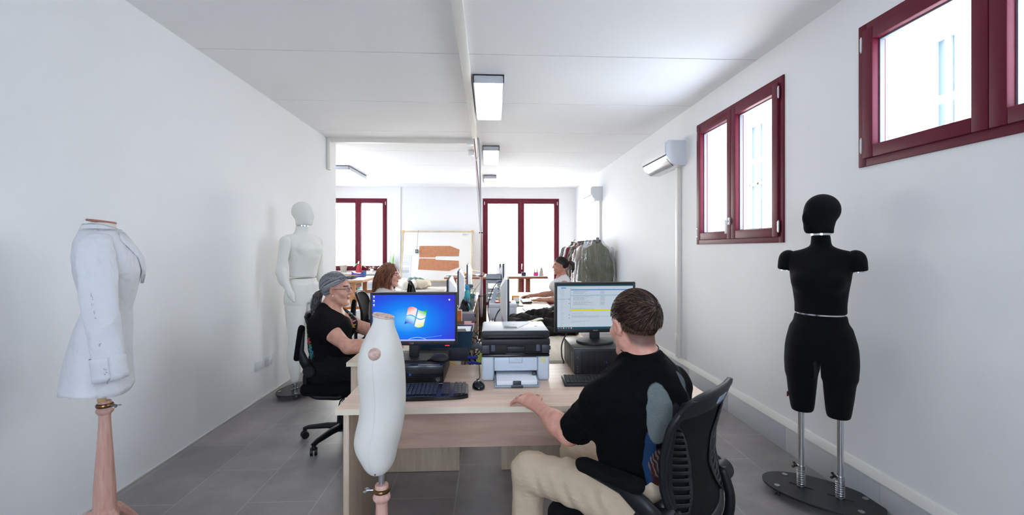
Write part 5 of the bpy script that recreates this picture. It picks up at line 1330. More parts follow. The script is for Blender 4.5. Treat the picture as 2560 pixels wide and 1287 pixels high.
def desk(name, label, x0, x1, y0, y1, matT, panels, mod, group=None):
    t = thing(name, label, 'desk', ((x0+x1)/2, (y0+y1)/2, 0), 0, group); cx, cy = (x0+x1)/2, (y0+y1)/2
    L = lambda a, b, c, d, e, f, bev=.001: MB().bb(a-cx, b-cx, c-cy, d-cy, e, f, bev)
    obj('desktop', L(x0+.002, x1-.002, y0+.002, y1-.002, T-.0255, T), matT, t)
    e = MB(); w = .0022
    for q in ((x0, x1, y0, y0+w), (x0, x1, y1-w, y1), (x0, x0+w, y0+w, y1-w), (x1-w, x1, y0+w, y1-w)): e.bb(q[0]-cx, q[1]-cx, q[2]-cy, q[3]-cy, T-.0258, T+.0002)
    obj('edge_band', e, M_edge, t)
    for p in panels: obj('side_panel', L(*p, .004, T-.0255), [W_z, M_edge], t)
    for p in mod: obj('modesty_panel', L(*p), W_mod, t)
    return t
desk('front_desk', 'wide pale maple desk in the foreground carrying a printer and two monitors', -.706, 1.092, 2.115, 2.893, W_x,
     [(-.675, -.649, 2.135, 2.88), (1.035, 1.061, 2.135, 2.88)], [(-.649, 1.035, 2.455, 2.475, .40, T-.03)])
for k, (a, b) in enumerate(((2.985, 4.575), (4.585, 6.175), (6.185, 7.70))):
    n = ('nearest', 'middle', 'farthest')[k]
    desk('rear_desk', ('maple desk the grey-haired woman works at', 'maple desk the auburn-haired woman works at', 'maple desk behind the auburn-haired woman, farthest of the left row')[k], -.925, -.19, a, b, W_y,
         [(-.905, -.20, a+.03, a+.055), (-.905, -.20, b-.055, b-.03)], [(-.40, -.38, a+.055, b-.055, .35, T-.03)], 'rear desks in two rows')
    desk('rear_desk', ('maple desk with a brown jacket lying on it', 'maple desk with a white box and white-backed monitor', 'maple desk the woman in the white top works at')[k], .066, .776, a, b, W_y,
         [(.075, .765, a+.03, a+.055), (.075, .765, b-.055, b-.03)], [(.25, .27, a+.055, b-.055, .35, T-.03)], 'rear desks in two rows')
def solo(name, label, cat, mb, m, loc=(0, 0, 0), rz=0, group=None, smooth=35):
    o = obj(name, mb, m, None, smooth); o.location = loc; o.rotation_euler = (0, 0, rz); return tag(o, label, cat, group)
M_blkg = mat('black_gloss_plastic', (12, 12, 14), .22); M_blkm = mat('black_matt_plastic', (26, 27, 31), .5, bump=.04, bscale=500); M_dgr = mat('charcoal_plastic', (54, 57, 66), .45)
M_pcsteel = mat('dark_steel_case', (28, 27, 28), .45); M_cable = mat('black_cable', (16, 16, 18), .5); M_paper = mat('white_paper', (240, 241, 245), .8)
def smooth_path(P, n=6):
    P = [Vector(p) for p in P]; out = []
    for i in range(len(P)-1):
        a, b, c, d = P[max(i-1, 0)], P[i], P[i+1], P[min(i+2, len(P)-1)]
        for k in range(n):
            q = k/n; out.append(.5*((2*b)+(c-a)*q+(2*a-5*b+4*c-d)*q*q+(3*b-a-3*c+d)*q**3))
    out.append(P[-1]); return out
def cable(label, pts, r=.003, m=None, name='cable', group=None):
    p0 = Vector(pts[0]); mb = MB(); mb.tube([Vector(p)-p0 for p in smooth_path(pts)], r, 8)
    return solo(name, label, 'cable', mb, m or M_cable, p0, 0, group, 180)
# ---------------------------------------------------------------- multifunction printer
px0, px1, pf, pb_ = -.046, .332, 2.53, 2.86; pw = px1-px0
t = thing('printer', 'grey and black multifunction printer with paper tray pulled out on the front desk', 'printer', ((px0+px1)/2, pf, T))
M_pg = mat('light_blue_grey_plastic', (196, 206, 216), .42); M_lid = mat('off_white_lid', (226, 226, 228), .45); w = pw/2
b = MB()
for q in ((-w, -.12, 0, .33, .0, .135), (.12, w, 0, .33, .0, .135)): b.bb(*q, .014, seg=4)
b.bb(-.125, .125, .02, .33, .052, .132, .004); b.bb(-.12, .12, .16, .33, 0, .06)
obj('body', b, M_pg, t)
fl = MB(); fl.bb(-.1195, .1195, -.003, .03, .056, .131, .006); obj('front_flap', fl, mat('pale_blue_grey_flap', (200, 210, 221), .4), t)
hd_ = MB(); hd_.bb(-.038, .038, -.0045, .0, .1, .131, .003); obj('flap_lettering', text_mb('brother', .02, .0004, Matrix.Translation((0, -.0034, .079)) @ Matrix.Rotation(R(90), 4, 'X')), mat('embossed_grey', (184, 194, 206), .4), t, smooth=0); h_ = obj('flap_handle', hd_, mat('grey_groove', (140, 150, 160), .5), t)
obj('handle_pad', MB().bb(-.0355, .0355, -.0055, .0, .1025, .131, .002).bb(-.036, .036, -.006, -.005, .1165, .118), M_pg, h_)
tr = MB(); tr.bb(-.118, .118, -.128, .02, .004, .012, .002); tr.bb(-.118, -.112, -.128, .1, .004, .03, .002); tr.bb(.112, .118, -.128, .1, .004, .03, .002); tr.bb(-.118, .118, -.131, -.126, .002, .013, .001)
tro = obj('paper_tray', tr, mat('smoky_grey_tray', (150, 164, 176), .35), t)
obj('tray_stop', MB().bb(-.032, .032, -.137, -.11, .002, .012, .003).bb(-.022, .022, -.122, -.11, .006, .034, .004), M_dgr, tro)
gu = MB(); gu.bb(.092, .108, -.02, .02, .01, .05, .004); obj('paper_guide', gu, M_dgr, tro)
obj('tray_well', MB().bb(-.119, .119, .0, .16, .012, .056), mat('dark_cavity', (14, 15, 18), .7), t) if False else None
ms = MB(); ms.bb(-w+.002, w-.002, .012, .33, .135, .215, .006); obj('output_bay', ms, mat('black_cavity_plastic', (10, 10, 12), .6), t)
for s in (-1, 1): obj('bay_cheek', MB().bb(min(s*w, s*(w-.044)), max(s*w, s*(w-.044)), -.002, .1, .152, .2, .004), M_dgr, t)
for s in (-1, 1): obj('bay_post', MB().bb(s*.125-.012, s*.125+.012, .004, .05, .163, .2, .003), mat('slate_plastic', (74, 78, 90), .5), t)
obj('output_lever', MB().bb(-.05, .052, .0, .05, .158, .192, .006).bb(-.055, .05, -.004, .03, .148, .157, .003), M_blkm, t)
lip = MB(); lip.bb(-w, w, -.004, .33, .135, .148, .005); obj('bay_lip', lip, M_blkg, t)
sc_ = MB(); sc_.bb(-w-.002, w+.002, -.004, .33, .2, .232, .004); obj('scanner_bed', sc_, M_blkm, t)
ld = MB(); ld.bb(-w, w, -.006, .02, .236, .277, .009); ld.bb(-w+.04, w-.04, -.0075, -.004, .24, .25, .001); obj('lid_front', ld, M_blkm, t)
lt = MB(); Pm = [(-.006, .277), (.33, .285), (.33, .236), (.0, .236)]
lt.bb(-w+.001, w-.001, .012, .33, .238, .279, .012, seg=4); obj('lid', lt, M_lid, t)
ad = MB(); ad.sheet([[(-.065, .06, .2805), (-.07, .3, .2805)], [(.01, .06, .281), (.01, .3, .281)], [(.115, .3, .2815), (.115, .3, .2815)]]); obj('feeder_slope', ad, mat('pale_grey_recess', (186, 196, 206), .5), t)
obj('feeder_recess', MB().bb(-.06, .012, .08, .15, .2805, .2825, .001), mat('grey_recess', (120, 128, 136), .5), t)
obj('lid_badge', MB().bb(.118, .132, .13, .142, .2795, .2808, .0005), M_dgr, t)
kb = MB(); kb.cyl((w, .06, .17), (w+.012, .06, .17), .012, n=14); obj('side_plug', kb, M_blkm, t)
solo('paper_stack', 'white printer paper lying in the pulled-out tray of the printer', 'paper', MB().bb(-.1085, .1085, -.116, .15, 0, .022, .001), M_paper, ((px0+px1)/2, pf, T+.0125))
sn = MB(); sn.bb(-.0145, .0145, -.0012, 0, -.0145, .0145); sn.bb(-.009, .009, -.0016, -.0012, .006, .0068); sn.bb(-.008, .01, -.0016, -.0012, .0, .0008); sn.bb(-.009, .004, -.0016, -.0012, -.006, -.0052)
solo('sticky_note', 'small pale yellow sticky note on the right front corner of the printer', 'sticky note', sn, mat('pale_yellow_paper', (208, 212, 160), .8), ((px0+px1)/2+.153, pf-.0003, T+.117))
# ---------------------------------------------------------------- computers lying flat
def computer(label, loc, w, d, h, big):
    t = thing('desktop_computer', label, 'computer', loc)
    obj('case', MB().bb(-w/2, w/2, .02, d, .004, h, .004), M_pcsteel, t); obj('front_bezel', MB().bb(-w/2-.001, w/2+.001, 0, .024, .004, h+.001, .006), M_blkg if not big else M_blkm, t)
    f = MB()
    for x in (-w/2+.04, w/2-.04):
        for y in (.05, d-.05): f.cyl((x, y, 0), (x, y, .006), .012, n=12)
    obj('feet', f, M_cable, t)
    return t
sf = (-.421, 2.494, T); sw, sd2, sh = .338, .375, .1
t = computer('small black desktop computer lying under the blue-screen monitor', sf, sw, sd2, sh, False)
g = MB()
for k in range(7): g.bb(-.09, sw/2-.012, -.0012, .0, .036+.0085*k, .0385+.0085*k)
for k in range(4): g.bb(sw/2-.055, sw/2-.012, -.0012, 0, .012+.007*k, .014+.007*k)
obj('vent_ribs', g, mat('dark_blue_black_rib', (34, 38, 48), .35), t)
obj('power_light', MB().cyl((-.066, -.002, .051), (-.066, .0, .051), .0052, n=14), emis('blue_led', (70, 130, 255), 5), t)
ring = MB(); ring.cyl((sw/2-.03, -.0025, .026), (sw/2-.03, 0, .026), .0125, n=24); bo = obj('maker_badge', ring, M_chrome, t)
obj('badge_lettering', text_mb('hp', .016, .0006, Matrix.Translation((sw/2-.03, -.003, .027)) @ Matrix.Rotation(R(90), 4, 'X')), mat('badge_grey', (70, 72, 78), .4), bo, smooth=0)
for k, x in enumerate((.0, .008)): obj('usb_port', MB().bb(x-.018, x-.013, -.0015, 0, .045, .058), mat('blue_port', (40, 110, 190), .4), t)
obj('case_sticker', MB().bb(-.108, -.094, -.0012, 0, .033, .05), mat('blue_sticker', (40, 150, 200), .4), t)
st = MB(); st.bb(-.125, -.118, -.0012, 0, .035, .041, mi=0); st.bb(-.118, -.112, -.0012, 0, .035, .041, mi=1); st.bb(-.125, -.118, -.0012, 0, .041, .047, mi=2); st.bb(-.118, -.112, -.0012, 0, .041, .047, mi=3)
obj('flag_sticker', st, [mat('flag_blue', (40, 90, 200), .4), mat('flag_yellow', (220, 190, 40), .4), mat('flag_red', (210, 70, 40), .4), mat('flag_green', (90, 170, 60), .4)], t)
obj('silver_strip', MB().bb(.03, .148, .004, .018, sh+.0005, sh+.002), mat('brushed_strip', (150, 152, 158), .3, .8), t)
tw = (.672, 2.63, T); tw_w, tw_d, tw_h = .365, .36, .15
t = computer('large black computer tower lying flat under the grey-screen monitor', tw, tw_w, tw_d, tw_h, True)
g = MB()
for k in range(40): g.bb(-tw_w/2+.04+k*.0075, -tw_w/2+.042+k*.0075, -.0012, 0, .012, tw_h-.012)
obj('front_grille', g, M_blkg, t)
ring = MB(); ring.cyl((tw_w/2-.06, -.004, .074), (tw_w/2-.06, 0, .074), .0105, n=24); bo = obj('maker_badge', ring, M_chrome, t)
obj('badge_lettering', text_mb('hp', .013, .0006, Matrix.Translation((tw_w/2-.06, -.0045, .075)) @ Matrix.Rotation(R(90), 4, 'X')), mat('badge_dark', (40, 42, 48), .4), bo, smooth=0)
for x in (-.005, .005): obj('usb_port', MB().bb(x, x+.004, -.002, 0, .066, .078), mat('navy_port', (40, 60, 120), .4), t)
obj('side_slot', MB().bb(-tw_w/2-.0012, -tw_w/2, .075, .085, .035, .12, .001), mat('grey_slot', (140, 138, 132), .5), t)
lg_ = MB()
for k, z in enumerate((.02, .035, .05, .1)): lg_.cyl((-tw_w/2+.02, -.002, z), (-tw_w/2+.02, 0, z), .003, n=10)
obj('indicator_icons', lg_, mat('indicator_grey', (90, 94, 110), .4), t)
# ---------------------------------------------------------------- monitors
SCR = 1/2**S.view_settings.exposure     # a screen shows its picture at its own brightness
def screen_gradient():
    m = bpy.data.materials.new('blue_desktop_picture'); m.use_nodes = True; t = m.node_tree; t.nodes.clear()
    o = t.nodes.new('ShaderNodeOutputMaterial'); e = t.nodes.new('ShaderNodeEmission'); tc = t.nodes.new('ShaderNodeTexCoord'); mp = t.nodes.new('ShaderNodeMapping')
    mp.inputs['Location'].default_value = (.035*3.1, 0, .012*5.2); mp.inputs['Scale'].default_value = (3.1, 0, 5.2)
    g = t.nodes.new('ShaderNodeTexGradient'); g.gradient_type = 'SPHERICAL'; r = t.nodes.new('ShaderNodeValToRGB'); el = r.color_ramp.elements
    el[0].position = .0; el[0].color = lin((58, 60, 210)); el[1].position = 1; el[1].color = lin((100, 196, 255))
    k = el.new(.3); k.color = lin((40, 92, 232)); k = el.new(.62); k.color = lin((28, 136, 248))
    t.links.new(tc.outputs['Object'], mp.inputs[0]); t.links.new(mp.outputs[0], g.inputs[0]); t.links.new(g.outputs[1], r.inputs[0]); t.links.new(r.outputs[0], e.inputs[0]); e.inputs[1].default_value = SCR
    t.links.new(e.outputs[0], o.inputs[0]); return m
def vface(mb, poly, y, mi=0): mb.add([(p[0], y, p[1]) for p in poly], [tuple(range(len(poly)))], mi); return mb
def monitor(label, loc, rz, w, h, z0, bez, bot, M_frame, neck, base):
    t = thing('monitor', label, 'monitor', loc, rz)
    f = MB(); z1 = z0+h
    for q in ((-w/2, -w/2+bez, z0, z1), (w/2-bez, w/2, z0, z1), (-w/2+bez, w/2-bez, z1-bez, z1), (-w/2+bez, w/2-bez, z0, z0+bot)): f.bb(q[0], q[1], -.014, .012, q[2], q[3], .003)
    obj('bezel', f, M_frame, t); bk = MB(); bk.bb(-w/2+.003, w/2-.003, -.002, .014, z0+.003, z1-.003, .004); bk.bb(-w/2+.06, w/2-.06, .01, .045, z0+.05, z1-.05, .016); obj('back_shell', bk, M_blkm, t)
    obj('neck', neck, M_frame, t); obj('stand_base', base, M_frame, t); return t
# blue-desktop monitor on the small computer
mw, mh_, z0 = .497, .304, .078; zb = T+sh+.001
nb = MB().bb(-.028, .028, -.012, .02, .008, .13, .008); bs = MB(); bs.prism([(-.11, .09), (-.125, -.05), (-.11, -.075), (.085, -.075), (.135, .02), (.135, .09)], 0, .009, Matrix.Identity(4))
t = monitor('widescreen monitor showing a blue desktop with a coloured flag logo', (-.437, 2.655, zb), R(-1.0), mw, mh_, z0, .0135, .026, M_blkm, nb, bs)
sx0, sx1, sz0, sz1 = -mw/2+.013, mw/2-.013, z0+.0255, z0+mh_-.0133
scz = (sz0+sz1)/2
s_ = obj('screen', vface(MB(), [(sx0, sz0-scz), (sx1, sz0-scz), (sx1, sz1-scz), (sx0, sz1-scz)], 0), screen_gradient(), t, smooth=0); s_.location = (0, -.0125, scz)
tb_ = MB(); vface(tb_, [(sx0, sz0-scz), (sx1, sz0-scz), (sx1, sz0-scz+.009), (sx0, sz0-scz+.009)], -.0004); obj('task_bar', tb_, emis('pale_violet_bar', (160, 170, 240), SCR*1.2), s_, smooth=0)
def grad_emis(name, ca, cb, ax, lo, hi):
    m = bpy.data.materials.new(name); m.use_nodes = True; t = m.node_tree; t.nodes.clear(); o = t.nodes.new('ShaderNodeOutputMaterial'); e = t.nodes.new('ShaderNodeEmission')
    tc = t.nodes.new('ShaderNodeTexCoord'); vm = t.nodes.new('ShaderNodeVectorMath'); vm.operation = 'DOT_PRODUCT'; vm.inputs[1].default_value = ax; r = t.nodes.new('ShaderNodeMapRange'); r.inputs[1].default_value = lo; r.inputs[2].default_value = hi
    mx = t.nodes.new('ShaderNodeMix'); mx.data_type = 'RGBA'; mx.inputs[6].default_value = lin(ca); mx.inputs[7].default_value = lin(cb)
    t.links.new(tc.outputs['Object'], vm.inputs[0]); t.links.new(vm.outputs[1], r.inputs[0]); t.links.new(r.outputs[0], mx.inputs[0]); t.links.new(mx.outputs[2], e.inputs[0]); e.inputs[1].default_value = SCR*1.25; t.links.new(e.outputs[0], o.inputs[0]); return m
# four waving panes; p(u, v): u across, v up, sheared like a flag in the wind
fx, fz = .012, .004; FS = .118
def flag(u, v): return (fx+FS*(u-.5)*.92+.022*(v-.5), fz+FS*((v-.5)*.80)+.0095*math.sin(u*2*math.pi+.2)-.012*(u-.5))
for nm, u0, u1, v0, v1, ca, cb, ax in (('red', 0, .47, .53, 1, (240, 214, 214), (232, 84, 30), (-.5, 0, 1)), ('green', .53, 1, .53, 1, (226, 232, 226), (30, 170, 40), (.6, 0, 1)), ('blue', 0, .47, 0, .47, (170, 215, 250), (20, 70, 190), (-.6, 0, -1)), ('yellow', .53, 1, 0, .47, (232, 226, 226), (190, 216, 20), (.5, 0, -1))):
    q = MB(); n = 10; g = [[(flag(u0+(u1-u0)*i/n, v0+(v1-v0)*j/n)[0], -.0005, flag(u0+(u1-u0)*i/n, v0+(v1-v0)*j/n)[1]) for i in range(n+1)] for j in range(n+1)]
    q.sheet(g); c = (-.5 if 'u0' == 0 else 0); cen = flag((u0+u1)/2, (v0+v1)/2); d0 = ax[0]*cen[0]+ax[2]*cen[1]
    obj('flag_pane_'+nm, q, grad_emis('pane_'+nm, ca, cb, ax, d0-.012, d0+.034), s_, smooth=0)
ic = MB()
for k in range(3): ic.add([(sx0+.009+math.cos(a)*.0045, -.0005, sz1-scz-.009-.024*k+math.sin(a)*.0045) for a in np.linspace(0, 6.28, 10, endpoint=False)], [tuple(range(10))])
for k in range(3): vface(ic, [(sx0+.004, sz1-scz-.0175-.024*k), (sx0+.0145, sz1-scz-.0175-.024*k), (sx0+.0145, sz1-scz-.0165-.024*k), (sx0+.004, sz1-scz-.0165-.024*k)], -.0005)
ic.add([(sx1-.032+x, -.0005, sz1-scz-.03+z) for x, z in ((-.006, .005), (.006, .005), (.002, -.004), (-.002, -.004))], [(0, 1, 2, 3)]); obj('desktop_icons', ic, emis('icon_white', (225, 228, 240), SCR*1.3), s_, smooth=0)
sw_ = MB(); sw_.tube([(x, -.0006, sz0-scz+.010+.011*math.sin((x+.03)/.1*math.pi)) for x in np.linspace(-.03, .07, 18)], .0011, 4); sw_.tube([(x, -.0006, sz0-scz+.018+.25*(x-.05)**1.35) for x in np.linspace(.055, .16, 14)], .0004, 4)
obj('light_swoosh', sw_, emis('swoosh_white', (190, 215, 255), SCR*1.2), s_, smooth=0)
dot = MB(); dot.cyl((-.022, -.0155, z0+.0125), (-.022, -.0135, z0+.0125), .0052, n=16); do = obj('maker_dot', dot, mat('maroon_red', (176, 22, 58), .4), t)
obj('maker_lettering', text_mb('LG', .0125, .0004, Matrix.Translation((-.0075, -.0148, z0+.0125)) @ Matrix.Rotation(R(90), 4, 'X')), mat('silver_letter', (190, 192, 198), .3, .6), t, smooth=0)
obj('power_lens', MB().bb(mw/2-.07, mw/2-.045, -.012, .0, z0-.004, z0, .0015), emis('red_lens', (255, 50, 60), 1.0), t)
# message-list monitor on the tower
mw, mh_, z0 = .512, .313, .062; zb = T+tw_h+.001
nb = MB().bb(-.03, .03, -.01, .025, .006, .12, .006); bs = MB(); bs.lathe([(0, 0), (1, 0), (1.0, .006), (.97, .012), (.6, .015), (.3, .02), (0, .02)], n=40, sx=.117, sy=.095)
t = monitor('widescreen monitor showing a message list with a yellow line, in front of the man', (.655, 2.825, zb), R(2.0), mw, mh_, z0, .0165, .024, M_blkm, nb, bs)
sx0, sx1, sz0, sz1 = -mw/2+.016, mw/2-.016, z0+.0235, z0+mh_-.0163; SW, SH = sx1-sx0, sz1-sz0
s_ = obj('screen', vface(MB(), [(sx0, sz0), (sx1, sz0), (sx1, sz1), (sx0, sz1)], -.0125), emis('pale_grey_page', (188, 203, 215), SCR*.95), t, smooth=0)
U2 = lambda u, v: (sx0+SW*u, sz1-SH*v)      # u right, v down, 0..1
def rect(mb, u0, u1, v0, v1, y=-.013, mi=0): vface(mb, [U2(u0, v1), U2(u1, v1), U2(u1, v0), U2(u0, v0)], y, mi)
tbm = emis('teal_bar', (34, 76, 92), SCR)
q = MB(); rect(q, 0, 1, 0, .03); obj('title_bar', q, tbm, s_, smooth=0); q = MB(); rect(q, 0, 1, .955, 1); obj('task_bar', q, tbm, s_, smooth=0)
q = MB(); rect(q, .05, .115, .06, .078); rect(q, .178, .985, .105, .122); obj('blue_selection', q, emis('selection_blue', (50, 105, 190), SCR), s_, smooth=0)
q = MB(); rect(q, .178, .985, .233, .243); obj('light_blue_rule', q, emis('rule_blue', (90, 150, 200), SCR), s_, smooth=0)
q = MB(); rect(q, .178, .985, .562, .592); obj('yellow_highlight', q, emis('highlight_yellow', (206, 196, 30), SCR*1.05), s_, smooth=0)
q = MB(); rect(q, .17, .1725, .05, .62); rect(q, .0, .165, .322, .327)
for v in (.325, .42, .68, .75): rect(q, .152, .162, v-.008, v+.008)
obj('folder_markers', q, emis('marker_indigo', (84, 96, 170), SCR), s_, smooth=0)
q = MB(); rr = random.Random(5)
def line(u, v, n, mul=1.0):
    x = u
    for _ in range(n):
        l = rr.uniform(.012, .05)*mul; rect(q, x, min(x+l, .98), v, v+.0055); x += l+.006
        if x > .95: break
for k in range(30):
    if k*.026+.07 < .95: rect(q, .025+(.02 if k > 4 else 0), .05+rr.uniform(.01, .05), .1+k*.0285, .1045+k*.0285)
for v in (.14, .155, .17, .185, .2, .26, .275, .29, .305, .32, .335, .35, .38, .395, .41, .425, .44, .455):
    line(.21, v, rr.randint(4, 7)); rect(q, .565, .565+rr.uniform(.05, .065), v, v+.005)
for v, n in ((.545, 8), (.53, 5), (.64, 4), (.68, 6), (.705, 9), (.72, 14), (.735, 10), (.82, 6), (.845, 3)): line(.185, v, n)
for u, n in ((.18, 2), (.54, 1), (.74, 1)): line(u, .075, n, .7)
obj('text_lines', q, emis('text_grey', (140, 152, 164), SCR), s_, smooth=0)
q = MB()
for k in range(6): rect(q, .01+.033*k, .026+.033*k, .967, .989, -.0133, k % 3)
obj('task_icons', q, [emis('icon_blue', (90, 150, 230), SCR), emis('icon_red', (220, 120, 90), SCR), emis('icon_lime', (200, 220, 170), SCR)], s_, smooth=0)
obj('maker_lettering', text_mb('PHILIPS', .0098, .0004, Matrix.Translation((0, -.0146, z0+.0125)) @ Matrix.Rotation(R(90), 4, 'X')), mat('pale_letter', (200, 204, 212), .3, .4), t, smooth=0)
# ---------------------------------------------------------------- keyboards and mice
def keyboard(label, loc, rz, w, d, m_body, m_key, ergo=False, cols=22):
    t = thing('keyboard', label, 'keyboard', loc, rz); b = MB(); tilt = Matrix.Rotation(R(4), 4, 'X')
    if ergo:
        n = 26; ps = []
        for i in range(n): x = -w/2+w*i/(n-1); ps.append((x, d/2+.012*math.cos(x/w*5.2)-.018*(abs(x)/(w/2))**6))
        for i in range(n): x = w/2-w*i/(n-1); ps.append((x, -d/2-.010*math.cos(x/w*3.0)+.022*(abs(x)/(w/2))**8))
        b.prism(ps, .0, .016, tilt @ Matrix.Translation((0, 0, .006))); ps2 = [(p[0]*.985, p[1]*.95) for p in ps]; b.prism(ps2, .016, .021, tilt @ Matrix.Translation((0, 0, .006)))
    else: b.box((0, 0, .013), (w, d, .018), .004, M=tilt)
    obj('housing', b, m_body, t, smooth=50); k = MB(); zt = .030 if ergo else .0245; pitch = (w*.95)/cols; rows = 6 if ergo else 6
    for r in range(rows):
        y = d*.36-r*d*(.7/(rows-1)) if ergo else d*.38-r*d*(.76/(rows-1)); x = -w*.475+pitch/2; c = 0
        while c < cols:
            span = 1
            if r == rows-1 and 4 <= c < 9: span = 5
            if c in (15, 18) and not span > 1: c += 1; continue
            k.box((x0_ := (-w*.475+pitch*(c+span/2)), y, zt), (pitch*span-.0028, d*(.7/(rows-1))-.003, .006), .0012, seg=1, M=None); c += span
    k.xf(tilt); obj('keys', k, m_key, t, smooth=30)
    return t
M_key = mat('black_keycap', (30, 31, 36), .35); M_wkey = mat('white_keycap', (232, 233, 236), .4)
t = keyboard('curved black keyboard on the front desk below the small computer', (-.345, 2.315, T), R(2), .47, .185, M_blkg, M_key, True, 22)
bt = MB()
for k in range(5): bt.box((-.14+.06*k, .088-.012*abs(k-2)*.5, .031), (.04, .011, .004), .0018)
obj('media_buttons', bt, mat('silver_grey_button', (150, 150, 146), .35, .5), t)
keyboard('straight black keyboard on the front desk in front of the tower', (.62, 2.47, T), R(-1), .445, .135, M_blkm, mat('dark_keycap', (22, 22, 25), .55), False, 21)
def mouse(label, loc, rz, m, k=1.0, deco=False):
    t = thing('computer_mouse', label, 'mouse', loc, rz)
    f = inter(U(s_ell((0, .0, .006), (.031, .056, .030)), s_ell((0, -.012, .008), (.031, .042, .031)), k=.01), s_plane((0, 0, .002), (0, 0, -1)))
    V, F = sdf_mesh(f, (-.05, -.08, -.01), (.05, .08, .06), .003); fast_mesh('shell', V*k, F, m, parent=t)
    wv = MB(); wv.cyl((-.004*k, .032*k, .03*k), (.004*k, .032*k, .03*k), .009*k, n=14); obj('scroll_wheel', wv, M_dgr, t)
    bl = MB(); bl.tube([(0, .054*k, .012*k), (0, .02*k, .0365*k), (0, .0, .0385*k)], .0006, 4); obj('button_seam', bl, M_cable, t)
    return t
mouse('glossy black mouse on the front desk left of the printer', (-.062, 2.415, T), R(10), M_blkg)
mouse('black mouse resting on top of the small computer beside the blue-screen monitor', (-.285, 2.60, T+sh+.0005), R(65), M_blkm, 1.05)
cable('thin black lead of the mouse beside the printer', [(-.068, 2.47, T+.012), (-.075, 2.52, T+.004), (-.058, 2.60, T+.004), (-.062, 2.72, T+.004), (-.066, 2.85, T+.004), (-.07, 2.905, T-.02), (-.07, 2.94, T-.25)], .002)
cable('black video cable hanging beside the tower from the message-list monitor', [(.52, 2.85, T+.25), (.49, 2.88, T+.20), (.455, 2.87, T+.13), (.45, 2.84, T+.06), (.47, 2.885, T+.012), (.475, 2.94, T-.03), (.475, 2.945, T-.3)], .0045)
# ================================================================ things on the rear desks
M_wback = mat('white_monitor_back', (226, 228, 232), .3); M_silver = mat('silver_plastic', (172, 176, 184), .3, .5)
def white_monitor(label, loc, rz, w=.60, h=.36, z0=.135):
    """seen from behind: white faceted shell, thin dark panel; local -y is the viewing side"""
    t = thing('monitor', label, 'monitor', loc, rz, 'white-backed monitors on the rear desks')
    obj('panel', MB().bb(-w/2, w/2, -.012, .004, z0, z0+h, .003), M_blkm, t)
    s_ = MB(); vface(s_, [(-w/2+.012, z0+.016), (w/2-.012, z0+.016), (w/2-.012, z0+h-.012), (-w/2+.012, z0+h-.012)], -.0125); obj('screen', s_, emis('white_page', (210, 218, 226), .4), t, smooth=0)
    b = MB(); z1 = z0+h; o = [(-w/2, z0), (w/2, z0), (w/2, z1), (-w/2, z1)]; i_ = [(-w*.17, z0+h*.2), (w*.17, z0+h*.2), (w*.17, z1-h*.22), (-w*.17, z1-h*.22)]
    vs = [(p[0], .004, p[1]) for p in o]+[(p[0], .014, p[1]) for p in o]+[(p[0], .058, p[1]) for p in i_]
    b.add(vs, [(0, 1, 5, 4), (1, 2, 6, 5), (2, 3, 7, 6), (3, 0, 4, 7), (4, 5, 9, 8), (5, 6, 10, 9), (6, 7, 11, 10), (7, 4, 8, 11), (8, 9, 10, 11)]); obj('back_shell', b, M_wback, t, smooth=10)
    st = MB(); st.prism([(.03, 0), (.065, 0), (.085, z0+.10), (.055, z0+.11)], -.055, .055, Matrix(((0, 0, 1, 0), (1, 0, 0, -.03), (0, 1, 0, 0), (0, 0, 0, 1)))); obj('stand', st, M_silver, t)
    obj('stand_base', MB().bb(-.1, .1, -.07, .09, 0, .008, .003), M_silver, t)
    return t
A90 = R(90)
white_monitor('white-backed monitor nearest the blue-screen monitor on the left row of rear desks', (-.335, 3.80, T), -A90+R(3))
white_monitor('white-backed monitor standing edge-on beside the turquoise bottle on the left row', (-.345, 5.17, T), -A90+R(2))
white_monitor('white-backed monitor standing farthest on the left row, in front of the back table', (-.33, 6.87, T), -A90+R(1), h=.37)
white_monitor('white-backed monitor standing edge-on behind the printer on the right row', (.145, 3.86, T), A90-R(1))
white_monitor('white-backed monitor behind the white box facing the woman in the white top', (.205, 6.72, T), A90-R(4), h=.37, z0=.15)
white_monitor('white-backed monitor mostly hidden behind the one the woman in the white top faces', (.165, 7.35, T), A90-R(2), h=.37, z0=.13)
# file tray on a black box
solo('storage_box', 'black box at the near end of the left rear desk', 'box', MB().bb(-.19, .19, 0, .24, 0, .09, .003), mat('blue_black_card', (38, 42, 54), .5), (-.33, 3.0, T))
tr = thing('document_tray', 'dark teal tray full of papers standing on the black box', 'tray', (-.315, 3.10, T+.0905)); M_teal = mat('dark_teal_plastic', (20, 62, 84), .35)
b = MB(); lo_r, hi_r = (-.20, .19, -.12, .12), (-.22, .205, -.135, .135)
def shell(mb, a, b_, z0, z1, th):
    A_ = [(a[0], a[2], z0), (a[1], a[2], z0), (a[1], a[3], z0), (a[0], a[3], z0)]; B_ = [(b_[0], b_[2], z1), (b_[1], b_[2], z1), (b_[1], b_[3], z1), (b_[0], b_[3], z1)]
    C_ = [(b_[0]+th, b_[2]+th, z1), (b_[1]-th, b_[2]+th, z1), (b_[1]-th, b_[3]-th, z1), (b_[0]+th, b_[3]-th, z1)]; D_ = [(a[0]+th, a[2]+th, z0+th), (a[1]-th, a[2]+th, z0+th), (a[1]-th, a[3]-th, z0+th), (a[0]+th, a[3]-th, z0+th)]
    f = [(3, 2, 1, 0)]
    for k in range(4): n = (k+1) % 4; f += [(k, n, 4+n, 4+k), (4+k, 4+n, 8+n, 8+k), (8+k, 8+n, 12+n, 12+k)]
    f.append((12, 13, 14, 15)); return mb.add(A_+B_+C_+D_, f)
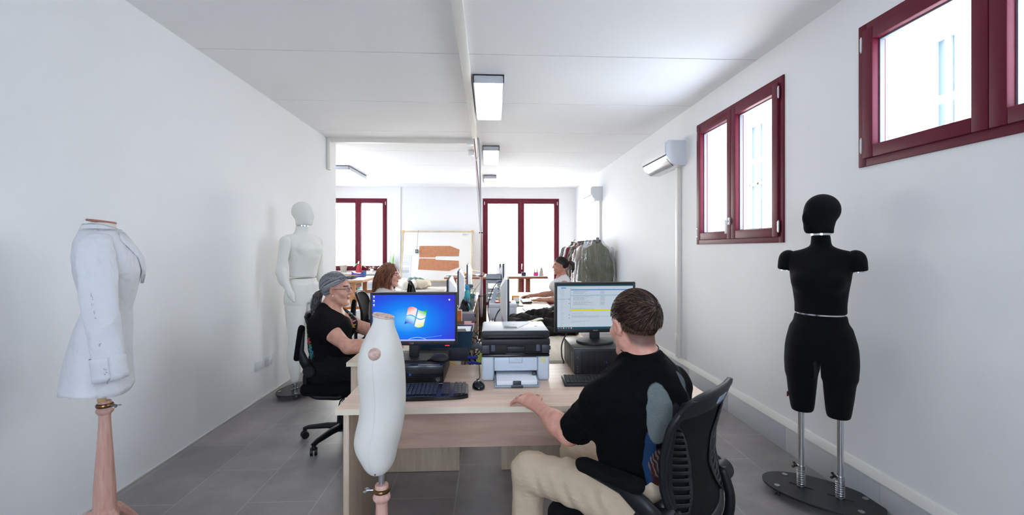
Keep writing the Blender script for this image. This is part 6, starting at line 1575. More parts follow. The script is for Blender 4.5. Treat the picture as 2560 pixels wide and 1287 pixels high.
obj('tray_shell', shell(b, lo_r, hi_r, 0, .108, .006), M_teal, tr)
solo('paper_pile', 'white printed papers lying in the dark teal tray', 'papers', MB().box((0, 0, .045), (.38, .22, .085), .002, M=Matrix.Rotation(R(3), 4, 'X')), M_paper, (-.32, 3.10, T+.0985))
solo('picture_card', 'grey picture print on top of the papers in the teal tray', 'card', MB().box((0, 0, 0), (.06, .10, .001), M=Matrix.Rotation(R(3), 4, 'X')), mat('grey_print', (96, 92, 92), .6, noise=.5, nscale=40), (-.19, 3.07, T+.186), R(8))
cable('thick black cable crossing from behind the blue-screen monitor into the desk gap', [(-.33, 3.42, T+.22), (-.26, 3.40, T+.16), (-.20, 3.40, T+.06), (-.165, 3.40, T-.02), (-.13, 3.36, T-.2), (-.1, 3.3, T-.45)], .006)
# power adapter, plugs
pa = MB(); pa.tube([(0, 0, 0), (.05, .0, .012), (.1, .01, -.02), (.13, .02, -.1)], [.02, .022, .013, .008], 10); solo('cable_plug', 'grey moulded cable plug sagging into the gap between the rear desks', 'plug', pa, mat('grey_rubber', (92, 96, 102), .6), (-.135, 3.02, T+.085), 0, None, 180)
for z, lab in ((.045, 'blue cable connector in the desk gap, upper of the two'), (.01, 'blue cable connector in the desk gap, lower of the two')):
    q = MB(); q.cyl((0, 0, 0), (.06, .02, -.008), .011, .008, 10); q.cyl((-.022, 0, .002), (0, 0, 0), .008, .011, 10); solo('connector', lab, 'connector', q, mat('blue_connector', (46, 54, 150), .4), (-.125, 2.99, T+z-.02))
q = MB(); q.box((0, 0, 0), (.03, .002, .06), .0006, M=Matrix.Rotation(R(25), 4, 'Y')); solo('cable_tag', 'green paper tag hanging beside the printer', 'tag', q, mat('lime_paper', (150, 160, 70), .8), (-.062, 2.91, T+.04))
cable('yellow cable end behind the small computer', [(-.27, 2.86, T+.035), (-.235, 2.885, T+.012), (-.215, 2.91, T-.02), (-.2, 2.94, T-.2)], .0045, mat('yellow_cable', (224, 160, 30), .4))
# cables in the gap between the two rows
tg_ = MB(); rr = random.Random(9)
for k in range(26):
    y = 3.0+rr.random()*1.6; x = -.155+rr.random()*.19; z = T+rr.uniform(-.05, .06); P = [(x, y, z)]
    for s in range(6): P.append((min(.045, max(-.17, P[-1][0]+rr.uniform(-.06, .06))), P[-1][1]+rr.uniform(-.14, .2), P[-1][2]-rr.uniform(.0, .14)))
    tg_.tube(smooth_path(P, 4), rr.choice([.003, .004, .005, .006]), 6)
o = solo('cable_tangle', 'tangle of dark cables hanging in the gap between the rear desks', 'cables', tg_, mat('dark_brown_cable', (52, 38, 32), .5, noise=.5, nscale=3), (0, 0, 0), 0, None, 180); o['kind'] = 'stuff'
# cable bundle from the ceiling
t = thing('hanging_cable_bundle', 'bundle of grey, white and pink cables dropping from the ceiling to the rear desks', 'cables', (-.135, 6.15, .55))
zs = np.linspace(0, 2.40, 40)
for nm, m, ph, a, r in (('grey_cable', mat('grey_cable', (176, 178, 182), .5), 0, .012, .011), ('white_cable', mat('white_cable', (232, 232, 232), .5), 2, .018, .006), ('pink_spiral_cable', mat('dusty_pink_cable', (170, 132, 132), .6), 4, .013, .008), ('white_cable', mat('white_cable_thin', (236, 236, 236), .5), 5.2, .016, .006)):
    c = MB(); c.tube([(a*math.cos(ph+z*2.2)+(.02+.05*(z/2.4)**6)*math.sin(z*1.5+ph*.3)+(.035 if nm[0] == 'w' and z > 2.1 else 0), a*math.sin(ph+z*2.2)+.015*math.sin(z*2+ph), z) for z in zs], r, 8); obj(nm, c, m, t, smooth=180)
tie = MB()
for z in (.28, .53, 1.15): tie.cyl((0, 0, z-.012), (0, 0, z+.012), .03, n=16)
for k, z in enumerate((.28, .55, 1.13)):
    tie = MB(); x = .02*math.sin(z*1.5); tie.tube([(x+math.cos(a)*.03, math.sin(a)*.03, z) for a in np.linspace(0, 6.283, 18, endpoint=False)], .007, 6, closed=True); obj('cable_tie', tie, M_cable, t)
solo('brown_board', 'dark brown rough board standing upright in the gap between the rear desks', 'board', MB().bb(-.055, .055, -.02, .02, .22, .83, .003), mat('rough_dark_brown_wood', (76, 50, 38), .8, noise=.5, nscale=16, bump=.4, bscale=50, stretch=(4, 4, 1)), (-.105, 6.33, 0))
# small stuff on the left row
P_ = lambda px, py, z: (lambda r: (r[0], r[1], z))(pix(px, py, z))
def pix(px, py, z):
    x = (px-1280)/FPX; zz = (622-py)/FPX; c, s = math.cos(YAW), math.sin(YAW); d = (x*c+s, -x*s+c, zz); t_ = (z-HCAM)/d[2]; return (d[0]*t_, d[1]*t_)
t = thing('water_bottle', 'turquoise plastic bottle with a blue cap beside a white monitor', 'bottle', (-.275, 5.50, T)); bt = MB(); bt.lathe([(0, 0), (.036, 0), (.039, .01), (.039, .19), (.036, .215), (.022, .24), (.021, .25)], n=24); obj('bottle_body', bt, mat('turquoise_plastic', (66, 178, 190), .25, trans=.2), t, smooth=60)
c = MB(); c.lathe([(.023, .245), (.026, .247), (.026, .29), (.023, .297), (0, .298)], n=24); obj('cap', c, mat('blue_cap', (24, 146, 200), .4), t)
t = thing('plant_bucket', 'zinc bucket with a spiky green plant at the edge of the left row', 'plant', (-.235, 5.55, T)); b = MB(); b.lathe([(0, .004), (.036, .004), (.038, 0), (.05, .12), (.054, .122), (.054, .126), (.048, .126), (.046, .1), (0, .1)], n=28); b.lathe([(.0425, .045), (.0445, .048), (.043, .051)], n=28); obj('bucket', b, mat('zinc', (140, 148, 154), .4, .8), t)
lf = MB(); rr = random.Random(2)
for k in range(16):
    a = rr.random()*6.28; L = rr.uniform(.1, .22); o_ = rr.uniform(.02, .11); pts = [(math.cos(a)*o_*s**1.5, math.sin(a)*o_*s**1.5, .1+L*s-.05*s*s) for s in np.linspace(0, 1, 7)]; lf.tube(pts, [.006*(1-s*.85) for s in np.linspace(0, 1, 7)], 5, flat=.4)
lf.tube([(0, 0, .1), (.04, 0, .22), (.12, -.0, .33)], [.004, .004, .002], 5); obj('leaves', lf, mat('aloe_green', (120, 160, 84), .5, noise=.3, nscale=20), t, smooth=180)
solo('pen_cup', 'grey cup with pens between the turquoise bottle and the plant bucket', 'cup', MB().lathe([(0, 0), (.035, 0), (.04, .1), (.037, .1), (.033, .006), (0, .006)], n=20), mat('pale_grey_cup', (170, 176, 190), .4), (-.285, 5.35, T))
for k, (dx, c, lab) in enumerate(((-.012, (40, 50, 150), 'blue marker pen leaning in the grey cup, leftmost'), (.006, (60, 70, 160), 'blue pen leaning in the grey cup, middle'), (.018, (180, 60, 80), 'red pen leaning in the grey cup, rightmost'))):
    q = MB(); q.cyl((dx*.5, 0, .008), (dx*2.2, .0, .16), .005, n=8); solo('pen', lab, 'pen', q, mat('pen_%d' % k, c, .4), (-.285, 5.35, T))
solo('blue_box', 'small navy blue box beside the zinc bucket', 'box', MB().bb(-.04, .04, -.03, .03, 0, .16, .003), mat('navy_card', (40, 84, 130), .5), (-.235, 5.85, T))
solo('tray_stand', 'wire desk organiser behind the zinc bucket', 'organiser', MB().bb(-.1, .1, -.1, .1, 0, .006).bb(-.1, -.095, -.1, .1, 0, .19).bb(.095, .1, -.1, .1, 0, .19).bb(-.1, .1, -.1, .1, .09, .094).bb(-.1, .1, -.1, .1, .186, .19), mat('grey_green_wire', (126, 132, 126), .5, .3), (-.295, 6.32, T))
solo('scissors_case', 'dark grey tape dispenser on the wire organiser', 'tape dispenser', MB().box((0, 0, .03), (.12, .06, .05), .02), mat('slate_grey', (86, 104, 106), .5), (-.29, 6.3, T+.191))
# black organza bag tied with cables
f = wob(U(s_ell((0, 0, .06), (.05, .045, .065)), s_cap((0, 0, .1), (0, 0, .15), .012, .02), k=.03), .012, 70, 3); organic('gift_bag', f, (-.1, -.1, -.02), (.1, .1, .24), .005, mat('black_organza', (40, 34, 40), .6, bump=.4, bscale=120)); o = bpy.data.objects['gift_bag']; o.location = (-.28, 5.02, T+.006); tag(o, 'black ribbon-tied organza bag with spidery black ribbon on the left row', 'bag')
rb = MB()
for k in range(14):
    a = k*.45+.2; rb.tube([(0, 0, .11), (math.cos(a)*.03, math.sin(a)*.02, .15), (math.cos(a)*.075, math.sin(a)*.03, .1+.05*math.sin(k)), (math.cos(a)*.09, math.sin(a)*.03, .04)], [.004, .004, .003, .001], 5)
obj('ribbon', rb, M_cable, o, smooth=180)
solo('grey_box', 'flat mauve-grey box under the black organza bag', 'box', MB().bb(-.08, .07, -.07, .09, 0, .075, .003), mat('mauve_grey_card', (122, 116, 132), .6), (-.235, 4.72, T))
solo('orange_card', 'orange card in a white frame standing on the left row', 'card', MB().bb(-.038, .038, -.004, .004, 0, .13, .002).bb(-.03, .03, -.006, -.004, .01, .12, mi=1), [mat('white_frame', (230, 228, 228), .5), mat('orange_print', (202, 112, 40), .5, noise=.3, nscale=30)], (-.315, 4.55, T), R(8))
solo('cardboard_box', 'small open brown cardboard box behind the blue-screen monitor', 'box', shell(MB(), (-.05, .05, -.05, .05), (-.052, .052, -.052, .052), 0, .075, .003), mat('brown_card', (150, 118, 92), .8), (-.285, 4.12, T))
solo('pink_pad', 'bright pink notepad on the left row edge', 'notepad', MB().bb(-.085, .06, -.1, .1, 0, .008, .001), mat('hot_pink_paper', (236, 104, 170), .6), (-.225, 4.38, T), R(-10))
t = thing('usb_hub', 'black usb hub with blue glowing ports on the desk edge', 'usb hub', (-.205, 4.93, T)); obj('hub_body', MB().bb(-.05, .05, -.02, .03, 0, .032, .004), M_blkm, t)
for s in (-1, 1): obj('hub_port', MB().bb(s*.021-.017, s*.021+.017, -.0215, -.019, .006, .026, .001), emis('blue_port_glow', (50, 150, 250), .8), t)
# right row
t = thing('letter_tray', 'stack of grey and clear letter trays on the far right desk', 'letter tray', (.045, 6.42, T)); M_clr = glassy('clear_acrylic', (.86, .9, .9), .12, .05, alpha=.35, body=(.75, .78, .78))
for k in range(6):
    q = MB(); z = .064*k; q.bb(-.10, .10, -.13, .16, z, z+.004); q.bb(-.10, -.096, -.13, .16, z, z+.055); q.bb(.096, .1, -.13, .16, z, z+.055); q.bb(-.1, .1, .155, .16, z, z+.055)
    q.bb(-.1, -.04, -.132, -.128, z, z+.05); q.bb(.04, .1, -.132, -.128, z, z+.05)
    if k > 3: q.bb(-.1, .1, -.133, -.128, z, z+.045)
    obj('tray', q, mat('grey_tray_%d' % k, (158, 168, 176), .4) if k > 3 else M_clr, t)
for k in range(3): solo('paper_sheets', ('papers in the lowest clear letter tray', 'papers in the second clear letter tray from below', 'papers in the third clear letter tray from below')[k], 'papers', MB().bb(-.09, .09, -.1, .14, 0, .018+.008*k), mat('mixed_paper_%d' % k, ((226, 228, 226), (200, 214, 200), (224, 220, 214))[k], .8), (.045, 6.42, T+.064*k+.0045))
solo('white_box', 'white cardboard box between the two right-row monitors', 'box', MB().bb(0, .285, 0, .36, 0, .165, .002).bb(-.002, .287, -.002, .362, .135, .167, .002), mat('white_card', (214, 216, 222), .6), (-.012, 4.66, T))
solo('red_folder', 'red plastic folder lying on the white box', 'folder', MB().bb(-.08, .08, -.06, .06, 0, .01, .002), mat('crimson_plastic', (176, 26, 52), .4), (.13, 4.83, T+.168), R(12))
t = thing('phone_stand', 'silver sloping stand leaning on the white box', 'stand', (.045, 4.86, T+.168)); q = MB(); q.prism([(0, 0), (.055, 0), (.085, .16), (.055, .165)], -.035, .035, Matrix(((1, 0, 0, -.045), (0, 0, 1, 0), (0, 1, 0, 0), (0, 0, 0, 1)))); obj('support', q, M_silver, t)
for k, (x, y, z, r, c, nm) in enumerate(((.105, 4.93, .012, .018, (230, 180, 70), 'yellow wrapped sweet on the white box'), (.135, 4.95, .022, .016, (232, 110, 40), 'orange wrapped sweet on the white box'), (.165, 4.94, .018, .022, (226, 226, 228), 'white crumpled wrapper on the white box'))):
    f = wob(s_ell((0, 0, r), (r, r*.9, r)), .005, 120, k); V, F = sdf_mesh(f, (-.05, -.05, -.02), (.05, .05, .07), .004); o = fast_mesh('sweet', V, F, mat('sweet_%d' % k, c, .35)); o.location = (x, y, T+.169); tag(o, nm, 'sweet')
q = MB(); q.bb(-.05, .05, -.03, .03, 0, .05, .003, mi=0); q.bb(-.05, .05, -.03, .03, .05, .1, .003, mi=1); q.bb(-.03, .05, -.0305, -.03, .02, .08, mi=2)
solo('biscuit_packet', 'orange and green packet beside the white box', 'packet', q, [mat('green_card', (40, 140, 90), .5), mat('orange_card', (240, 150, 40), .5), mat('white_patch', (235, 235, 230), .5)], (.345, 6.18, T))
cable('black cable curving down in front of the silver stand', [(.10, 4.75, T+.39), (.06, 4.72, T+.37), (.02, 4.7, T+.3), (-.01, 4.66, T+.2), (-.02, 4.6, T+.1), (-.0, 4.5, T+.01)], .005)
cable('black cable with a blue plug behind the printer', [(.13, 3.9, T+.22), (.08, 3.86, T+.215), (.04, 3.8, T+.15), (.02, 3.72, T+.06), (.02, 3.6, T+.006), (.015, 3.4, T-.0+.005)], .005)
for lab, loc in (('blue video plug on the back of the near right-row monitor', (.105, 3.885, T+.218)), ('blue video plug on the far right-row monitor', (.115, 4.76, T+.392))):
    q = MB(); q.box((0, 0, 0), (.05, .02, .018), .004); solo('video_plug', lab, 'plug', q, mat('navy_plug', (44, 56, 140), .4), loc)
keyboard('white keyboard under the hands of the woman in the white top', (.50, 6.28, T), -A90, .40, .13, M_blkm, M_wkey, False, 18)
keyboard('white keyboard behind the brown jacket on the right row', (.47, 5.42, T), -A90+R(4), .40, .13, M_wplastic, M_wkey, False, 18)
mouse('black mouse under the hand of the woman in the white top', (.525, 6.67, T), A90, M_blkm, 1.0)
mouse('black mouse behind the brown jacket on the right row', (.655, 5.10, T), A90-R(20), M_blkg)
solo('black_phone', 'flat black phone lying behind the white box', 'phone', MB().bb(-.035, .035, -.075, .075, 0, .009, .003), M_blkg, (.36, 5.85, T), R(70))
# brown jacket thrown on the desk
f = U(s_box((.0, .0, .03), (.27, .42, .035), .03), s_ell((.13, .30, .07), (.10, .13, .07)), s_ell((.17, .1, .06), (.12, .12, .06)), s_ell((-.16, .1, .05), (.12, .2, .05)), s_ell((.2, -.25, .05), (.1, .2, .05)), s_cap((-.2, -.3, .04), (.2, -.05, .07), .05, .04), s_cap((-.05, .35, .06), (.22, .3, .08), .05, .045), k=.05)
f = sub(f, s_ell((.15, .0, .11), (.07, .07, .05)), k=.03)
f = inter(wob(wob(f, .022, 13, 6, (1.6, .8, .5)), .006, 34, 8, (1.7, .7, .5)), s_plane((0, 0, .002), (0, 0, -1)))
organic('brown_jacket', f, (-.45, -.6, -.02), (.45, .62, .24), .009, mat('dark_brown_nylon', (25, 19, 16), .75, noise=.25, nscale=14, bump=.2, bscale=40, spec=.15)); o = bpy.data.objects['brown_jacket']; o.location = (.455, 4.24, T); tag(o, 'dark brown padded jacket thrown over the right rear desk', 'jacket')
for lab, x, y, w_, h_ in (('pale yellow paper label on the brown jacket', .40, 4.02, .13, .08), ('white paper scrap on the brown jacket beside the message-list monitor', .66, 4.12, .09, .07)):
    q = MB(); q.sheet([[(a, b_, .012*math.sin(a*30)+.01*math.cos(b_*25)) for a in np.linspace(-w_/2, w_/2, 6)] for b_ in np.linspace(-h_/2, h_/2, 5)], .001); solo('paper_label', lab, 'label', q, mat('creamy_paper', (224, 224, 200), .8), (x, y, T+.098), R(10))
# ================================================================ the back of the room
M_oldwood = mat('orange_brown_wood', (176, 104, 66), .5, noise=.3, nscale=10, stretch=(1, 8, 8), rgb2=(150, 84, 54)); M_pine = mat('pine_timber', (206, 156, 110), .55, noise=.3, nscale=9, stretch=(8, 8, 1), rgb2=(186, 132, 88)); M_wtop = mat('white_laminate', (236, 240, 246), .3)
# table under the tall window
t = thing('work_table', 'long brown wooden table in front of the tall back window', 'table', (.13, 9.75, 0))
obj('table_top', MB().bb(-1.05, 1.05, -.45, .45, .885, .905, .002), M_wtop, t); obj('top_frame', MB().bb(-1.06, 1.06, -.46, .46, .85, .885, .004), M_oldwood, t)
for x in (-.72, .68):
    q = MB(); q.bb(x-.05, x+.05, -.05, .05, .1, .85, .004); q.bb(x-.14, x+.1, -.06, .06, .82, .85, .003); obj('post', q, M_oldwood, t)
    q = MB(); q.bb(x-.05, x+.05, -.4, .4, .0, .1, .01); obj('foot', q, M_oldwood, t)
    q = MB(); q.bb(x-.2, x-.13, -.03, .03, .35, .82, .003); obj('brace', q, M_oldwood, t)
q = MB(); q.bb(-.72, .95, -.03, .03, .34, .4, .003); obj('stretcher', q, M_oldwood, t)
solo('pink_ribbon', 'magenta ribbon tied round the post of the brown table', 'ribbon', MB().bb(-.056, .056, -.056, .056, 0, .1, .006), mat('magenta_fabric', (196, 60, 130), .7), (.81, 9.75, .46))
for k, lab in enumerate(('white and brown rag heap under the right end of the brown table',)):
    f = wob(U(s_ell((0, 0, .1), (.16, .12, .1)), s_ell((-.12, .02, .16), (.1, .1, .14)), k=.05), .03, 20, 4); organic('fabric_heap', f, (-.4, -.3, -.05), (.4, .3, .45), .02, mat('cream_cloth', (232, 222, 212), .8, noise=.2, nscale=6)); o = bpy.data.objects['fabric_heap']; o.location = (.62, 9.45, .0); tag(o, lab, 'fabric')
ZT = .906
solo('dark_box', 'small dark violet box on the right half of the brown table', 'box', MB().bb(-.045, .045, -.04, .04, 0, .075, .003), mat('dark_violet_card', (62, 56, 80), .6), (.70, 9.45, ZT))
t = thing('pen_pot', 'pink pen pot on the right half of the brown table', 'pen pot', (.955, 9.45, ZT)); obj('pot', MB().bb(-.05, .045, -.03, .03, 0, .075, .003), mat('hot_pink_plastic', (224, 60, 140), .5), t)
for x, c, nm in ((-.03, (226, 150, 90), 'orange bottle standing in the pink pen pot'), (.02, (60, 60, 70), 'dark pen standing in the pink pen pot')):
    q = MB(); q.cyl((0, 0, .0), (.004, 0, .12), .013, .008, 10); solo('pen', nm, 'pen', q, mat('pen_'+str(c[0]), c, .5), (.955+x, 9.45, ZT+.03))
q = MB(); q.prism([(-.035, 0), (.06, 0), (.035, .16), (.0, .165)], -.05, .05, Matrix(((1, 0, 0, 0), (0, 0, 1, 0), (0, 1, 0, 0), (0, 0, 0, 1)))); solo('desk_calendar', 'beige standing desk calendar at the right end of the brown table', 'calendar', q, mat('beige_card', (206, 196, 182), .7), (1.05, 9.45, ZT))
for lab, pts, x, y, rz in (('folded brown kraft paper on the brown table, nearest the cable bundle', ((-.2, 0), (-.05, .1), (.2, .06), (.2, .0)), -.34, 9.55, .1), ('flat brown paper pattern on the left end of the brown table', ((-.26, 0), (-.1, .07), (.2, .02), (.26, 0)), -.55, 9.45, .0), ('white paper sheet curling up on the left end of the brown table', ((-.18, 0), (.0, .03), (.14, .09), (.2, .12)), -.78, 9.6, .0)):
    q = MB(); P = smooth_path([(a, 0, b_+.003) for a, b_ in pts], 4); q.sheet([[(p.x, yy, p.z) for p in P] for yy in np.linspace(-.2, .2, 4)], .003); solo('paper_pattern', lab, 'paper', q, mat('kraft_paper', (206, 160, 120), .8, noise=.1) if 'brown paper' in lab or 'kraft' in lab else M_paper, (x, y, ZT), rz, None, 180)
# table beside the plant window
t = thing('trestle_table', 'white-topped pine trestle table beside the window with potted plants', 'table', (-3.1, 9.05, 0))
obj('table_top', MB().bb(-.74, .76, -.56, .56, .885, .90, .002), M_wtop, t); obj('top_frame', MB().bb(-.75, .77, -.57, .57, .845, .885, .003), M_pine, t)
for xx in (-.55, .45):
    for y in (-.40, .40):
        for s in (-1, 1): q = MB(); q.tube([(xx+s*.16, y, .0), (xx+s*.06, y, .62)], .042, 4, up=(0, 1, 0)); obj('leg', q, M_pine, t, smooth=10)
        q = MB(); q.bb(xx+.06, xx+.14, y-.03, y+.03, .56, .845, .002); q2 = obj('upright', q, M_pine, t)
        q = MB(); q.bb(xx-.14, xx-.06, y-.03, y+.03, .56, .845, .002); q2 = obj('upright', q, M_pine, t)
        q = MB(); q.bb(xx-.26, xx+.26, y-.035, y+.035, .56, .63, .003); obj('rail', q, M_pine, t)
        q = MB(); q.bb(xx-.12, xx+.12, y-.02, y+.02, .17, .24, .002); obj('rung', q, M_pine, t)
    q = MB(); q.bb(xx-.03, xx+.03, -.4, .4, .70, .76, .002); obj('long_rail', q, M_pine, t)
f = wob(U(s_box((0, 0, .018), (.42, .2, .015), .012), s_box((.1, -.02, .035), (.3, .15, .014), .012), k=.02), .008, 18, 3); organic('dark_cloth', f, (-.6, -.4, -.02), (.6, .4, .09), .012, mat('dark_navy_cloth', (36, 36, 44), .8)); o = bpy.data.objects['dark_cloth']; o.location = (-2.95, 8.75, .903); tag(o, 'folded dark cloth lying on the white-topped trestle table', 'cloth')
q = MB(); q.prism([(-.12, 0), (.12, 0), (.12, .125), (.09, .12), (.05, .07), (-.07, .08), (-.12, .115)], -.09, .09, Matrix(((1, 0, 0, 0), (0, 0, 1, 0), (0, 1, 0, 0), (0, 0, 0, 1)))); solo('file_box', 'blue cut-away file box on the trestle table', 'file box', q, mat('royal_blue_card', (20, 58, 116), .6), (-2.63, 9.3, .901))
q = MB(); q.tube([(math.cos(a)*.035-.03, math.sin(a)*.02, .0) for a in np.linspace(0, 6.28, 14, endpoint=False)], .006, 6, closed=True); q.tube([(math.cos(a)*.035+.05, math.sin(a)*.02, .0) for a in np.linspace(0, 6.28, 14, endpoint=False)], .006, 6, closed=True); q.tube([(.08, 0, 0), (.2, .01, 0)], [.008, .002], 6)
solo('scissors', 'orange-handled scissors on the dark cloth', 'scissors', q, mat('orange_handle', (232, 110, 50), .4), (-2.6, 8.7, .965), 0, None, 180)
q = MB(); q.lathe([(.022, -.45), (.055, -.45), (.055, .45), (.022, .45)], n=20, M=Matrix.Rotation(R(90), 4, 'X')); q.lathe([(0, -.43), (.023, -.43)], n=16, M=Matrix.Rotation(R(90), 4, 'X'), mi=1); solo('fabric_roll', 'white roll of fabric on the rail of the trestle table', 'fabric roll', q, [mat('white_roll', (232, 228, 222), .8), M_black_slot], (-2.66, 9.05, .815-.0))
solo('white_sheet_stack', 'cream fabric bolts lying behind the trestle legs', 'fabric', MB().bb(-.5, .5, -.3, .3, 0, .18, .05, seg=4), mat('cream_bolt', (226, 220, 210), .9, noise=.08, nscale=6), (-2.5, 10.2, .46)) if False else None
t = thing('wooden_crate', 'brown wooden crate with orange scraps under the trestle table', 'crate', (-2.88, 9.05, .0)); obj('crate_body', shell(MB(), (-.42, .38, -.22, .22), (-.42, .38, -.22, .22), .02, .30, .015), mat('dark_crate_wood', (140, 96, 62), .7, noise=.3, nscale=8), t)
for k in range(3):
    f = wob(s_ell((0, 0, .05), (.09, .06, .04)), .02, 40, k); V, F = sdf_mesh(f, (-.15, -.12, -.03), (.15, .12, .14), .01); o = fast_mesh('orange_scrap', V, F, mat('orange_cloth', (232, 146, 52), .8)); o.location = (-2.70+.1*k-.06, 8.93+.05*k, .25); tag(o, ('orange cloth scrap in the crate, leftmost', 'orange cloth scrap in the middle of the crate', 'orange cloth scrap at the right end of the crate')[k], 'cloth scrap')
t = thing('carton', 'white carton with a green band and leaf sketch under the trestle table', 'carton', (-2.52, 8.32, 0)); obj('carton_body', MB().bb(-.17, .17, -.14, .14, .0, .36, .003), mat('pale_grey_carton', (206, 208, 210), .7), t); obj('green_band', MB().bb(-.02, .171, -.1412, -.14, .05, .12), mat('green_print', (30, 140, 74), .6), t)
lf = MB(); lf.tube([(.0, -.1415, .2), (.05, -.1415, .24), (.07, -.1415, .3)], .0015, 4); lf.tube([(.0, -.1415, .2), (.01, -.1415, .27), (.07, -.1415, .3)], .0015, 4); lf.tube([(.0, -.1415, .2), (.035, -.1415, .26)], .001, 4); lf.bb(-.055, -.052, -.1415, -.14, .13, .34); obj('leaf_sketch', lf, mat('grey_ink', (130, 132, 136), .7), t)
# more boxes under and behind the table
solo('teal_boxes', 'teal box on the low shelf behind the trestle', 'box', MB().bb(-.1, .1, -.1, .1, 0, .22, .003), mat('teal_card', (36, 132, 146), .6), (-3.02, 10.32, .552))

t = thing('low_shelf', 'low white shelf unit with cloth behind the trestle table', 'shelf', (-2.6, 10.35, 0)); q = MB(); q.bb(-.9, .5, -.22, .22, .52, .55); q.bb(-.9, .5, -.22, .22, .02, .06); obj('shelf_boards', q, M_wplastic, t)
for x in (-.9, -.2, .47): obj('upright', MB().bb(x, x+.03, -.22, .22, 0, .52), M_wplastic, t)
solo('grey_machine', 'grey appliance box on the low shelf behind the trestle', 'appliance', MB().bb(-.12, .12, -.1, .1, 0, .2, .01).cyl((-.05, -.102, .1), (-.05, -.1, .1), .05, n=20), mat('grey_appliance', (176, 180, 182), .5), (-2.58, 10.3, .552))
solo('navy_fabric', 'dark navy folded fabric on the low shelf end', 'fabric', MB().bb(-.13, .13, -.1, .1, 0, .17, .04, seg=3), mat('navy_cloth', (34, 34, 60), .9), (-2.26, 10.32, .552))
for k, (px_, c) in enumerate(((-1.98, (230, 226, 218)), (-1.72, (206, 196, 176)))):
    f = wob(s_ell((0, 0, .09), (.24, .2, .11)), .035, 14, k+3); organic('cloth_heap', f, (-.45, -.4, -.08), (.45, .4, .5), .02, mat('heap_cloth_%d' % k, c, .9)); o = bpy.data.objects['cloth_heap' if k == 0 else 'cloth_heap.001']; o.location = (px_+.2, 9.80+.12*k, .62); tag(o, ('white heap of cloth behind the auburn-haired woman', 'beige heap of cloth below the whiteboard')[k], 'cloth')
t = thing('low_table', 'low pale table under the whiteboard carrying heaps of cloth', 'table', (-1.5, 10.0, 0)); obj('table_top', MB().bb(-.55, .55, -.5, .5, .56, .60, .003), mat('pale_board', (222, 218, 210), .6), t)
for x in (-.5, .5):
    for y in (-.45, .45): obj('leg', MB().bb(x-.025, x+.025, y-.025, y+.025, 0, .56), M_wplastic, t)
f = wob(s_ell((0, 0, .1), (.22, .14, .13)), .05, 16, 9); organic('green_cloth', f, (-.45, -.35, -.08), (.45, .35, .42), .02, mat('grey_green_cloth', (96, 124, 118), .9, noise=.3, nscale=8)); o = bpy.data.objects['green_cloth']; o.location = (-1.62, 10.0, .62); tag(o, 'grey-green cloth heap behind the empty black chair', 'cloth')
# whiteboard on its stand with a paper pattern
t = thing('whiteboard', 'wood-framed whiteboard leaning against the back wall with brown trouser patterns on it', 'whiteboard', (-1.27, 10.92, .0)); bw, bh = .845, 1.225; tilt = Matrix.Translation((0, 0, .70)) @ Matrix.Rotation(R(-14), 4, 'X')
M_bf = mat('pale_wood_frame', (206, 184, 148), .5, noise=.2, nscale=8)
obj('board', MB().bb(-bw, bw, .0, .012, 0, bh).xf(tilt), mat('warm_white_board', (230, 227, 220), .35), t); q = MB()
for a in ((-bw-.012, bw+.012, -.012, .02), (-bw-.012, bw+.012, bh-.02, bh+.012), (-bw-.012, -bw+.02, .02, bh-.02), (bw-.02, bw+.012, .02, bh-.02)): q.bb(a[0], a[1], -.012, .018, a[2], a[3], .003)
obj('frame', q.xf(tilt), M_bf, t)
for x in (-bw, bw):
    for z in (0, bh): obj('corner_cap', MB().box((x, .0, z), (.06, .036, .06), .01).xf(tilt), mat('yellow_corner', (222, 180, 110), .4), t)
obj('maker_lettering', text_mb('|||||||| T', .05, .0005, tilt @ Matrix.Translation((bw-.17, -.003, bh-.075)) @ Matrix.Rotation(R(90), 4, 'X')), mat('grey_blue_ink', (120, 130, 160), .6), t, smooth=0)
for x in (-.42, .6): obj('stand_leg', MB().bb(x-.022, x+.022, .06, .10, .0, .86, .002), M_bf, t)
bz = lambda p: (bw*2*(p[0]-92)/(1280-92)-bw, bh*(1-(p[1]-105)/(1015-105)))
def board_paper(name, label, cat, poly, m, d=.004, extra=None):
    P2 = [bz(p) for p in poly]; c = np.mean(P2, 0); mb = MB(); mb.prism([(p[0]-c[0], p[1]-c[1]) for p in P2], 0, .002, Matrix(((1, 0, 0, 0), (0, 0, -1, 0), (0, 1, 0, 0), (0, 0, 0, 1))))
    o = obj(name, mb, m, None, 0); M0 = Matrix.Translation((-1.27, 10.92, 0)) @ tilt @ Matrix.Translation((c[0], -d, c[1])); o.location = M0.translation; o.rotation_euler = M0.to_euler(); return tag(o, label, cat)
M_kraft = mat('brown_kraft_paper', (188, 128, 92), .85, noise=.14, nscale=16, bump=.3, bscale=24)
board_paper('paper_pattern', 'upper brown paper trouser pattern on the whiteboard', 'paper pattern', [(380, 388), (395, 377), (900, 377), (1060, 445), (1050, 568), (668, 566), (650, 590), (385, 588)], M_kraft)
board_paper('paper_pattern', 'lower brown paper trouser pattern on the whiteboard', 'paper pattern', [(383, 606), (650, 612), (668, 632), (1050, 650), (1056, 770), (890, 835), (372, 808)], M_kraft)
M_lightp = mat('thin_white_paper', (224, 223, 220), .8)
p1 = board_paper('printed_sheet', 'upper white printed sheet at the left of the whiteboard', 'paper', [(108, 535), (258, 535), (252, 752), (102, 752)], M_lightp)
p2 = board_paper('printed_sheet', 'lower white printed sheet at the left of the whiteboard', 'paper', [(92, 765), (250, 765), (242, 978), (82, 978)], M_lightp)
rr = random.Random(4)
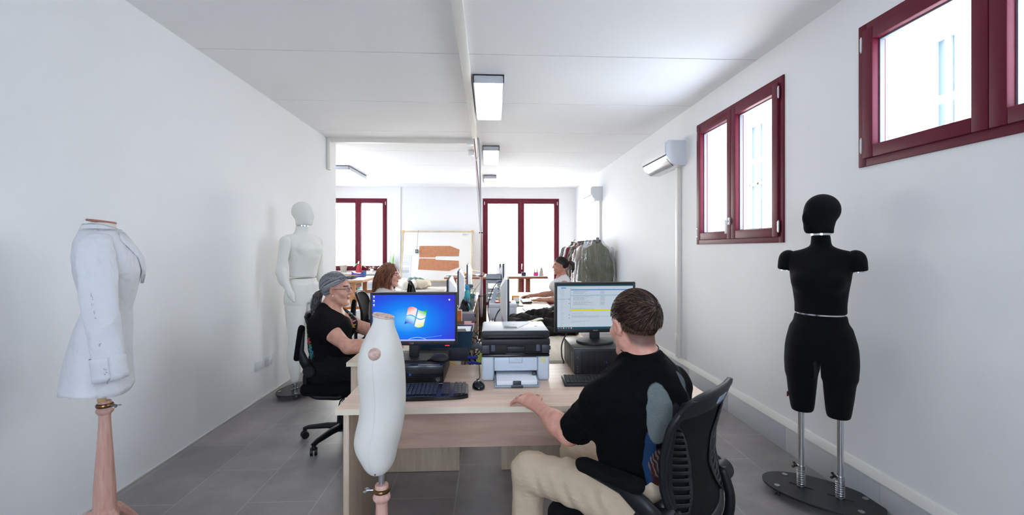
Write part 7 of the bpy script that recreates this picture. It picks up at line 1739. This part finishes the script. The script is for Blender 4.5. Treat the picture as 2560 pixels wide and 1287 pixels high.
for p, n in ((p1, 12), (p2, 20)):
    q = MB()
    for k in range(n):
        z = .125-k*.26/n; x = -.09
        while x < .08: l = rr.uniform(.01, .05); q.bb(x, min(x+l, .09), -.0032, -.0021, z, z+.006); x += l+.012
        if n == 20 and 5 <= k <= 9: q.bb(-.085, .08, -.0031, -.0021, z-.002, z+.009)
    obj('print_lines', q, mat('print_grey', (176, 178, 182), .8), p, smooth=0)
t = thing('hanging_magnet_clip', 'small dark clip box hanging on a cord from the whiteboard top', 'clip', (-1.27-.47, 11.185, 1.87)); q = MB(); q.tube([(0, .02, .04), (.02, -.02, .045), (.0, -.04, .02), (-.015, -.12, -.42)], .004, 6); obj('cord', q, mat('grey_cord', (120, 122, 124), .6), t, smooth=180); obj('clip_body', MB().bb(-.05, .02, -.165, -.13, -.51, -.42, .008).bb(-.035, .005, -.17, -.165, -.49, -.44, mi=1), [mat('dark_grey_clip', (60, 62, 64), .5), mat('grey_face', (150, 150, 140), .5)], t)
# plants on the sill
ZS = .892
def pot(label, name, x, r0, r1, h, c, plant, y=11.28):
    t = thing(name, label, 'potted plant', (x, y, ZS)); q = MB(); q.lathe([(0, 0), (r0, 0), (r1, h), (r1*.92, h), (r1*.9, h*.9), (0, h*.9)], n=26); obj('pot', q, mat('pot_'+label[:8].replace(' ', '_'), c, .5, noise=.05), t)
    if plant: obj('leaves', plant, mat('leaf_'+label[:8].replace(' ', '_'), plant.c, .5, noise=.35, nscale=18), t, smooth=180)
def leafy(n, L, seed, h, c, wd=.022):
    mb = MB(); mb.c = c; rr = random.Random(seed)
    for k in range(n):
        a = rr.random()*6.28; l = L*rr.uniform(.6, 1); up = rr.uniform(.1, .9); P = []
        for s in np.linspace(0, 1, 6): P.append((Vector((math.cos(a)*l*s, math.sin(a)*l*s*.7, h+l*up*s-.6*l*s*s*.8)), wd*math.sin(math.pi*min(1, s*.9+.08))))
        mb.sheet([[p+Vector((-math.sin(a), math.cos(a), 0))*q*w_+Vector((0, 0, .3*abs(q)*w_)) for q in (-1, -.4, .4, 1)] for p, w_ in P], .0012)
    return mb
pot('beige pot with a low plant at the left end of the sill', 'potted_plant', -3.56, .06, .088, .175, (176, 168, 158), leafy(7, .09, 1, .15, (150, 180, 120)))
pot('red pot with broad leaves on the sill', 'potted_plant', -3.19, .075, .055, .19, (176, 40, 62), leafy(10, .2, 2, .17, (92, 142, 96), .032))
pot('small white pot with drooping leaves in the middle of the sill', 'potted_plant', -2.88, .04, .045, .09, (226, 224, 220), leafy(7, .12, 3, .1, (120, 120, 84)))
pot('white pot with orchid leaves on the sill', 'potted_plant', -2.62, .05, .07, .15, (230, 232, 234), leafy(8, .2, 5, .13, (62, 110, 66), .03), 11.28)
sn = MB(); sn.c = (140, 200, 70); rr = random.Random(6)
for k in range(7):
    x = rr.uniform(-.06, .06); l = rr.uniform(.22, .40); sn.tube([(x, rr.uniform(-.03, .03), .12), (x*1.5, 0, .12+l*.6), (x*1.7, 0, .12+l)], [.014, .013, .002], 6, flat=.5)
pot('square dark pot with upright snake plant on the sill', 'potted_plant', -2.41, .075, .085, .16, (62, 58, 56), sn, 11.27)
# clothes rack with jackets
t = thing('clothes_rack', 'white clothes rack along the right wall with jackets on it', 'clothes rack', (1.83, 8.75, 0)); q = MB(); q.cyl((0, -1.06, 1.62), (0, 1.1, 1.62), .016, n=14); obj('rail', q, M_wplastic, t)
for y in (-.90, 1.1): obj('upright', MB().cyl((0, y, .08), (0, y, 1.66), .016, n=14), M_wplastic, t); obj('foot', MB().bb(-.26, .26, y-.02, y+.02, .03, .08, .008), M_wplastic, t)
for y in (-1.05, 1.1): obj('rail_end', MB().bb(-.025, .025, y-.025, y+.025, 1.595, 1.66, .006), mat('grey_rail_joint', (130, 134, 142), .4), t)
M_film = glassy('plastic_garment_cover', (.95, .96, .96), .13, .07, alpha=.03, body=(.9, .92, .95))
def film_bump():
    tr = M_film.node_tree; gl = [n for n in tr.nodes if n.type == 'BSDF_GLOSSY'][0]; tc = tr.nodes.new('ShaderNodeTexCoord'); mp = tr.nodes.new('ShaderNodeMapping'); mp.inputs['Scale'].default_value = (16, 16, 3); nz = tr.nodes.new('ShaderNodeTexNoise'); nz.inputs['Detail'].default_value = 3; nz.inputs['Scale'].default_value = 1.4
    bp = tr.nodes.new('ShaderNodeBump'); bp.inputs['Strength'].default_value = 1; bp.inputs['Distance'].default_value = .05; tr.links.new(tc.outputs['Object'], mp.inputs[0]); tr.links.new(mp.outputs[0], nz.inputs[0]); tr.links.new(nz.outputs[0], bp.inputs['Height']); tr.links.new(bp.outputs[0], gl.inputs['Normal'])
film_bump()
def garment(label, y, col, sleeves, z_hem=.85, w=.27, quilt=False, film=False, tilt=0., col2=None, dz=0.):
    t = thing('hanging_jacket', label, 'jacket', (1.83, y, 1.62), tilt, 'jackets on the clothes rack'); zt = -.05+dz
    rows = [(z_hem-1.62, 0, 0, w*.97, .075), (-.5, 0, 0, w*.98, .085), (-.40, 0, 0, w*.97, .085), (-.33, 0, 0, w*.88 if not sleeves else w*.92, .08), (-.25, 0, 0, w*.76 if not sleeves else w*.9, .075), (zt-.12, 0, 0, w*.74, .06), (zt-.085, 0, 0, w*.62, .05), (zt-.05, 0, 0, w*.4, .045), (zt-.02, 0, 0, .085, .04), (zt+.02, 0, 0, .07, .045)]
    f = s_stack(rows, pw=2.6)
    if sleeves:
        for s in (-1, 1): f = U(f, s_cap((s*w*.72, 0, zt-.12), (s*(w+.02), -.02, -.45), .06, .055), s_cap((s*(w+.02), -.02, -.45), (s*(w+.0), -.05, -.72), .055, .045), k=.03)
    if quilt:
        g = f; f = lambda P: g(P)-.012*np.abs(np.sin(P[:, 2]*34))
    f = wob(f, .007, 24, int(y*10), (1, 1, .5)); lo = (-.45, -.2, z_hem-1.62-.03); hi = (.45, .2, .06)
    organic('garment', f, lo, hi, .011, mat('garment_%d' % int(y*100), col, .7, noise=.12, nscale=10, bump=.2, bscale=80), t)
    c = MB(); c.lathe([(.062, zt-.01), (.07, zt+.02), (.066, zt+.05), (.055, zt+.05)], n=24, sy=.75); obj('collar', c, mat('collar_%d' % int(y*100), col2 or tuple(int(v*.6) for v in col), .8), t, smooth=180)
    h = MB(); h.tube([(0, 0, zt+.02), (0, 0, zt+.04), (.018, 0, .02-.0), (.0, 0, .028), (-.018, 0, .012)], .003, 6); obj('hanger_hook', h, M_chrome, t, smooth=180)
    if film:
        fm = wob(off(f, .018), .012, 15, 3, (1.5, 1, .25)); V, F = sdf_mesh(fm, (-.5, -.25, lo[2]-.15), (.5, .25, .06), .013); fast_mesh('plastic_cover', V, F, M_film, parent=t)
    return t
garment('olive green sleeveless vest in a clear plastic cover, frontmost on the clothes rack', 7.75, (94, 93, 62), False, .80, .285, film=True)
garment('beige jacket in a plastic cover right behind the olive vest', 8.05, (176, 158, 146), True, .75, .29, film=True)
garment('pale blue shirt in crinkled plastic behind the beige jacket', 8.34, (170, 186, 214), False, .85, .26, film=True, dz=.005)
garment('brown quilted padded jacket on the clothes rack', 8.62, (92, 76, 62), True, .80, .285, quilt=True)
garment('charcoal jacket between the quilted and the maroon one', 8.86, (56, 52, 54), True, .75, .285)
garment('dusty rose jacket with a purple collar on the clothes rack', 9.12, (164, 134, 134), False, .9, .25, col2=(74, 48, 66))
garment('maroon jacket on the clothes rack', 9.36, (98, 20, 34), True, .8, .27, col2=(220, 214, 206))
garment('white-edged grey jacket behind the maroon one', 9.55, (200, 194, 188), True, .85, .27)
garment('black leather coat on the clothes rack, second from the window', 9.70, (40, 40, 46), True, .75, .285)
garment('dark grey coat at the window end of the clothes rack', 9.86, (84, 80, 80), True, .75, .29)
q = MB(); q.tube([(0, 0, .0), (.012, 0, .035), (.0, 0, .07)], .005, 6); solo('red_tag', 'red tag tied to the hanger of the olive vest', 'tag', q, mat('coral_tag', (226, 70, 80), .6), (1.815, 7.73, 1.56))
office_chair('empty black office chair below the whiteboard at the far left desk', (-.93, 7.0), .97, .22, seat=.5, arms='up', spin=.6)
